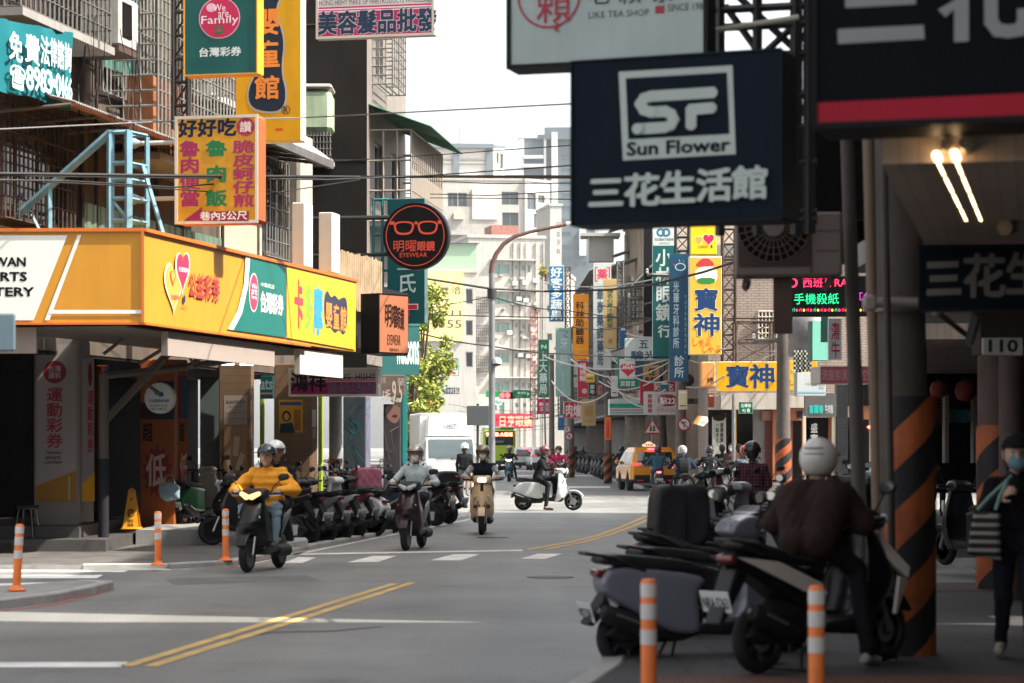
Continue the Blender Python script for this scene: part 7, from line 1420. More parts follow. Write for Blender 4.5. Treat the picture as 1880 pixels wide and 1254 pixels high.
def scooter(label, x, y, heading, style='sport', col='#1a1b1e', col2=None, lit=None, tail=False, group=None, cover=None, z=0.0, lean=0.0, mirrors=True, rim=None, stand=False, seatmat=None):
    """A scooter thing with its parts; heading = azimuth of its forward direction in degrees from +X."""
    g = scoot_geo(style); t = thing('scooter', label, 'scooter', (x, y, z), R(heading), group); t.rotation_euler = (R(lean), 0, R(heading))
    dk = lambda c: .18 if sum(hx(c)) < .1 else .5
    cp = paint(col, .3, coat=dk(col), var=.08, spec=.3); c2 = paint(col2, .32, coat=dk(col2), var=.08, spec=.3) if col2 else cp
    def raw(nm, key, mat, parent=t):
        k = (style, key, mat.name)
        if k not in _SM: m = MB(); m.raw(g[key][0], g[key][1], mat); _SM[k] = m.mesh(nm, 55)
        o = bpy.data.objects.new(nm, _SM[k]); COL.objects.link(o); o.parent = parent; return o
    def ob(nm, me, parent=t, loc=None, mat=None):
        if mat is not None:
            k = (style, me.name, mat.name)
            if k not in _SM: q = me.copy(); q.materials.clear(); q.materials.append(mat); q.polygons.foreach_set("material_index", [0] * len(q.polygons)); _SM[k] = q
            me = _SM[k]
        o = bpy.data.objects.new(nm, me); COL.objects.link(o); o.parent = parent
        if loc: o.location = loc
        return o
    raw('body_shell', 'body_shell', c2); raw('seat', 'seat', seatmat or seat_m); raw('leg_shield', 'leg_shield', cp); raw('handlebar_cowl', 'handlebar_cowl', cp if style != 'sport' else plastic); raw('engine', 'engine', engine_m); raw('footboard', 'footboard', plastic); raw('front_fender', 'front_fender', cp); raw('rear_fender', 'rear_fender', plastic)
    for xw in (-.64, .66):
        w = ob('wheel', g['_w'][0], loc=(xw, 0, .235)); r_ = ob('rim', g['_w'][1], parent=w, mat=rim)
    hb = ob('handlebar', g['_bar'])
    if mirrors: ob('mirror', g['_mirror'], loc=(.30, .20, 1.03)); ob('mirror', g['_mirror2'], loc=(.30, -.20, 1.03))
    ob('fork', g['_fork']); ob('exhaust', g['_exh']); ob('grab_rail', g['_rail']); ob('licence_plate', g['_plate'])
    if stand: ob('stand', g['_stand'])
    ob('headlight', g['_lamp'], mat={'amber': lens_amber, 'white': lens_white}.get(lit)); ob('indicator', g['_ind'])
    raw('tail_light', '_tail', lens_lit if tail else lens_red)
    return t
# ================================================================== CARS, TRUCK, BUS
car_glass = M('car_glass', (.018, .022, .024), .06, var=.05, spec=.9)
def car(name, label, cat, x, y, heading, prof, W, L, col, plan_r=.25, glassz=(.95, 1.45), low='#1a1a1c', wheels=(.75, -1.35), wr=.32, extras=None, group=None):
    """Car body: side profile (x forward) with rounded plan and tumblehome; windows, lamps, bumper, plates and wheels are parts."""
    t = thing(name, label, cat, (x, y, 0), R(heading), group); cp = paint(col, .25, coat=.6, var=.03); h = .035
    zmid = glassz[0]
    plan = [(-L / 2, -W / 2 + .12), (-L / 2 + .2, -W / 2), (L / 2 - .5, -W / 2), (L / 2, -W / 2 + .35), (L / 2, W / 2 - .35), (L / 2 - .5, W / 2), (-L / 2 + .2, W / 2), (-L / 2, W / 2 - .12)]
    def f(X, Y, Z):
        d = extr(X, Y, Z, prof, W / 2, .07); side = np.abs(Y) - (W / 2 - .20 * np.clip((Z - zmid) / .6, 0, 1) ** 1.1); d = smax(d, side, .05); d = smax(d, extr(X, Y, Z, plan, 3, .05, 'z'), .06)
        for wx in wheels: d = np.maximum(d, -(np.sqrt((X - wx) ** 2 + (Z - wr) ** 2) - (wr + .06)) if True else d)
        return d
    V, Q = snet(f, (-L / 2 - .05, -W / 2 - .05, .1), (L / 2 + .05, W / 2 + .05, max(p[1] for p in prof) + .1), h)
    C = V[Q].mean(1); Nn = np.cross(V[Q[:, 1]] - V[Q[:, 0]], V[Q[:, 2]] - V[Q[:, 0]]); Nn /= np.linalg.norm(Nn, axis=1)[:, None] + 1e-9
    is_low = C[:, 2] < .42
    gz = (C[:, 2] > glassz[0]) & (C[:, 2] < glassz[1]); side = (np.abs(Nn[:, 1]) > .72) & gz & (C[:, 0] > -L / 2 + .35) & (np.abs(C[:, 0] + .35) > .05)
    rear = (Nn[:, 0] < -.45) & gz & (np.abs(C[:, 1]) < W / 2 - .28); front = (Nn[:, 0] > .35) & gz & (np.abs(C[:, 1]) < W / 2 - .2) & (Nn[:, 2] < .9)
    m = MB(); body = ~(side | rear | front); m.raw(V, Q, cp, True, None, [paint(low, .5) if is_low[i] else cp for i in range(len(Q))]); m.build('body', t, angle=60)
    for nm, msk in (('side_window', side & (C[:, 1] > 0)), ('side_window', side & (C[:, 1] < 0)), ('rear_window', rear), ('windscreen', front)):
        if msk.sum() < 4: continue
        qs = Q[msk]; ids = np.unique(qs); mp = {int(a): i for i, a in enumerate(ids)}; vn = np.zeros((len(V), 3))
        for k in range(4): np.add.at(vn, Q[:, k], Nn)
        vn /= np.linalg.norm(vn, axis=1)[:, None] + 1e-9; P_ = V[ids] + vn[ids] * .006
        m = MB(); m.raw(P_, [[mp[int(k)] for k in q] for q in qs], car_glass); m.build(nm, t, angle=60)
    T = MR(R(90), 4, 'X')
    for wx in wheels:
        for s in (-1, 1):
            m = MB(); TT = MT((wx, s * (W / 2 - .11), wr)) @ T; m.lathe([(wr - .1, -.1), (wr - .02, -.1), (wr, -.07), (wr, .07), (wr - .02, .1), (wr - .1, .1), (wr - .1, -.1)], tyre_m, 24, TT); w = m.build('wheel', t)
            m = MB(); m.lathe([(0, -.06), (wr - .1, -.05), (wr - .1, .05), (0, .06)], rim_s, 20, TT); m.build('rim', w)
    if extras: extras(t)
    return t
def boxpart(t, nm, mat, *b, bev=.02, T=None): m = MB(); m.box(*b, mat, T, bev); return m.build(nm, t)
taxi_prof = [(2.2, .30), (2.25, .62), (2.1, .82), (1.15, .98), (.45, 1.50), (.0, 1.62), (-1.6, 1.63), (-2.0, 1.50), (-2.28, 1.0), (-2.32, .62), (-2.28, .30)]
def tx(t):
    rl = lens_lit; 
    for s in (-1, 1):
        boxpart(t, 'tail_light', M('taxi_lamp', (.75, .10, .08), .2, coat=.6, emit=.4), -2.30, -2.12, s * .50, s * .84, .92, 1.06); boxpart(t, 'tail_light', M('taxi_lamp_clear', (.55, .45, .42), .15, coat=.6), -2.31, -2.2, s * .42, s * .62, .90, .98)
    boxpart(t, 'brake_light', rl, -2.06, -1.96, -.25, .25, 1.53, 1.58); boxpart(t, 'bumper', paint('#232325', .5), -2.40, -2.1, -.80, .80, .32, .60, bev=.05); boxpart(t, 'trim_strip', chrome, -2.335, -2.30, -.44, .44, .93, .97)
    for s in (-1, 1): boxpart(t, 'reflector', M('tail_red2', (.5, .03, .05), .3), -2.42, -2.38, s * .45, s * .72, .36, .42)
    m = MB(); T = MT((-2.34, 0, .82)) @ MR(R(-90), 4, 'Z'); m.box(-.19, .19, -.02, .01, -.085, .085, plate_m, T, .004); put_text(m, 'TDH·2762', -.17, -.05, .17, .045, -.024, paint('#b02030'), .03, T=T); m.build('licence_plate', t)
    m = MB(); T = MT((-2.42, 0, .47)) @ MR(R(-90), 4, 'Z'); put_text(m, 'P138 52', -.2, -.06, .2, .06, -.004, paint('#d8c84a'), .03, T=T); m.build('lettering', t)
    m = MB(); V, Q = snet(lambda X, Y, Z: extr(X, Y, Z, sm_([(-.26, 0), (.26, 0), (.24, .10), (.12, .13), (.08, .2), (-.08, .2), (-.12, .13), (-.24, .10)], 1), .07, .03, 'x'), (-.1, -.3, -.02), (.1, .3, .24), .018); m.raw(V + np.array([-.7, 0, 1.64]), Q, M('taxi_sign', (.9, .62, .42), .4, emit=.35)); T = MT((-.78, 0, 1.69)) @ MR(R(-90), 4, 'Z'); put_text(m, 'TAXI', -.15, -.02, .15, .06, -.002, paint('#b0402a'), .04, T=T); m.build('roof_sign', t)
    boxpart(t, 'wiper', frame_dark, -2.22, -2.19, -.05, .4, 1.12, 1.14)
    for s in (-1, 1): boxpart(t, 'mirror', paint('#e79a25', .3), .75, .9, s * .92, s * 1.08, 1.0, 1.14, bev=.04)
pt = G(1180, 893); taxi = car('taxi', 'yellow orange taxi van with a lit roof lamp waiting at the crossing', 'taxi', P(1186, 0, 92.0).x, 92.0, 95.5, taxi_prof, 1.86, 4.55, '#e8961c', extras=tx)
suv = [(2.15, .30), (2.2, .66), (2.0, .90), (1.1, 1.02), (.4, 1.52), (-.1, 1.62), (-1.7, 1.60), (-2.05, 1.42), (-2.22, 1.0), (-2.25, .60), (-2.2, .30)]
def sx(t):
    for s in (-1, 1): boxpart(t, 'tail_light', M('suv_lamp', (.55, .09, .08), .2, coat=.6, emit=.3), -2.22, -2.0, s * .46, s * .82, .94, 1.08)
    boxpart(t, 'bumper', paint('#2a2b2d', .5), -2.34, -2.05, -.8, .8, .30, .56, bev=.05); m = MB(); T = MT((-2.27, 0, .82)) @ MR(R(-90), 4, 'Z'); m.box(-.19, .19, -.02, .01, -.085, .085, plate_m, T, .004); put_text(m, 'ALR·2208', -.17, -.05, .17, .045, -.024, frame_dark, .03, T=T); m.build('licence_plate', t); boxpart(t, 'brake_light', lens_lit, -2.02, -1.94, -.2, .2, 1.52, 1.56)
car('parked_car', 'silver hatchback queueing left in the lane beyond the crossing', 'car', P(962, 0, 172).x, 172, 92, suv, 1.8, 4.4, '#bfc2c2', extras=sx, group='cars queueing beyond the crossing')
car('parked_car', 'white hatchback queueing right beside the rider in the maroon helmet', 'car', P(992, 0, 168).x, 168, 95, suv, 1.8, 4.4, '#d9dbda', extras=sx, group='cars queueing beyond the crossing')
car('parked_car', 'white car half hidden by the rider on the blue scooter', 'car', P(936, 0, 186).x, 186, 90, suv, 1.8, 4.4, '#cfd1d0', extras=sx, group='cars queueing beyond the crossing')
car('parked_car', 'dark sedan parked beyond the taxi on its right side', 'car', P(1222, 0, 118).x, 118, 95, suv, 1.75, 4.3, '#1c2226', extras=sx)
# green city bus seen from behind
t = thing('bus', 'lime green city bus with an amber route display beyond the truck', 'bus', (P(917, 0, 182).x, 182, 0), R(2)); lime = paint('#9ab522', .35, coat=.4); bw_ = 2.45; g = MB()
g.box(-bw_ / 2, bw_ / 2, 0, 10, .35, 2.95, lime, bev=.15); g.build('body', t); boxpart(t, 'roof', paint('#d8ded6', .4), -bw_ / 2 + .05, bw_ / 2 - .05, .1, 9.9, 2.96, 3.15, bev=.08); boxpart(t, 'roof_stripe', paint('#3aa04a', .4), .1, bw_ / 2 - .1, .06, .12, 2.98, 3.12)
boxpart(t, 'rear_window', car_glass, -bw_ / 2 + .18, bw_ / 2 - .18, -.02, .05, 1.75, 2.82); g = MB(); g.box(-1.04, 1.0, -.028, -.021, 2.36, 2.78, frame_dark); put_text(g, '9', -1.0, 2.42, -.82, 2.72, -.03, M('led_amber', (1.0, .22, .12), .5, emit=3.0), .04); put_text(g, '板橋-大稻埕', -.72, 2.42, .98, 2.72, -.03, M('led_amber', (1.0, .22, .12), .5, emit=3.0), .03); put_text(g, '518-FX', -.3, 1.95, .3, 2.1, -.03, paint('#8a9ab0'), .02); g.build('route_display', t)
for s in (-1, 1): boxpart(t, 'tail_light', lens_red, s * .95, s * 1.15, -.03, .03, .9, 1.3)
boxpart(t, 'bumper', paint('#2a2c2a'), -bw_ / 2, bw_ / 2, -.08, .1, .3, .6)
for s in (-1, 1):
    for yy in (2.2, 7.6): m = MB(); m.lathe([(0, -.14), (.42, -.14), (.48, -.1), (.48, .1), (.42, .14), (0, .14)], tyre_m, 20, MT((s * 1.08, yy, .48)) @ MR(R(90), 4, 'Y')); m.build('wheel', t)
# white box truck facing the camera
dt = 94.0; O = P(822, 0, dt); t = thing('box_truck', 'white box lorry facing the camera with an oval emblem above its windscreen', 'truck', (O.x + .12, dt, 0), R(8)); k_ = dt / F; wht_ = paint('#d8d6d0', .35, coat=.3); wr_ = paint('#e2e0da', .35)
cab_p = sm_([(0, .45), (-.02, 1.10), (.28, 1.95), (.42, 2.05), (1.5, 2.05), (1.5, .45)], 1); V, Q = snet(lambda X, Y, Z: smax(extr(Y, X, Z, cab_p, 3, .06) if False else sdpoly(Y.reshape(-1), Z.reshape(-1), cab_p).reshape(X.shape), np.abs(X) - 1.0 + .07 * np.clip((Z - 1.1) / .9, 0, 1), .07), (-1.05, -.05, .4), (1.05, 1.55, 2.1), .04)
C = V[Q].mean(1); Nn = np.cross(V[Q[:, 1]] - V[Q[:, 0]], V[Q[:, 2]] - V[Q[:, 0]]); Nn /= np.linalg.norm(Nn, axis=1)[:, None] + 1e-9
m = MB(); m.raw(V, Q, wht_); m.build('cab', t, angle=60); ws = (Nn[:, 1] < -.6) & (C[:, 2] > 1.18) & (C[:, 2] < 1.92) & (np.abs(C[:, 0]) < .88); sd = (np.abs(Nn[:, 0]) > .8) & (C[:, 2] > 1.2) & (C[:, 2] < 1.85) & (C[:, 1] > .35) & (C[:, 1] < 1.1)
for nm, mk_ in (('windscreen', ws), ('side_window', sd & (C[:, 0] > 0)), ('side_window', sd & (C[:, 0] < 0))): qs = Q[mk_]; ids = np.unique(qs); mp = {int(a): i for i, a in enumerate(ids)}; m = MB(); m.raw(V[ids] + (np.array([0, -.008, .003]) if nm == 'windscreen' else np.sign(V[ids] * [1, 0, 0]) * .008), [[mp[int(k)] for k in q] for q in qs], M('truck_glass', (.06, .085, .09), .08, spec=.8)); m.build(nm, t, angle=60)
g = MB(); g.box(-1.06, 1.06, 1.55, 5.6, .75, 2.98, wr_, bev=.03); 
for z in (.78, 2.95): g.box(-1.08, 1.08, 1.53, 1.6, z - .03, z + .03, paint('#b9b7b2'))
for s in (-1, 1):
    for yy in np.arange(1.6, 5.6, .25): g.box(s * 1.06, s * 1.075, yy, yy + .08, .8, 2.9, paint('#c6c2b8'))
g.build('cargo_box', t); g = MB(); g.prism([(-.86, 2.06), (.86, 2.06), (.80, 2.86), (-.80, 2.86)], .35, 1.5, wr_); g.build('wind_deflector', t)
g = MB(); 
for rr_, c in ((.30, '#6f8a92'), (.27, '#d9dcda')): g.flat([(.05 + rr_ * cos(i * .2618), 2.46 + rr_ * .36 * sin(i * .2618)) for i in range(24)], .345 - (.3 - rr_) * .2, paint(c))
put_text(g, 'HCT', -.12, 2.40, .22, 2.52, .33, paint('#58767f'), .03, shear=.3); g.build('emblem', t)
g = MB(); g.box(-.98, .98, -.12, .2, .42, .68, paint('#3a3a3a'), bev=.04); put_text(g, 'P·0215', .05, .46, .5, .56, -.13, paint('#cfd6cc'), .03); g.flat([(.0, .44), (.55, .44), (.55, .58), (0, .58)], -.125, paint('#2f6a50')); g.build('bumper', t)
for s in (-1, 1):
    m = MB(); m.box(s * .62, s * .94, -.06, .05, .76, .98, M('truck_lamp', (.6, .5, .46), .15, coat=.6), bev=.03); m.build('headlight', t); m = MB(); m.tube([(s * .98, .1, 1.75), (s * 1.2, -.05, 1.7), (s * 1.2, -.05, 1.2), (s * .98, .1, 1.15)], .018, frame_dark, 6); m.box(s * 1.12, s * 1.28, -.1, -.02, 1.25, 1.65, frame_dark, bev=.02); m.build('mirror', t)
    for yy in (.75, 4.4): m = MB(); m.lathe([(0, -.12), (.34, -.12), (.4, -.08), (.4, .08), (.34, .12), (0, .12)], tyre_m, 20, MT((s * .88, yy, .4)) @ MR(R(90), 4, 'Y')); m.build('wheel', t)
g = MB(); g.bar((-.6, -.0, 1.17), (.1, .0, 1.2), .02, frame_dark); g.bar((0, -.0, 1.17), (.7, .0, 1.2), .02, frame_dark); g.build('wiper', t); boxpart(t, 'chassis', frame_dark, -.9, .9, .3, 5.4, .4, .74)
O = P(772, 0, 99); car('parked_car', 'white car peeking out behind the truck at the drugstore corner', 'car', O.x, 101, -88, suv, 1.7, 4.3, '#d0d4d4')
# striped barrier in front of the truck
for (x0, x1, d, lab) in ((800, 868, 91.5, 'low orange and white striped barrier board on the road in front of the truck'),):
    O = P(x0, 897, d); O.z = .02; t = thing('barrier', lab, 'barrier', O, 0); W = (x1 - x0) / F * d; g = MB(); n = 9
    for i in range(n): g.box(W * i / n, W * (i + 1) / n, 0, .08, .08, .32, paint('#f08a50') if i % 2 == 0 else paint('#e9e4dc'))
    g.box(0, W, -.1, .18, 0, .078, frame_dark); g.build('board', t)

hz = MB(); hz.box(-905, 905, -65, 2405, -1.0, 110, M('haze_skin', '#ffffff')); ho_ = hz.build('haze', kind='stuff'); ho_.data.materials.clear(); hm_ = bpy.data.materials.new('haze_air'); hm_.use_nodes = True; hn = hm_.node_tree.nodes; hn.remove(hn['Principled BSDF']); pv = hn.new('ShaderNodeVolumePrincipled'); pv.inputs['Color'].default_value = (.93, .95, .96, 1); pv.inputs['Density'].default_value = .00016; pv.inputs['Anisotropy'].default_value = .2
hm_.node_tree.links.new(pv.outputs[0], hn['Material Output'].inputs['Volume']); ho_.data.materials.append(hm_)
# ================================================================== PEOPLE
cos_, sin_ = math.cos, math.sin
skin = M('skin', (.50, .30, .22), .5, var=.06, scale=8); skin_d = M('skin_tan', (.40, .235, .165), .5, var=.06, scale=8); hair_m = M('hair_black', (.015, .013, .012), .55, var=.3, scale=20)
lipm = M('lips', (.36, .15, .13), .5); eyem = M('eye_dark', (.02, .018, .018), .25)
def cloth(c, **k): return M('cloth_%s' % c.strip('#') + ''.join(sorted(k)), c, .85, **dict(dict(var=.22, scale=5, bump=.25, spec=.2), **k))
V3 = lambda *a: np.array(a, float)
def hand_mesh(w, d, n, side, curl):
    """Palm, four unequal bent fingers and a thumb. w wrist, d finger direction, n palm normal, side +1 if the index is towards d x n."""
    d = d / np.linalg.norm(d); n = n - d * (n @ d); n = n / np.linalg.norm(n); s = np.cross(d, n) * side; B = []
    k = w + d * .085
    for o in (-.028, 0, .028): B.append((w + s * o * .6 + d * .01, k + s * o, .017, .014))
    for i, (o, L) in enumerate(((.033, .072), (.011, .08), (-.011, .075), (-.032, .06))):
        p = k + s * o; ang = 0
        for j, (f, c) in enumerate(((.45, curl[0]), (.32, curl[1]), (.23, curl[2]))):
            ang += c; q = p + (d * cos(ang) + n * sin(ang)) * L * f; B.append((p, q, .0095 - .0012 * j, .0088 - .0012 * j)); p = q
    a = w + d * .03 + s * .03; b = a + (d * .55 + s * .65 + n * .35) * .045; c = b + (d * .75 + s * .15 + n * .65) * .032
    B += [(a, b, .014, .011), (b, c, .0105, .009)]
    lo = np.min([np.minimum(x[0], x[1]) for x in B], 0) - .025; hi = np.max([np.maximum(x[0], x[1]) for x in B], 0) + .025
    def f(X, Y, Z):
        r = None
        for (p, q, ra, rb) in B:
            e = rcone(X, Y, Z, p, q, ra, rb); r = e if r is None else smin(r, e, .005)
        return r
    return snet(f, lo, hi, .0055)
def rot_z(v, a): c, s = cos(a), sin(a); return np.array([v[0] * c - v[1] * s, v[0] * s + v[1] * c, v[2]])
def rider_pose(seat=.75, dx=0.0, lean=0.0, tor=.60, foot=(0, 0), grip=(.26, .29, 1.04), hands=True, yaw=0.0, knee=.16, elb=.12):
    p = dict(pel=V3(-.28 + dx, 0, seat + .11), nk=V3(-.17 + dx + lean, 0, seat + tor), yaw=yaw)
    p['hd'] = p['nk'] + V3(.035, 0, .17)
    for s, k in ((1, 'L'), (-1, 'R')):
        p['sh' + k] = p['nk'] + V3(-.02, s * .195, -.075)
        if hands: p['wr' + k] = V3(grip[0] - .085, s * grip[1], grip[2] + .03); p['el' + k] = p['sh' + k] * .48 + p['wr' + k] * .52 + V3(-.05, s * elb, -.10)
        else: p['wr' + k] = p['pel'] + V3(.34, s * .14, .10); p['el' + k] = p['sh' + k] * .5 + p['wr' + k] * .5 + V3(-.12, s * .10, -.06)
        p['hp' + k] = p['pel'] + V3(.01, s * .085, -.02); f = foot[0 if s > 0 else 1]
        if f: p['kn' + k] = p['pel'] + V3(.30, s * .25, -.20); p['an' + k] = V3(p['pel'][0] + .26, s * .34, .09); p['to' + k] = p['an' + k] + V3(.17, s * .03, -.05)
        else: p['kn' + k] = p['pel'] + V3(.43, s * knee, -.04); p['an' + k] = p['pel'] + V3(.44, s * (knee - .03), -.47); p['to' + k] = p['an' + k] + V3(.17, s * .02, -.045)
    p['hand'] = 'grip' if hands else 'rest'; return p
def stand_pose(h=1.72, stride=0.0, arms=((0.05, .0), (.05, .0)), yaw=0.0, lean=0.0, lift=0.0):
    k_ = h / 1.72; p = dict(pel=V3(0, 0, .94), nk=V3(.02 + lean, 0, 1.42), yaw=yaw); p['hd'] = p['nk'] + V3(.03, 0, .165)
    for s, k, (sw, bend) in ((1, 'L', arms[0]), (-1, 'R', arms[1])):
        p['sh' + k] = p['nk'] + V3(-.015, s * .18, -.075); p['el' + k] = p['sh' + k] + V3(sw * .5 - .03, s * .07, -.27); p['wr' + k] = p['el' + k] + V3(sw * .5 + bend * .9 + .04, -s * .02 - s * bend * .25, -.25 + bend * .95)
        st = stride * s; p['hp' + k] = p['pel'] + V3(0, s * .09, -.03); lf = lift if s < 0 else 0
        p['kn' + k] = V3(st * .55 + .04 + lf * .5, s * .095, .50 + .02 * abs(st)); p['an' + k] = V3(st - lf * 1.1, s * .10, .085 + lf); p['to' + k] = p['an' + k] + V3(.17, s * .03, -.045 - lf * .35)
    for q in p:
        if isinstance(p[q], np.ndarray): p[q] = p[q] * k_
    p['hand'] = 'hang'; return p
def person(label, loc, heading, p, jacket, trouser, shoe='#2a2624', skinm=None, helmet=None, mask=None, hair=None, puff=0.0, collar=None, res=.014, visor=False, fem=False, sleeve=None, hem=.0, jmat=None, cap=None, face=True, hstyle='open', vest=None, wide=1.0, group=None, shoe2=None, quilt=False):
    sk = skinm or skin; jm = jmat or cloth(jacket); tm = cloth(trouser); sm2 = paint(shoe, .6); sl = cloth(sleeve) if sleeve else jm
    yaw = p['yaw']; hd, nk, pel = p['hd'], p['nk'], p['pel']; B = []
    ch = nk * .70 + pel * .30; wst = nk * .28 + pel * .72; wd = (.92 if fem else 1.0) * wide; pf = puff
    for s in (1, -1):
        B.append((wst + V3(0, s * .062 * wd, 0), ch + V3(.0, s * .085 * wd, 0), .098 * wd + pf * .8, .112 * wd + pf, jm)); B.append((pel + V3(0, s * .07, hem), wst + V3(0, s * .062 * wd, 0), .112 + pf * .7, .098 + pf * .8, jm if hem <= .06 else tm))
    B.append((wst, ch, .104 + pf * .8, .118 + pf, jm)); B.append((p['shL'], p['shR'], .066 + pf * .6, .066 + pf * .6, jm)); B.append((nk + V3(-.01, .0, -.035), nk + V3(0, 0, .02), .072 + pf * .4, .058 + pf * .3, cloth(collar) if collar else jm))
    B.append((nk + V3(.0, 0, .0), hd + V3(-.01, 0, -.06), .052, .054, sk))
    for k in 'LR':
        B.append((p['sh' + k], p['el' + k], .062 + pf, .050 + pf, sl)); B.append((p['el' + k], p['wr' + k], .050 + pf, .036 + pf * .7, sl))
        B.append((p['wr' + k], p['wr' + k] + (p['wr' + k] - p['el' + k]) / (np.linalg.norm(p['wr' + k] - p['el' + k]) + 1e-6) * .03, .027, .026, sk))
        B.append((p['hp' + k], p['kn' + k], .092, .066, tm)); B.append((p['kn' + k], p['an' + k] + V3(0, 0, .05), .066, .050, tm)); B.append((p['an' + k] + V3(0, 0, .04), p['an' + k], .042, .040, sk if shoe2 else tm))
        a = p['an' + k]; tv = (p['to' + k] - a); B.append((a + V3(-.02, 0, -.035) - tv * .12, p['to' + k], .038, .034, sm2))
    B.append((p['hpL'], p['hpR'], .112, .112, tm))
    fx = V3(cos(yaw), sin(yaw), 0)
    HB = [(hd + V3(0, 0, .035) - fx * .01, hd + V3(0, 0, -.02) + fx * .012, .097, .083, sk), (hd + V3(0, 0, -.03) + fx * .03, hd + V3(0, 0, -.085) + fx * .045, .066, .044, sk), (hd + fx * .092 + V3(0, 0, .015), hd + fx * .112 + V3(0, 0, -.025), .012, .017, sk), (hd + fx * .078 + V3(0, 0, .035) + rot_z(V3(0, .03, 0), yaw), hd + fx * .078 + V3(0, 0, .035) - rot_z(V3(0, .03, 0), yaw), .018, .018, sk)]
    for s in (1, -1): e = hd + rot_z(V3(-.005, s * .088, -.005), yaw); HB.append((e + V3(0, 0, .02), e + V3(0, 0, -.02), .016, .012, sk))
    if hair: HB.append((hd - fx * .025 + V3(0, 0, .05), hd - fx * .03 + V3(0, 0, -.02), .104, .098, hair_m))
    if hair == 'long': HB += [(hd - fx * .05 + V3(0, 0, .0), hd - fx * .06 + V3(0, 0, -.20), .085, .07, hair_m)]
    allb = B + HB
    lo = np.min([np.minimum(b[0], b[1]) for b in allb], 0) - .17; hi = np.max([np.maximum(b[0], b[1]) for b in allb], 0) + .17
    def f(X, Y, Z):
        r = None
        for b in B:
            e = rcone(X, Y, Z, *b[:4]); r = e if r is None else smin(r, e, .022 if b[4] is not sk else .012)
        q = None
        for b in HB: e = rcone(X, Y, Z, *b[:4]); q = e if q is None else smin(q, e, .02)
        r = r + .005 * np.sin(17 * Z + 6 * np.sin(9 * Y + 3 * X)) * np.sin(12 * Y + 8 * X + 5 * Z) + .003 * np.sin(41 * Z + 9 * np.sin(14 * Y)) * np.sin(23 * X + 17 * Y)
        if quilt:
            r = r + .007 * np.cos(Z * 62) * (np.abs(Z - (ch[2] + wst[2]) / 2) < .42)
        return smin(r, q, .012)
    V, Q = snet(f, lo, hi, res); C = V[Q].mean(1); D = np.stack([rcone(C[:, 0], C[:, 1], C[:, 2], *b[:4]) for b in allb], 1); idx = D.argmin(1)
    t = thing('person', label, 'person', loc, R(heading), group); m = MB(); m.raw(V, Q, jm, True, None, [allb[i][4] for i in idx])
    for k, s in (('L', 1), ('R', -1)):
        w = p['wr' + k]; d = (w - p['el' + k]); d /= np.linalg.norm(d)
        if p['hand'] == 'grip': hv, hq = hand_mesh(w, V3(.8, 0, .05), V3(-.1, 0, -1), -s, (1.1, 1.4, .9))
        elif p['hand'] == 'rest': hv, hq = hand_mesh(w, V3(.9, 0, -.2), V3(-.2, 0, -1), -s, (.3, .4, .3))
        else: hv, hq = hand_mesh(w, d, V3(.15, -s, 0), s, (.35, .5, .35))
        m.raw(hv, hq, sk)
    if face:
        for s in (1, -1):
            e = hd + fx * .085 + rot_z(V3(0, s * .032, .0), yaw) + V3(0, 0, .012); ev, eq = snet(lambda X, Y, Z: np.sqrt((X - e[0]) ** 2 + (Y - e[1]) ** 2 + ((Z - e[2]) * 1.6) ** 2) - .0125, e - .02, e + .02, .005); m.raw(ev, eq, eyem)
        if not mask:
            l0 = hd + fx * .092 + V3(0, 0, -.062); lv, lq = snet(lambda X, Y, Z: rcone(X, Y, Z, l0 + rot_z(V3(0, .02, 0), yaw), l0 - rot_z(V3(0, .02, 0), yaw), .007, .007), l0 - .04, l0 + .04, .005); m.raw(lv, lq, lipm)
    m.build('body', t, angle=70)
    MH = MT(Vector(hd)) @ MR(yaw, 4, 'Z')
    def part(nm, fn, b0, b1, h, mat): v, q = snet(fn, b0, b1, h); mm = MB(); mm.raw(v, q, mat, True, MH); return mm.build(nm, t, angle=60)
    if helmet:
        hm = helmet if not isinstance(helmet, str) else paint(helmet, .2, coat=.7, var=.03); hr = min(res, .011)
        def fh(X, Y, Z):
            o = np.sqrt((X / 1.10) ** 2 + (Y / .98) ** 2 + ((Z - .03) / 1.05) ** 2) - .138; i_ = np.sqrt((X / 1.06) ** 2 + (Y / .95) ** 2 + ((Z - .02) / 1.05) ** 2) - .118
            r = np.maximum(o, -i_); lowz = -.10 if hstyle == 'open' else -.02; r = smax(r, lowz - Z - X * .12, .015)
            cut = np.maximum(.045 - X - (Z + .1) * .18, Z - (.052 - .0 * X)); return smax(r, -cut, .012)
        ho = part('helmet', fh, (-.17, -.16, -.15), (.18, .16, .2), hr, hm)
        mm = MB(); n = 14
        for i in range(n):
            a0, a1 = -1.15 + 2.3 * i / n, -1.15 + 2.3 * (i + 1) / n; r0 = lambda a, rr, z: (rr * 1.1 * cos(a), rr * sin(a), z)
            mm.add([r0(a0, .132, .062), r0(a1, .132, .062), r0(a1, .175 if hstyle == 'half' else .155, .052), r0(a0, .175 if hstyle == 'half' else .155, .052), r0(a0, .132, .05), r0(a1, .132, .05), r0(a1, .175 if hstyle == 'half' else .155, .045), r0(a0, .175 if hstyle == 'half' else .155, .045)], [(0, 3, 2, 1), (4, 5, 6, 7), (3, 7, 6, 2)], plastic, True)
        mm.tube([(.149 * cos_(a) - .004, .134 * sin_(a), -.098 - .012 * cos_(a)) for a in [1.1 + 4.08 * i / 22 for i in range(23)]], .006, plastic, 6)
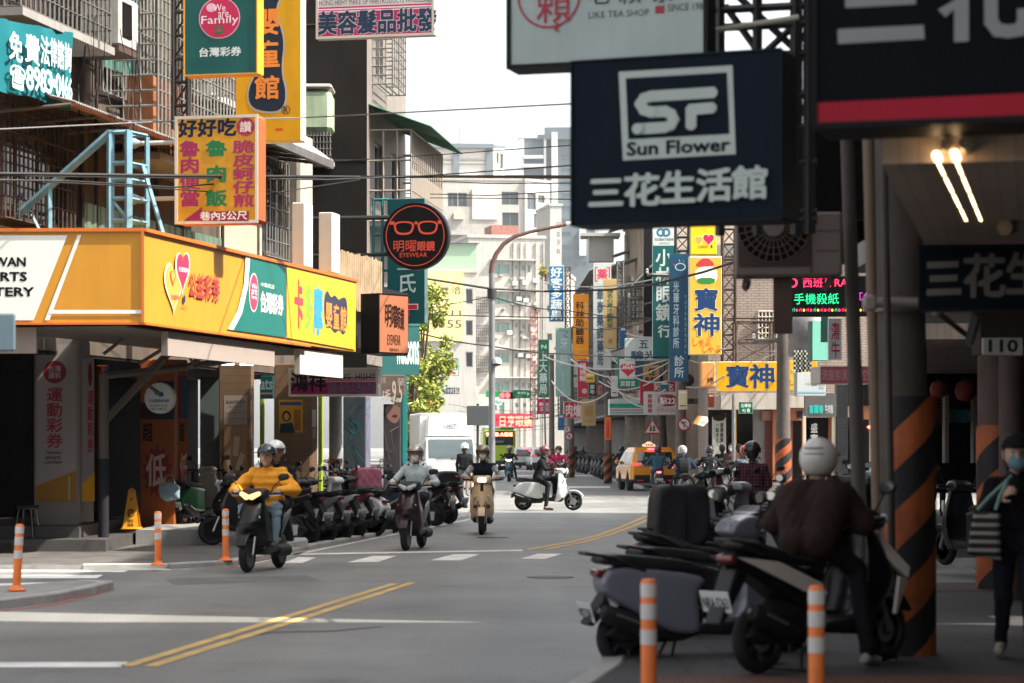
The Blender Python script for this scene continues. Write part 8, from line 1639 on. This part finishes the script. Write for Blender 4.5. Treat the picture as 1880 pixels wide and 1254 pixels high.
        for z in (.03, .07): mm.tube([(.151 * (1 - z * z * 18) * cos_(a), .136 * (1 - z * z * 18) * sin_(a), .03 + z) for a in [2.6 + 1.1 * i / 8 for i in range(9)]], .004, plastic, 5)
        mm.build('helmet_peak', ho).matrix_local = MH
        if visor:
            mm = MB(); Vv = []
            for i in range(17):
                a = -1.2 + 2.4 * i / 16
                for j in range(6): z = .055 - .13 * j / 5; rr = .150 - .012 * (j / 5) ** 2; Vv.append((rr * 1.08 * cos(a), rr * sin(a), z))
            mm.add(Vv, [(i * 6 + j, i * 6 + j + 1, (i + 1) * 6 + j + 1, (i + 1) * 6 + j) for i in range(16) for j in range(5)], M('visor_smoke', (.12, .13, .14), .08, trans=.75, var=0), True); mm.build('visor', ho).matrix_local = MH
        mm = MB(); mm.tube([(.02, .115, -.06), (.05, .085, -.12), (.06, 0, -.145), (.05, -.085, -.12), (.02, -.115, -.06)], .007, plastic, 6); mm.build('chin_strap', ho).matrix_local = MH
    if cap:
        part('cap', lambda X, Y, Z: smax(np.minimum(np.sqrt(X ** 2 + Y ** 2 + ((Z - .03) * 1.0) ** 2) - .118, np.maximum(np.sqrt((X - .11) ** 2 + Y ** 2) - .085, np.abs(Z - .055) - .008)), .045 - Z, .01), (-.15, -.15, .0), (.22, .15, .18), .01, cloth(cap))
    if mask:
        part('face_mask', lambda X, Y, Z: smax(np.sqrt(((X - .056) / .8) ** 2 + (Y / .86) ** 2 + ((Z + .052) / .84) ** 2) - .083, .06 - X, .02), (.0, -.1, -.15), (.15, .1, .04), .009, cloth(mask))
    if vest:
        pass
    return t
def xy(px, d): return ((px - CX) / F * d)
def loc_sc(px, py, z=0.0): g_ = G(px, py, z); return g_.x, g_.y
ON = {}
def ridden(px, py, heading, sc, pp, pe, z=0.0):
    x, y = loc_sc(px, py, z); s = scooter(sc.pop('label'), x, y, heading, z=z, **sc); return s, person(pe.pop('label'), (x, y, z), heading, pp, **pe)
# yellow jacket rider and pillion
ridden(484, 1047, -103, dict(label='black sporty scooter with lit amber twin headlights ridden by the man in yellow', style='sport', col='#0d0e0f', lit='amber'), rider_pose(foot=(0, 0), knee=.24, elb=.17), dict(label='man in a puffy yellow jacket and light jeans riding the black scooter', jacket='#e59a2e', trouser='#7f949e', shoe='#4a4038', helmet='#20313a', puff=.034, quilt=True, hair=True, res=.011, skinm=skin, hstyle='half'))
x, y = loc_sc(484, 1047); person('pillion passenger in dark clothes and white helmet behind the man in yellow', (x, y, 0), -103, rider_pose(dx=-.36, seat=.80, hands=False, yaw=.15), '#1d2026', '#171a20', shoe='#8a7a66', helmet='#d9d8d2', res=.013, hstyle='half')
# maroon scooter rider, beige scooter rider
ridden(760, 1008, -99, dict(label='dark maroon scooter with clear headlights ridden by the person in pale grey', style='sport', col='#2c1a20', col2='#1d1719', lit=None), rider_pose(), dict(label='rider in a pale grey top with silver helmet and white mask on the maroon scooter', jacket='#c3cecf', trouser='#2a2a2e', helmet=M('helmet_silver', (.42, .40, .38), .25, .5, var=.05), mask='#e3e3df', res=.012))
p_ = G(748, 900, 0); 
ridden(886, 980, -91, dict(label='beige rounded scooter with a square lit lamp and grille slot on its shield', style='smooth', col='#cdb08a', col2='#bfa27c', lit='white', rim=rim_s), rider_pose(), dict(label='rider in a black gilet over grey sleeves on the beige scooter', jacket='#1a1f2a', trouser='#8f7d68', sleeve='#aab0b2', shoe='#4a2a2a', helmet=M('helmet_bronze', (.33, .27, .22), .25, .5, var=.05), mask='#dcdcd8', res=.012))
for o in bpy.data.objects:
    if o.name.startswith('scooter') and o.get('label', '').startswith('beige'): bs = o
m = MB(); m.box(.512, .53, -.155, .155, .50, .565, plastic, bev=.008)
for s in (-1, 1): m.lathe([(.022, 0), (.02, .01), (0, .012)], paint('#7a2a22', .3), 14, MT((.53, s * .12, .533)) @ MR(R(90), 4, 'Y'))
o_ = m.build('grille_slot', bs)
# white retro scooter crossing, rider in black
ridden(1006, 937, -6, dict(label='white retro scooter standing side on in the middle of the crossing', style='retro', col='#cdd2cf', rim=rim_s, mirrors=True), rider_pose(foot=(0, 1), lean=.04), dict(label='rider all in black with a maroon helmet and visor on the white scooter', jacket='#141519', trouser='#121316', shoe='#4a3a3c', helmet='#6a3a44', visor=True, res=.012, shoe2=True, hair=True))
ridden(1026, 900, -84, dict(label='scooter hidden behind the white one, ridden by the person in pink', style='sport', col='#23252a', lit=None), rider_pose(), dict(label='rider in a bright pink jacket with black helmet and pale mask', jacket='#d12c62', trouser='#23242a', helmet='#1e1f22', mask='#d3d6c8', res=.016))
ridden(935, 884, -93, dict(label='blue scooter with a lit white headlight coming through the crossing', style='sport', col='#1f4a5e', lit='white', col2='#cfd3d2'), rider_pose(foot=(1, 0)), dict(label='dark clothed rider of the blue scooter with a grey helmet', jacket='#191b20', trouser='#15161a', helmet='#8f8f8c', mask='#3a2426', res=.018))
# walkers beyond the crossing
person('pedestrian in a black hooded jacket and white helmet walking away by the truck', (xy(853, 77), 77, 0), 86, stand_pose(1.74, .22, ((.1, 0), (-.05, 0)), lift=.10), '#15161a', '#5f6066', shoe='#7a6a58', helmet='#dedcd6', hair=True, res=.016, hstyle='half', wide=1.08, face=False)
# riders waiting right, seen from behind
ridden(1207, 908, 90, dict(label='scooter with red tail light and white plate under the rider in denim', style='sport', col='#3a3c40', tail=True), rider_pose(), dict(label='rider in a blue denim jacket seen from behind beside the taxi', jacket='#2f5568', trouser='#3a4a58', helmet='#4a2a34', res=.016, face=False))
ridden(1252, 928, 92, dict(label='black scooter in front of the big black delivery bag', style='sport', col='#141517'), rider_pose(), dict(label='rider in navy with a silver helmet and black backpack seen from behind', jacket='#16263a', trouser='#14161a', helmet=M('helmet_silver', (.42, .40, .38), .25, .5, var=.05), res=.014, wide=1.1, face=False))
x, y = loc_sc(1252, 928); t = thing('backpack', 'black backpack on the navy rider with the silver helmet', 'backpack', (x, y, 0), R(92)); V, Q = snet(lambda X, Y, Z: extr(X, Y, Z, sm_([(-.42, .88), (-.54, .90), (-.55, 1.15), (-.42, 1.32), (-.34, 1.30), (-.37, .95)], 1), .15, .05), (-.6, -.2, .8), (-.28, .2, 1.38), .016); m = MB(); m.raw(V, Q, cloth('#121316')); m.build('bag', t); m = MB()
for s in (-1, 1): m.tube([(-.38, s * .1, 1.27), (-.24, s * .12, 1.36), (-.10, s * .12, 1.24), (-.12, s * .13, 1.05)], .018, cloth('#121316'), 6)
m.build('strap', t)
ridden(1302, 917, 88, dict(label='silver tailed scooter with glowing tail light under the rider in a dark hoodie', style='sport', col='#8f8a84', tail=True), rider_pose(), dict(label='rider in a dark hoodie and black helmet waiting at the right kerb', jacket='#14181f', trouser='#5a3a3c', helmet='#1c1d20', res=.016, wide=1.1, face=False))
person('bare headed person in black standing beyond the waiting hoodie rider', (xy(1326, 78.5), 78.5, 0), 80, stand_pose(1.72, .1), '#131418', '#1a1b20', hair=True, res=.02, face=False)
person('pedestrian in brown with a white mask by the corner hot pot shop', (xy(1343, 77.9), 77.9, .12), -95, stand_pose(1.62, .1), '#4a2f2a', '#2a2a30', hair='long', mask='#d9d9d5', res=.02)
person('pedestrian in grey standing at the corner hot pot shop doorway', (xy(1357, 78.2), 78.2, .12), 100, stand_pose(1.6, .1), '#3a3d44', '#1c1d22', hair='long', res=.02, face=False)
ridden(1366, 938, 95, dict(label='scooter mostly hidden behind the man in the plaid shirt', style='retro', col='#7a1c22'), rider_pose(), dict(label='rider with a red helmet half hidden behind the plaid shirt man', jacket='#5a5f66', trouser='#26262a', helmet='#b02028', res=.018, face=False))
# plaid shirt man
def plaid():
    mt = cloth('#4a2228'); n, l = mt.node_tree.nodes, mt.node_tree.links; b = n["Principled BSDF"]; tc = n.new("ShaderNodeTexCoord"); sp = n.new("ShaderNodeSeparateXYZ"); l.new(tc.outputs["Object"], sp.inputs[0]); val = []
    for i in (1, 2):
        mu = n.new("ShaderNodeMath"); mu.operation = 'MULTIPLY'; mu.inputs[1].default_value = 20; l.new(sp.outputs[i], mu.inputs[0]); fr = n.new("ShaderNodeMath"); fr.operation = 'FRACT'; l.new(mu.outputs[0], fr.inputs[0]); gt = n.new("ShaderNodeMath"); gt.operation = 'GREATER_THAN'; gt.inputs[1].default_value = .5; l.new(fr.outputs[0], gt.inputs[0]); val.append(gt)
    ad = n.new("ShaderNodeMath"); ad.operation = 'ADD'; l.new(val[0].outputs[0], ad.inputs[0]); l.new(val[1].outputs[0], ad.inputs[1]); ramp = n.new("ShaderNodeValToRGB"); e = ramp.color_ramp.elements; e[0].color = (.12, .03, .04, 1); e[1].color = (.012, .010, .013, 1); e[1].position = 1.0; q = ramp.color_ramp.elements.new(.5); q.color = (.045, .016, .022, 1)
    dv = n.new("ShaderNodeMath"); dv.operation = 'MULTIPLY'; dv.inputs[1].default_value = .5; l.new(ad.outputs[0], dv.inputs[0]); l.new(dv.outputs[0], ramp.inputs[0]); l.new(ramp.outputs[0], b.inputs["Base Color"]); return mt
person('man in a dark red plaid shirt and black helmet standing with his back turned', (xy(1381, 37), 37, .0), 84, stand_pose(1.70, .05, ((.02, .0), (.02, .0))), '#4a2228', '#131316', helmet='#1f1e20', hair=True, res=.011, wide=1.12, jmat=plaid(), face=False, hem=-.02, hstyle='half')
# brown jacket rider near right
hx_, hy_ = xy(1506, 16.85), 16.85
person('rider in a brown leather jacket with a cream collar and a white helmet, back turned', (hx_, hy_, .12), 66, rider_pose(seat=.78, foot=(1, 1), lean=.10, tor=.47, grip=(.2, .2, 1.0)), '#2a1c18', '#16161a', helmet='#c2bdb6', collar='#9a8468', res=.009, wide=1.22, puff=.035, face=False, shoe='#8a8a86')
m = MB(); hb_ = V3(-.17 + .10 + .035, 0, .78 + .64); 
for s in (-1, 1): m.add([(hb_[0] - .153, s * .0, hb_[2] - .02), (hb_[0] - .148, s * .04, hb_[2] - .075), (hb_[0] - .155, 0, hb_[2] + .06)], [(0, 1, 2), (2, 1, 0)], paint('#8a2a26'))
# woman with mask, striped bag
wx, wy = xy(1866, 17.4), 17.4
wp_ = stand_pose(1.60, .16, ((.02, 0), (.05, .62)), lift=.03); wp_['elR'] = wp_['shR'] + V3(-.03, -.10, -.25); wp_['wrR'] = wp_['nk'] + V3(.15, -.13, -.16)
person('woman in dark clothes, cap and blue mask walking towards the camera with a striped bag', (wx, wy, .12), -97, wp_, '#121317', '#171a24', shoe='#9a8d80', hair='long', cap='#17181c', mask='#6f8f9f', fem=True, res=.010)
t = thing('tote_bag', 'striped canvas tote bag hanging from the shoulder of the masked woman', 'bag', (xy(1812, 17.25), 17.25, .30), R(-25)); m = MB(); V, Q = snet(lambda X, Y, Z: extr(X, Y, Z, [(-.14, .58), (.11, .54), (.10, .88), (-.09, .90)], .05, .03), (-.2, -.08, .5), (.2, .08, .96), .012)
st = [cloth('#8f8a84'), cloth('#2a2826')]; Cz = V[Q].mean(1)[:, 2]; m.raw(V, Q, st[0], True, None, [st[int(z / .03) % 2] for z in Cz]); m.build('bag', t); m = MB(); m.tube([(-.06, -.03, .9), (.03, -.02, 1.0), (.13, .02, 1.10), (.15, .1, 1.14)], .014, cloth('#7f9a94'), 6); m.tube([(.07, -.03, .9), (.1, -.02, 1.0), (.14, .02, 1.10)], .014, cloth('#7f9a94'), 6); m.build('strap', t)
person('distant pedestrian in a beige vest over black under the arcade', (xy(1738, 53), 53, .12), -88, stand_pose(1.56, .08), '#8a7660', '#1c2a3a', sleeve='#14151a', hair='long', res=.014, fem=True, shoe='#1a1a1c')
person('distant person in black stepping out behind the striped pole under the arcade', (xy(1722, 56), 56, .12), -80, stand_pose(1.6, .1), '#18171b', '#16171c', hair='long', res=.016)
# far group of riders on the right lane
far = [(1070, 858, 'teal', '#2f7a86', '#2a4250'), (1056, 862, 'black', '#1a1b1e', '#1b1d22'), (1085, 860, 'pale blue', '#7fb0b8', '#3a2a2c'), (1141, 886, 'navy', '#20242c', '#202228')]
for (px, py, nm, hc, jc) in far:
    ridden(px, py, 92, dict(label='scooter with a red tail lamp under the far rider in the %s helmet' % nm, style='sport', col='#17181b', tail=nm != 'navy'), rider_pose(), dict(label='far waiting rider with a %s helmet seen from behind' % nm, jacket=jc, trouser='#1b1c20', helmet=hc, res=.022, face=False))
# ================================================================== PARKED SCOOTERS
def park(lab, px, py, hd, style, col, z=0.0, back=True, group=None, **k):
    """px,py: photo point where the nearer wheel stands (rear wheel when back)."""
    g_ = G(px, py, z); s = 1 if back else -1; x = g_.x + s * .64 * cos(R(hd)); y = g_.y + s * .64 * sin(R(hd)); return scooter(lab, x, y, hd, style, col, z=z, group=group, stand=True, **k)
GL = 'scooters parked along the left kerb'; GRt = 'scooters parked along the right kerb'
park('black scooter first in the left kerb row, behind the man in yellow', 566, 1003, 146, 'sport', '#16171a', group=GL)
park('dark grey scooter with a bright red tail lamp, second in the left kerb row', 597, 999, 154, 'sport', '#3a3d42', col2='#6a6d72', group=GL)
park('silver flanked scooter in the left kerb row before the pink delivery box', 628, 994, 149, 'sport', '#1a1b1e', col2='#a9acae', group=GL)
park('black scooter with maroon rear panels under the pink delivery box', 652, 990, 156, 'sport', '#3a1a20', col2='#5a1a24', group=GL)
park('white flanked scooter just right of the pink delivery box', 690, 985, 147, 'retro', '#c9cac8', col2='#c5c6c4', group=GL)
park('black scooter in the left kerb row nearest the maroon scooter rider', 720, 979, 158, 'sport', '#151619', col2='#2f3b4c', group=GL)
park('dark scooter in the left kerb row behind the maroon scooter rider', 800, 966, 148, 'sport', '#1a1b1e', group=GL)
park('last black scooter of the left kerb row carrying a top box', 824, 962, 146, 'sport', '#141517', col2='#2a1a1c', group=GL)
p = G(660, 945); t = thing('delivery_box', 'pink quilted food delivery box under clear plastic on a parked scooter', 'delivery box', (xy(672, 47), 47, .72), R(20)); V, Q = snet(lambda X, Y, Z: extr(X, Y, Z, sm_([(-.25, .0), (.25, .0), (.27, .46), (.2, .52), (-.22, .52), (-.27, .44)], 1), .24, .05) + .006 * np.sin(X * 40) * np.cos(Z * 30), (-.3, -.3, -.03), (.3, .3, .58), .016); pk = [cloth('#b06a7c'), cloth('#6f6a74')]; Cz = V[Q].mean(1)[:, 2]; m = MB(); m.raw(V, Q, pk[0], True, None, [pk[1] if z < .17 else pk[0] for z in Cz]); m.build('box', t); m = MB(); m.box(-.1, .1, -.262, -.25, .04, .14, paint('#8a8088')); m.build('label_patch', t)
t = thing('top_box', 'black top box with a red reflector on the last scooter of the left row', 'top box', (xy(822, 52.5), 52.5, .80), R(15)); V, Q = snet(lambda X, Y, Z: extr(X, Y, Z, sm_([(-.24, 0), (.24, 0), (.26, .18), (.2, .32), (-.2, .32), (-.26, .18)], 1), .2, .05), (-.3, -.25, -.03), (.3, .25, .36), .016); m = MB(); m.raw(V, Q, plastic); m.build('case', t); boxpart(t, 'reflector', lens_red, .1, .26, -.225, -.19, .15, .22, bev=.02)
for i, (lab, px, py, hd, st_, col) in enumerate((('black scooter against the timber shop wall, left of the lime strip', 470, 968, 60, 'sport', '#141518'), ('dark scooter with mirrors raised in front of the timber shop wall', 512, 962, 80, 'sport', '#1f2023'), ('black maxi scooter parked by the lime green strip', 556, 952, 20, 'sport', '#121316'), ('dark red scooter at the foot of the striped pole on the left', 596, 948, 70, 'sport', '#3a1216'), ('black scooter beneath the teal mural column', 640, 940, 60, 'sport', '#17181b'), ('scooter with a white front panel raised beside the mural column', 712, 930, 115, 'sport', '#d6d8d6'), ('black scooter beside the beauty poster at the drugstore corner', 742, 925, 100, 'retro', '#1d1e22'))):
    park(lab, px, py, hd, st_, col, z=.06)
park('scooter with a green rear panel and pale sides parked on the shop step', 336, 972, 70, 'retro', '#a09a92', z=.2, col2='#1f6a3a')
park('black scooter nose on behind the third orange bollard', 392, 1001, 200, 'sport', '#131417', back=False, z=.06)
t = thing('shopping_bag', 'pale blue shopping bag hung on the scooter with the green rear panel', 'bag', (xy(312, 40.6), 40.6, .75), R(10)); V, Q = snet(lambda X, Y, Z: extr(X, Y, Z, sm_([(-.16, .0), (.14, -.02), (.19, .2), (.1, .3), (-.12, .3), (-.2, .18)], 1), .09, .05) + .012 * np.sin(X * 30 + Z * 18), (-.25, -.15, -.06), (.25, .15, .36), .014); m = MB(); m.raw(V, Q, cloth('#7f97a6')); m.build('bag', t); m = MB(); m.tube([(-.1, 0, .28), (-.06, 0, .42), (.04, 0, .42), (.08, 0, .28)], .01, cloth('#7f97a6'), 6); m.build('handle', t)
# near right pair
scooter('grey smart scooter with a dark seat and bare rear wheel nearest the right kerb', xy(1150, 17.6) + .64 * cos(R(20)), 17.6 + .64 * sin(R(20)), 20, 'smooth', '#5a5a64', z=0.03, stand=True, col2='#6a6a75', rim=rim_d, group=GRt)
scooter('black maxi scooter with angular white side panels under the rider in brown', xy(1392, 16.3) + .64 * cos(R(42)), 16.3 + .64 * sin(R(42)), 42, 'sport', '#0e0f11', z=.12, col2='#0f1012', stand=True, group=GRt)
sx_, sy_ = xy(1392, 16.3) + .64 * cos(R(42)), 16.3 + .64 * sin(R(42))
nr = [o for o in bpy.data.objects if o.get('label', '').startswith('black maxi scooter with angular white')][0]
m = MB(); wp = paint('#d0c8be', .35)
for s in (1, -1):
    q = [(-.98, .80), (-.60, .76), (-.16, .60), (-.10, .52), (-.34, .55), (-.62, .66)]; y0 = s * .150; m.add([(x, y0 - s * .02 * (x < -.8), z) for x, z in q] + [(x, y0 - s * .03, z) for x, z in q], [tuple(range(6)) if s < 0 else tuple(range(5, -1, -1))] + [(i, (i + 1) % 6, 6 + (i + 1) % 6, 6 + i) if s > 0 else (i, 6 + i, 6 + (i + 1) % 6, (i + 1) % 6) for i in range(6)], wp)
m.build('side_panel', nr)
m = MB()
for s in (1, -1):
    for q in ([(.33, .99), (.50, .90), (.73, .68), (.69, .61), (.56, .70), (.44, .80)], [(.60, .62), (.68, .60), (.57, .36), (.55, .36)]):
        n = len(q); V = [(x, s * (.215 - .30 * max(z - .62, 0)), z) for x, z in q]; V += [(x, y - s * .03, z) for x, y, z in V]; m.add(V, [tuple(range(n)), tuple(range(n - 1, -1, -1))] + [(i, (i + 1) % n, n + (i + 1) % n, n + i) for i in range(n)], wp)
m.build('front_panel', nr)
for i, (lab, px, d, hd, st_, col) in enumerate((('black scooter tucked behind the grey smart scooter, first seat back', 1205, 19.6, 34, 'smooth', '#1c1d20'), ('black scooter with a silver grab rail, second seat behind the grey smart scooter', 1222, 20.9, 34, 'sport', '#222327'), ('dark scooter under the big black delivery bag', 1236, 22.0, 34, 'sport', '#17181a'), ('dark scooter with pale blue mirrors beside the plaid shirt man', 1335, 24.0, 30, 'sport', '#1a1b1e'), ('black scooter with glinting chrome in front of the plaid shirt man', 1350, 25.6, 32, 'retro', '#202227'), ('scooter with a tall dark windshield right of the plaid shirt man', 1452, 30.0, 150, 'sport', '#24262b'), ('pale scooter with a round white mirror beyond the windshield scooter', 1462, 33.5, 140, 'retro', '#77787a'))):
    scooter(lab, xy(px, d) + .64 * cos(R(hd)), d + .64 * sin(R(hd)), hd, st_, col, z=.06 if d > 24 else .0, stand=True, group=GRt)
for i, (lab, px, d, hd, st_, col) in enumerate((('dark red scooter at the right kerb beyond the waiting riders', 1332, 58, 120, 'sport', '#4a1a20'), ('black scooter at the right kerb with its front wheel to the road', 1322, 53, 160, 'sport', '#141518'), ('silver scooter parked beside the red helmet rider', 1345, 62, 130, 'retro', '#8a8a8a'), ('teal mirrored scooter parked behind the white helmet rider', 1405, 44, 100, 'sport', '#1e3a40'), ('black scooter in the shade left of the leaning pole', 1545, 36, 80, 'sport', '#15161a'), ('yellow lamped scooter under the arcade right of the leaning pole', 1572, 39, 100, 'sport', '#8a7a2a'), ('pale green scooter under the arcade behind the leaning pole', 1598, 43, 95, 'retro', '#7a9a92'), ('black scooter at the arcade step beside the striped pole', 1620, 34, 100, 'sport', '#17181b'), ('dark scooter parked far under the arcade left of the masked woman', 1785, 30.5, 110, 'retro', '#1a1b1d'))):
    scooter(lab, xy(px, d), d, hd, st_, col, z=.12 if px > 1500 else .0, stand=True, group=GRt)
rr = random.Random(11); GF = 'scooters parked far along the right side'
fp = [(1051, 168), (1059, 163), (1066, 158), (1074, 153), (1082, 149), (1090, 144), (1098, 139), (1106, 134), (1114, 128), (1124, 121)]
base_ = None
for i, (px, d) in enumerate(fp):
    c = ['#17181b', '#2a2c30', '#191a1d', '#3a1a1e'][i % 4]
    if i < 2 or base_ is None: base_ = scooter('small dark scooter in the far row before the right hand shops', xy(px, d), d, 130 + rr.uniform(-12, 12), 'sport', c, group=GF, stand=True)
    else: copy_thing(base_, (xy(px, d), d, 0), R(130 + rr.uniform(-14, 14)))
# big black delivery bag, plaid man's bag with bottle
t = thing('delivery_bag', 'big black insulated delivery bag standing on a scooter rack at right', 'delivery bag', (xy(1246, 21.9), 21.9, .74), R(8)); V, Q = snet(lambda X, Y, Z: extr(X, Y, Z, sm_([(-.24, .0), (.24, .0), (.265, .28), (.24, .52), (.19, .575), (-.19, .565), (-.24, .5), (-.265, .25)], 1), .20, .05) + .006 * np.sin(X * 24 + Z * 9) * np.cos(Z * 17), (-.33, -.3, -.04), (.33, .3, .62), .013); m = MB(); m.raw(V, Q, M('bag_black', (.012, .012, .014), .6, var=.3, scale=6, bump=.3)); m.build('bag', t); m = MB(); m.tube([(-.12, -.17, .55), (-.08, -.17, .63), (.08, -.17, .63), (.12, -.17, .55)], .012, plastic, 6); m.box(-.02, .02, -.222, -.19, .02, .5, plastic); m.build('strap', t)
t = thing('carrier_bag', 'clear carrier bag with a teal drink bottle held by the plaid shirt man', 'bag', (xy(1346, 36.4), 36.4, .40), 0); V, Q = snet(lambda X, Y, Z: smin(rcone(X, Y, Z, (0, 0, .08), (.01, 0, .26), .09, .06, (1, .7, 1)), rcone(X, Y, Z, (.01, 0, .26), (.03, 0, .42), .03, .012), .05), (-.15, -.12, -.06), (.15, .12, .46), .01); m = MB(); m.raw(V, Q, M('clear_plastic', (.6, .7, .72), .1, trans=.8, var=0)); m.build('bag', t); m = MB(); m.lathe([(.035, .03), (.04, .05), (.045, .24), (.05, .25), (0, .26)], paint('#1f5a66', .3), 16); m.build('bottle', t)
# ================================================================== BOLLARDS
bo = M('bollard_orange', (.78, .19, .04), .5, var=.15, scale=3); bwh = M('bollard_white', (.60, .57, .54), .4, var=.15, scale=3)
def bollard(label, x, y, z, hgt=.75, r=.042, tilt=0.0):
    t = thing('bollard', label, 'bollard', (x, y, z), 0, 'orange lane bollards'); t.rotation_euler = (0, R(tilt), 0); k = hgt / .75
    m = MB(); m.lathe([(r, .02), (r, hgt - .02), (r * .8, hgt - .004), (0, hgt)], bo, 24); m.build('post', t)
    for (a, b) in ((.36, .45), (.51, .60), (.64, .72)): m = MB(); m.lathe([(r + .002, a * k - .0), (r + .003, b * k)], bwh, 24); m.build('reflective_band', t)
    m = MB(); m.lathe([(.10, 0), (.10, .012), (.06, .03), (r, .06)], bo, 24); m.build('foot', t)
for (px, py, tl, lab) in ((30, 1084, 3, 'leaning orange and white bollard on the kerb island at far left'), (290, 1038, 0, 'orange and white bollard in front of the lottery shop, second from the left'), (414, 1029, 0, 'orange and white bollard just left of the man in yellow')):
    z = .1 if px < 100 else .07; g_ = G(px, py, z); bollard(lab, g_.x, g_.y, z, .72, .044, tl)
bollard('orange and white bollard between the black top box and the beige scooter', G(833, 952).x, G(833, 952).y, .05, .75, .042); bollard('small orange bollard half hidden by the beige scooter rider', G(866, 940).x, G(866, 940).y, 0, .75, .042)
bollard('nearest orange and white bollard in front of the grey smart scooter', xy(1191, 14.3), 14.3, .12, .75, .046); bollard('nearest orange and white bollard in front of the white panelled maxi scooter', xy(1499, 13.8), 13.8, .12, .74, .046)
t = thing('road_edge_marker', 'pale concrete kerb end beside the man in yellow', 'kerb block', (G(538, 1012).x, G(538, 1012).y, 0), R(80)); m = MB(); m.box(-.5, .5, -.12, .12, 0, .2, kerbst, bev=.04); m.build('block', t)
m = MB(); g_ = G(0, 820 + 200); p = P(-20, 984, 24.0); m.box(0, .28, 0, .04, 0, .38, paint('#5f707a', .4), bev=.03); ob_ = m.build('sign_plate'); ob_.location = P(-24, 645, 24); tag(ob_, 'grey blue metal plate cut off by the left edge of the view', 'sign plate')
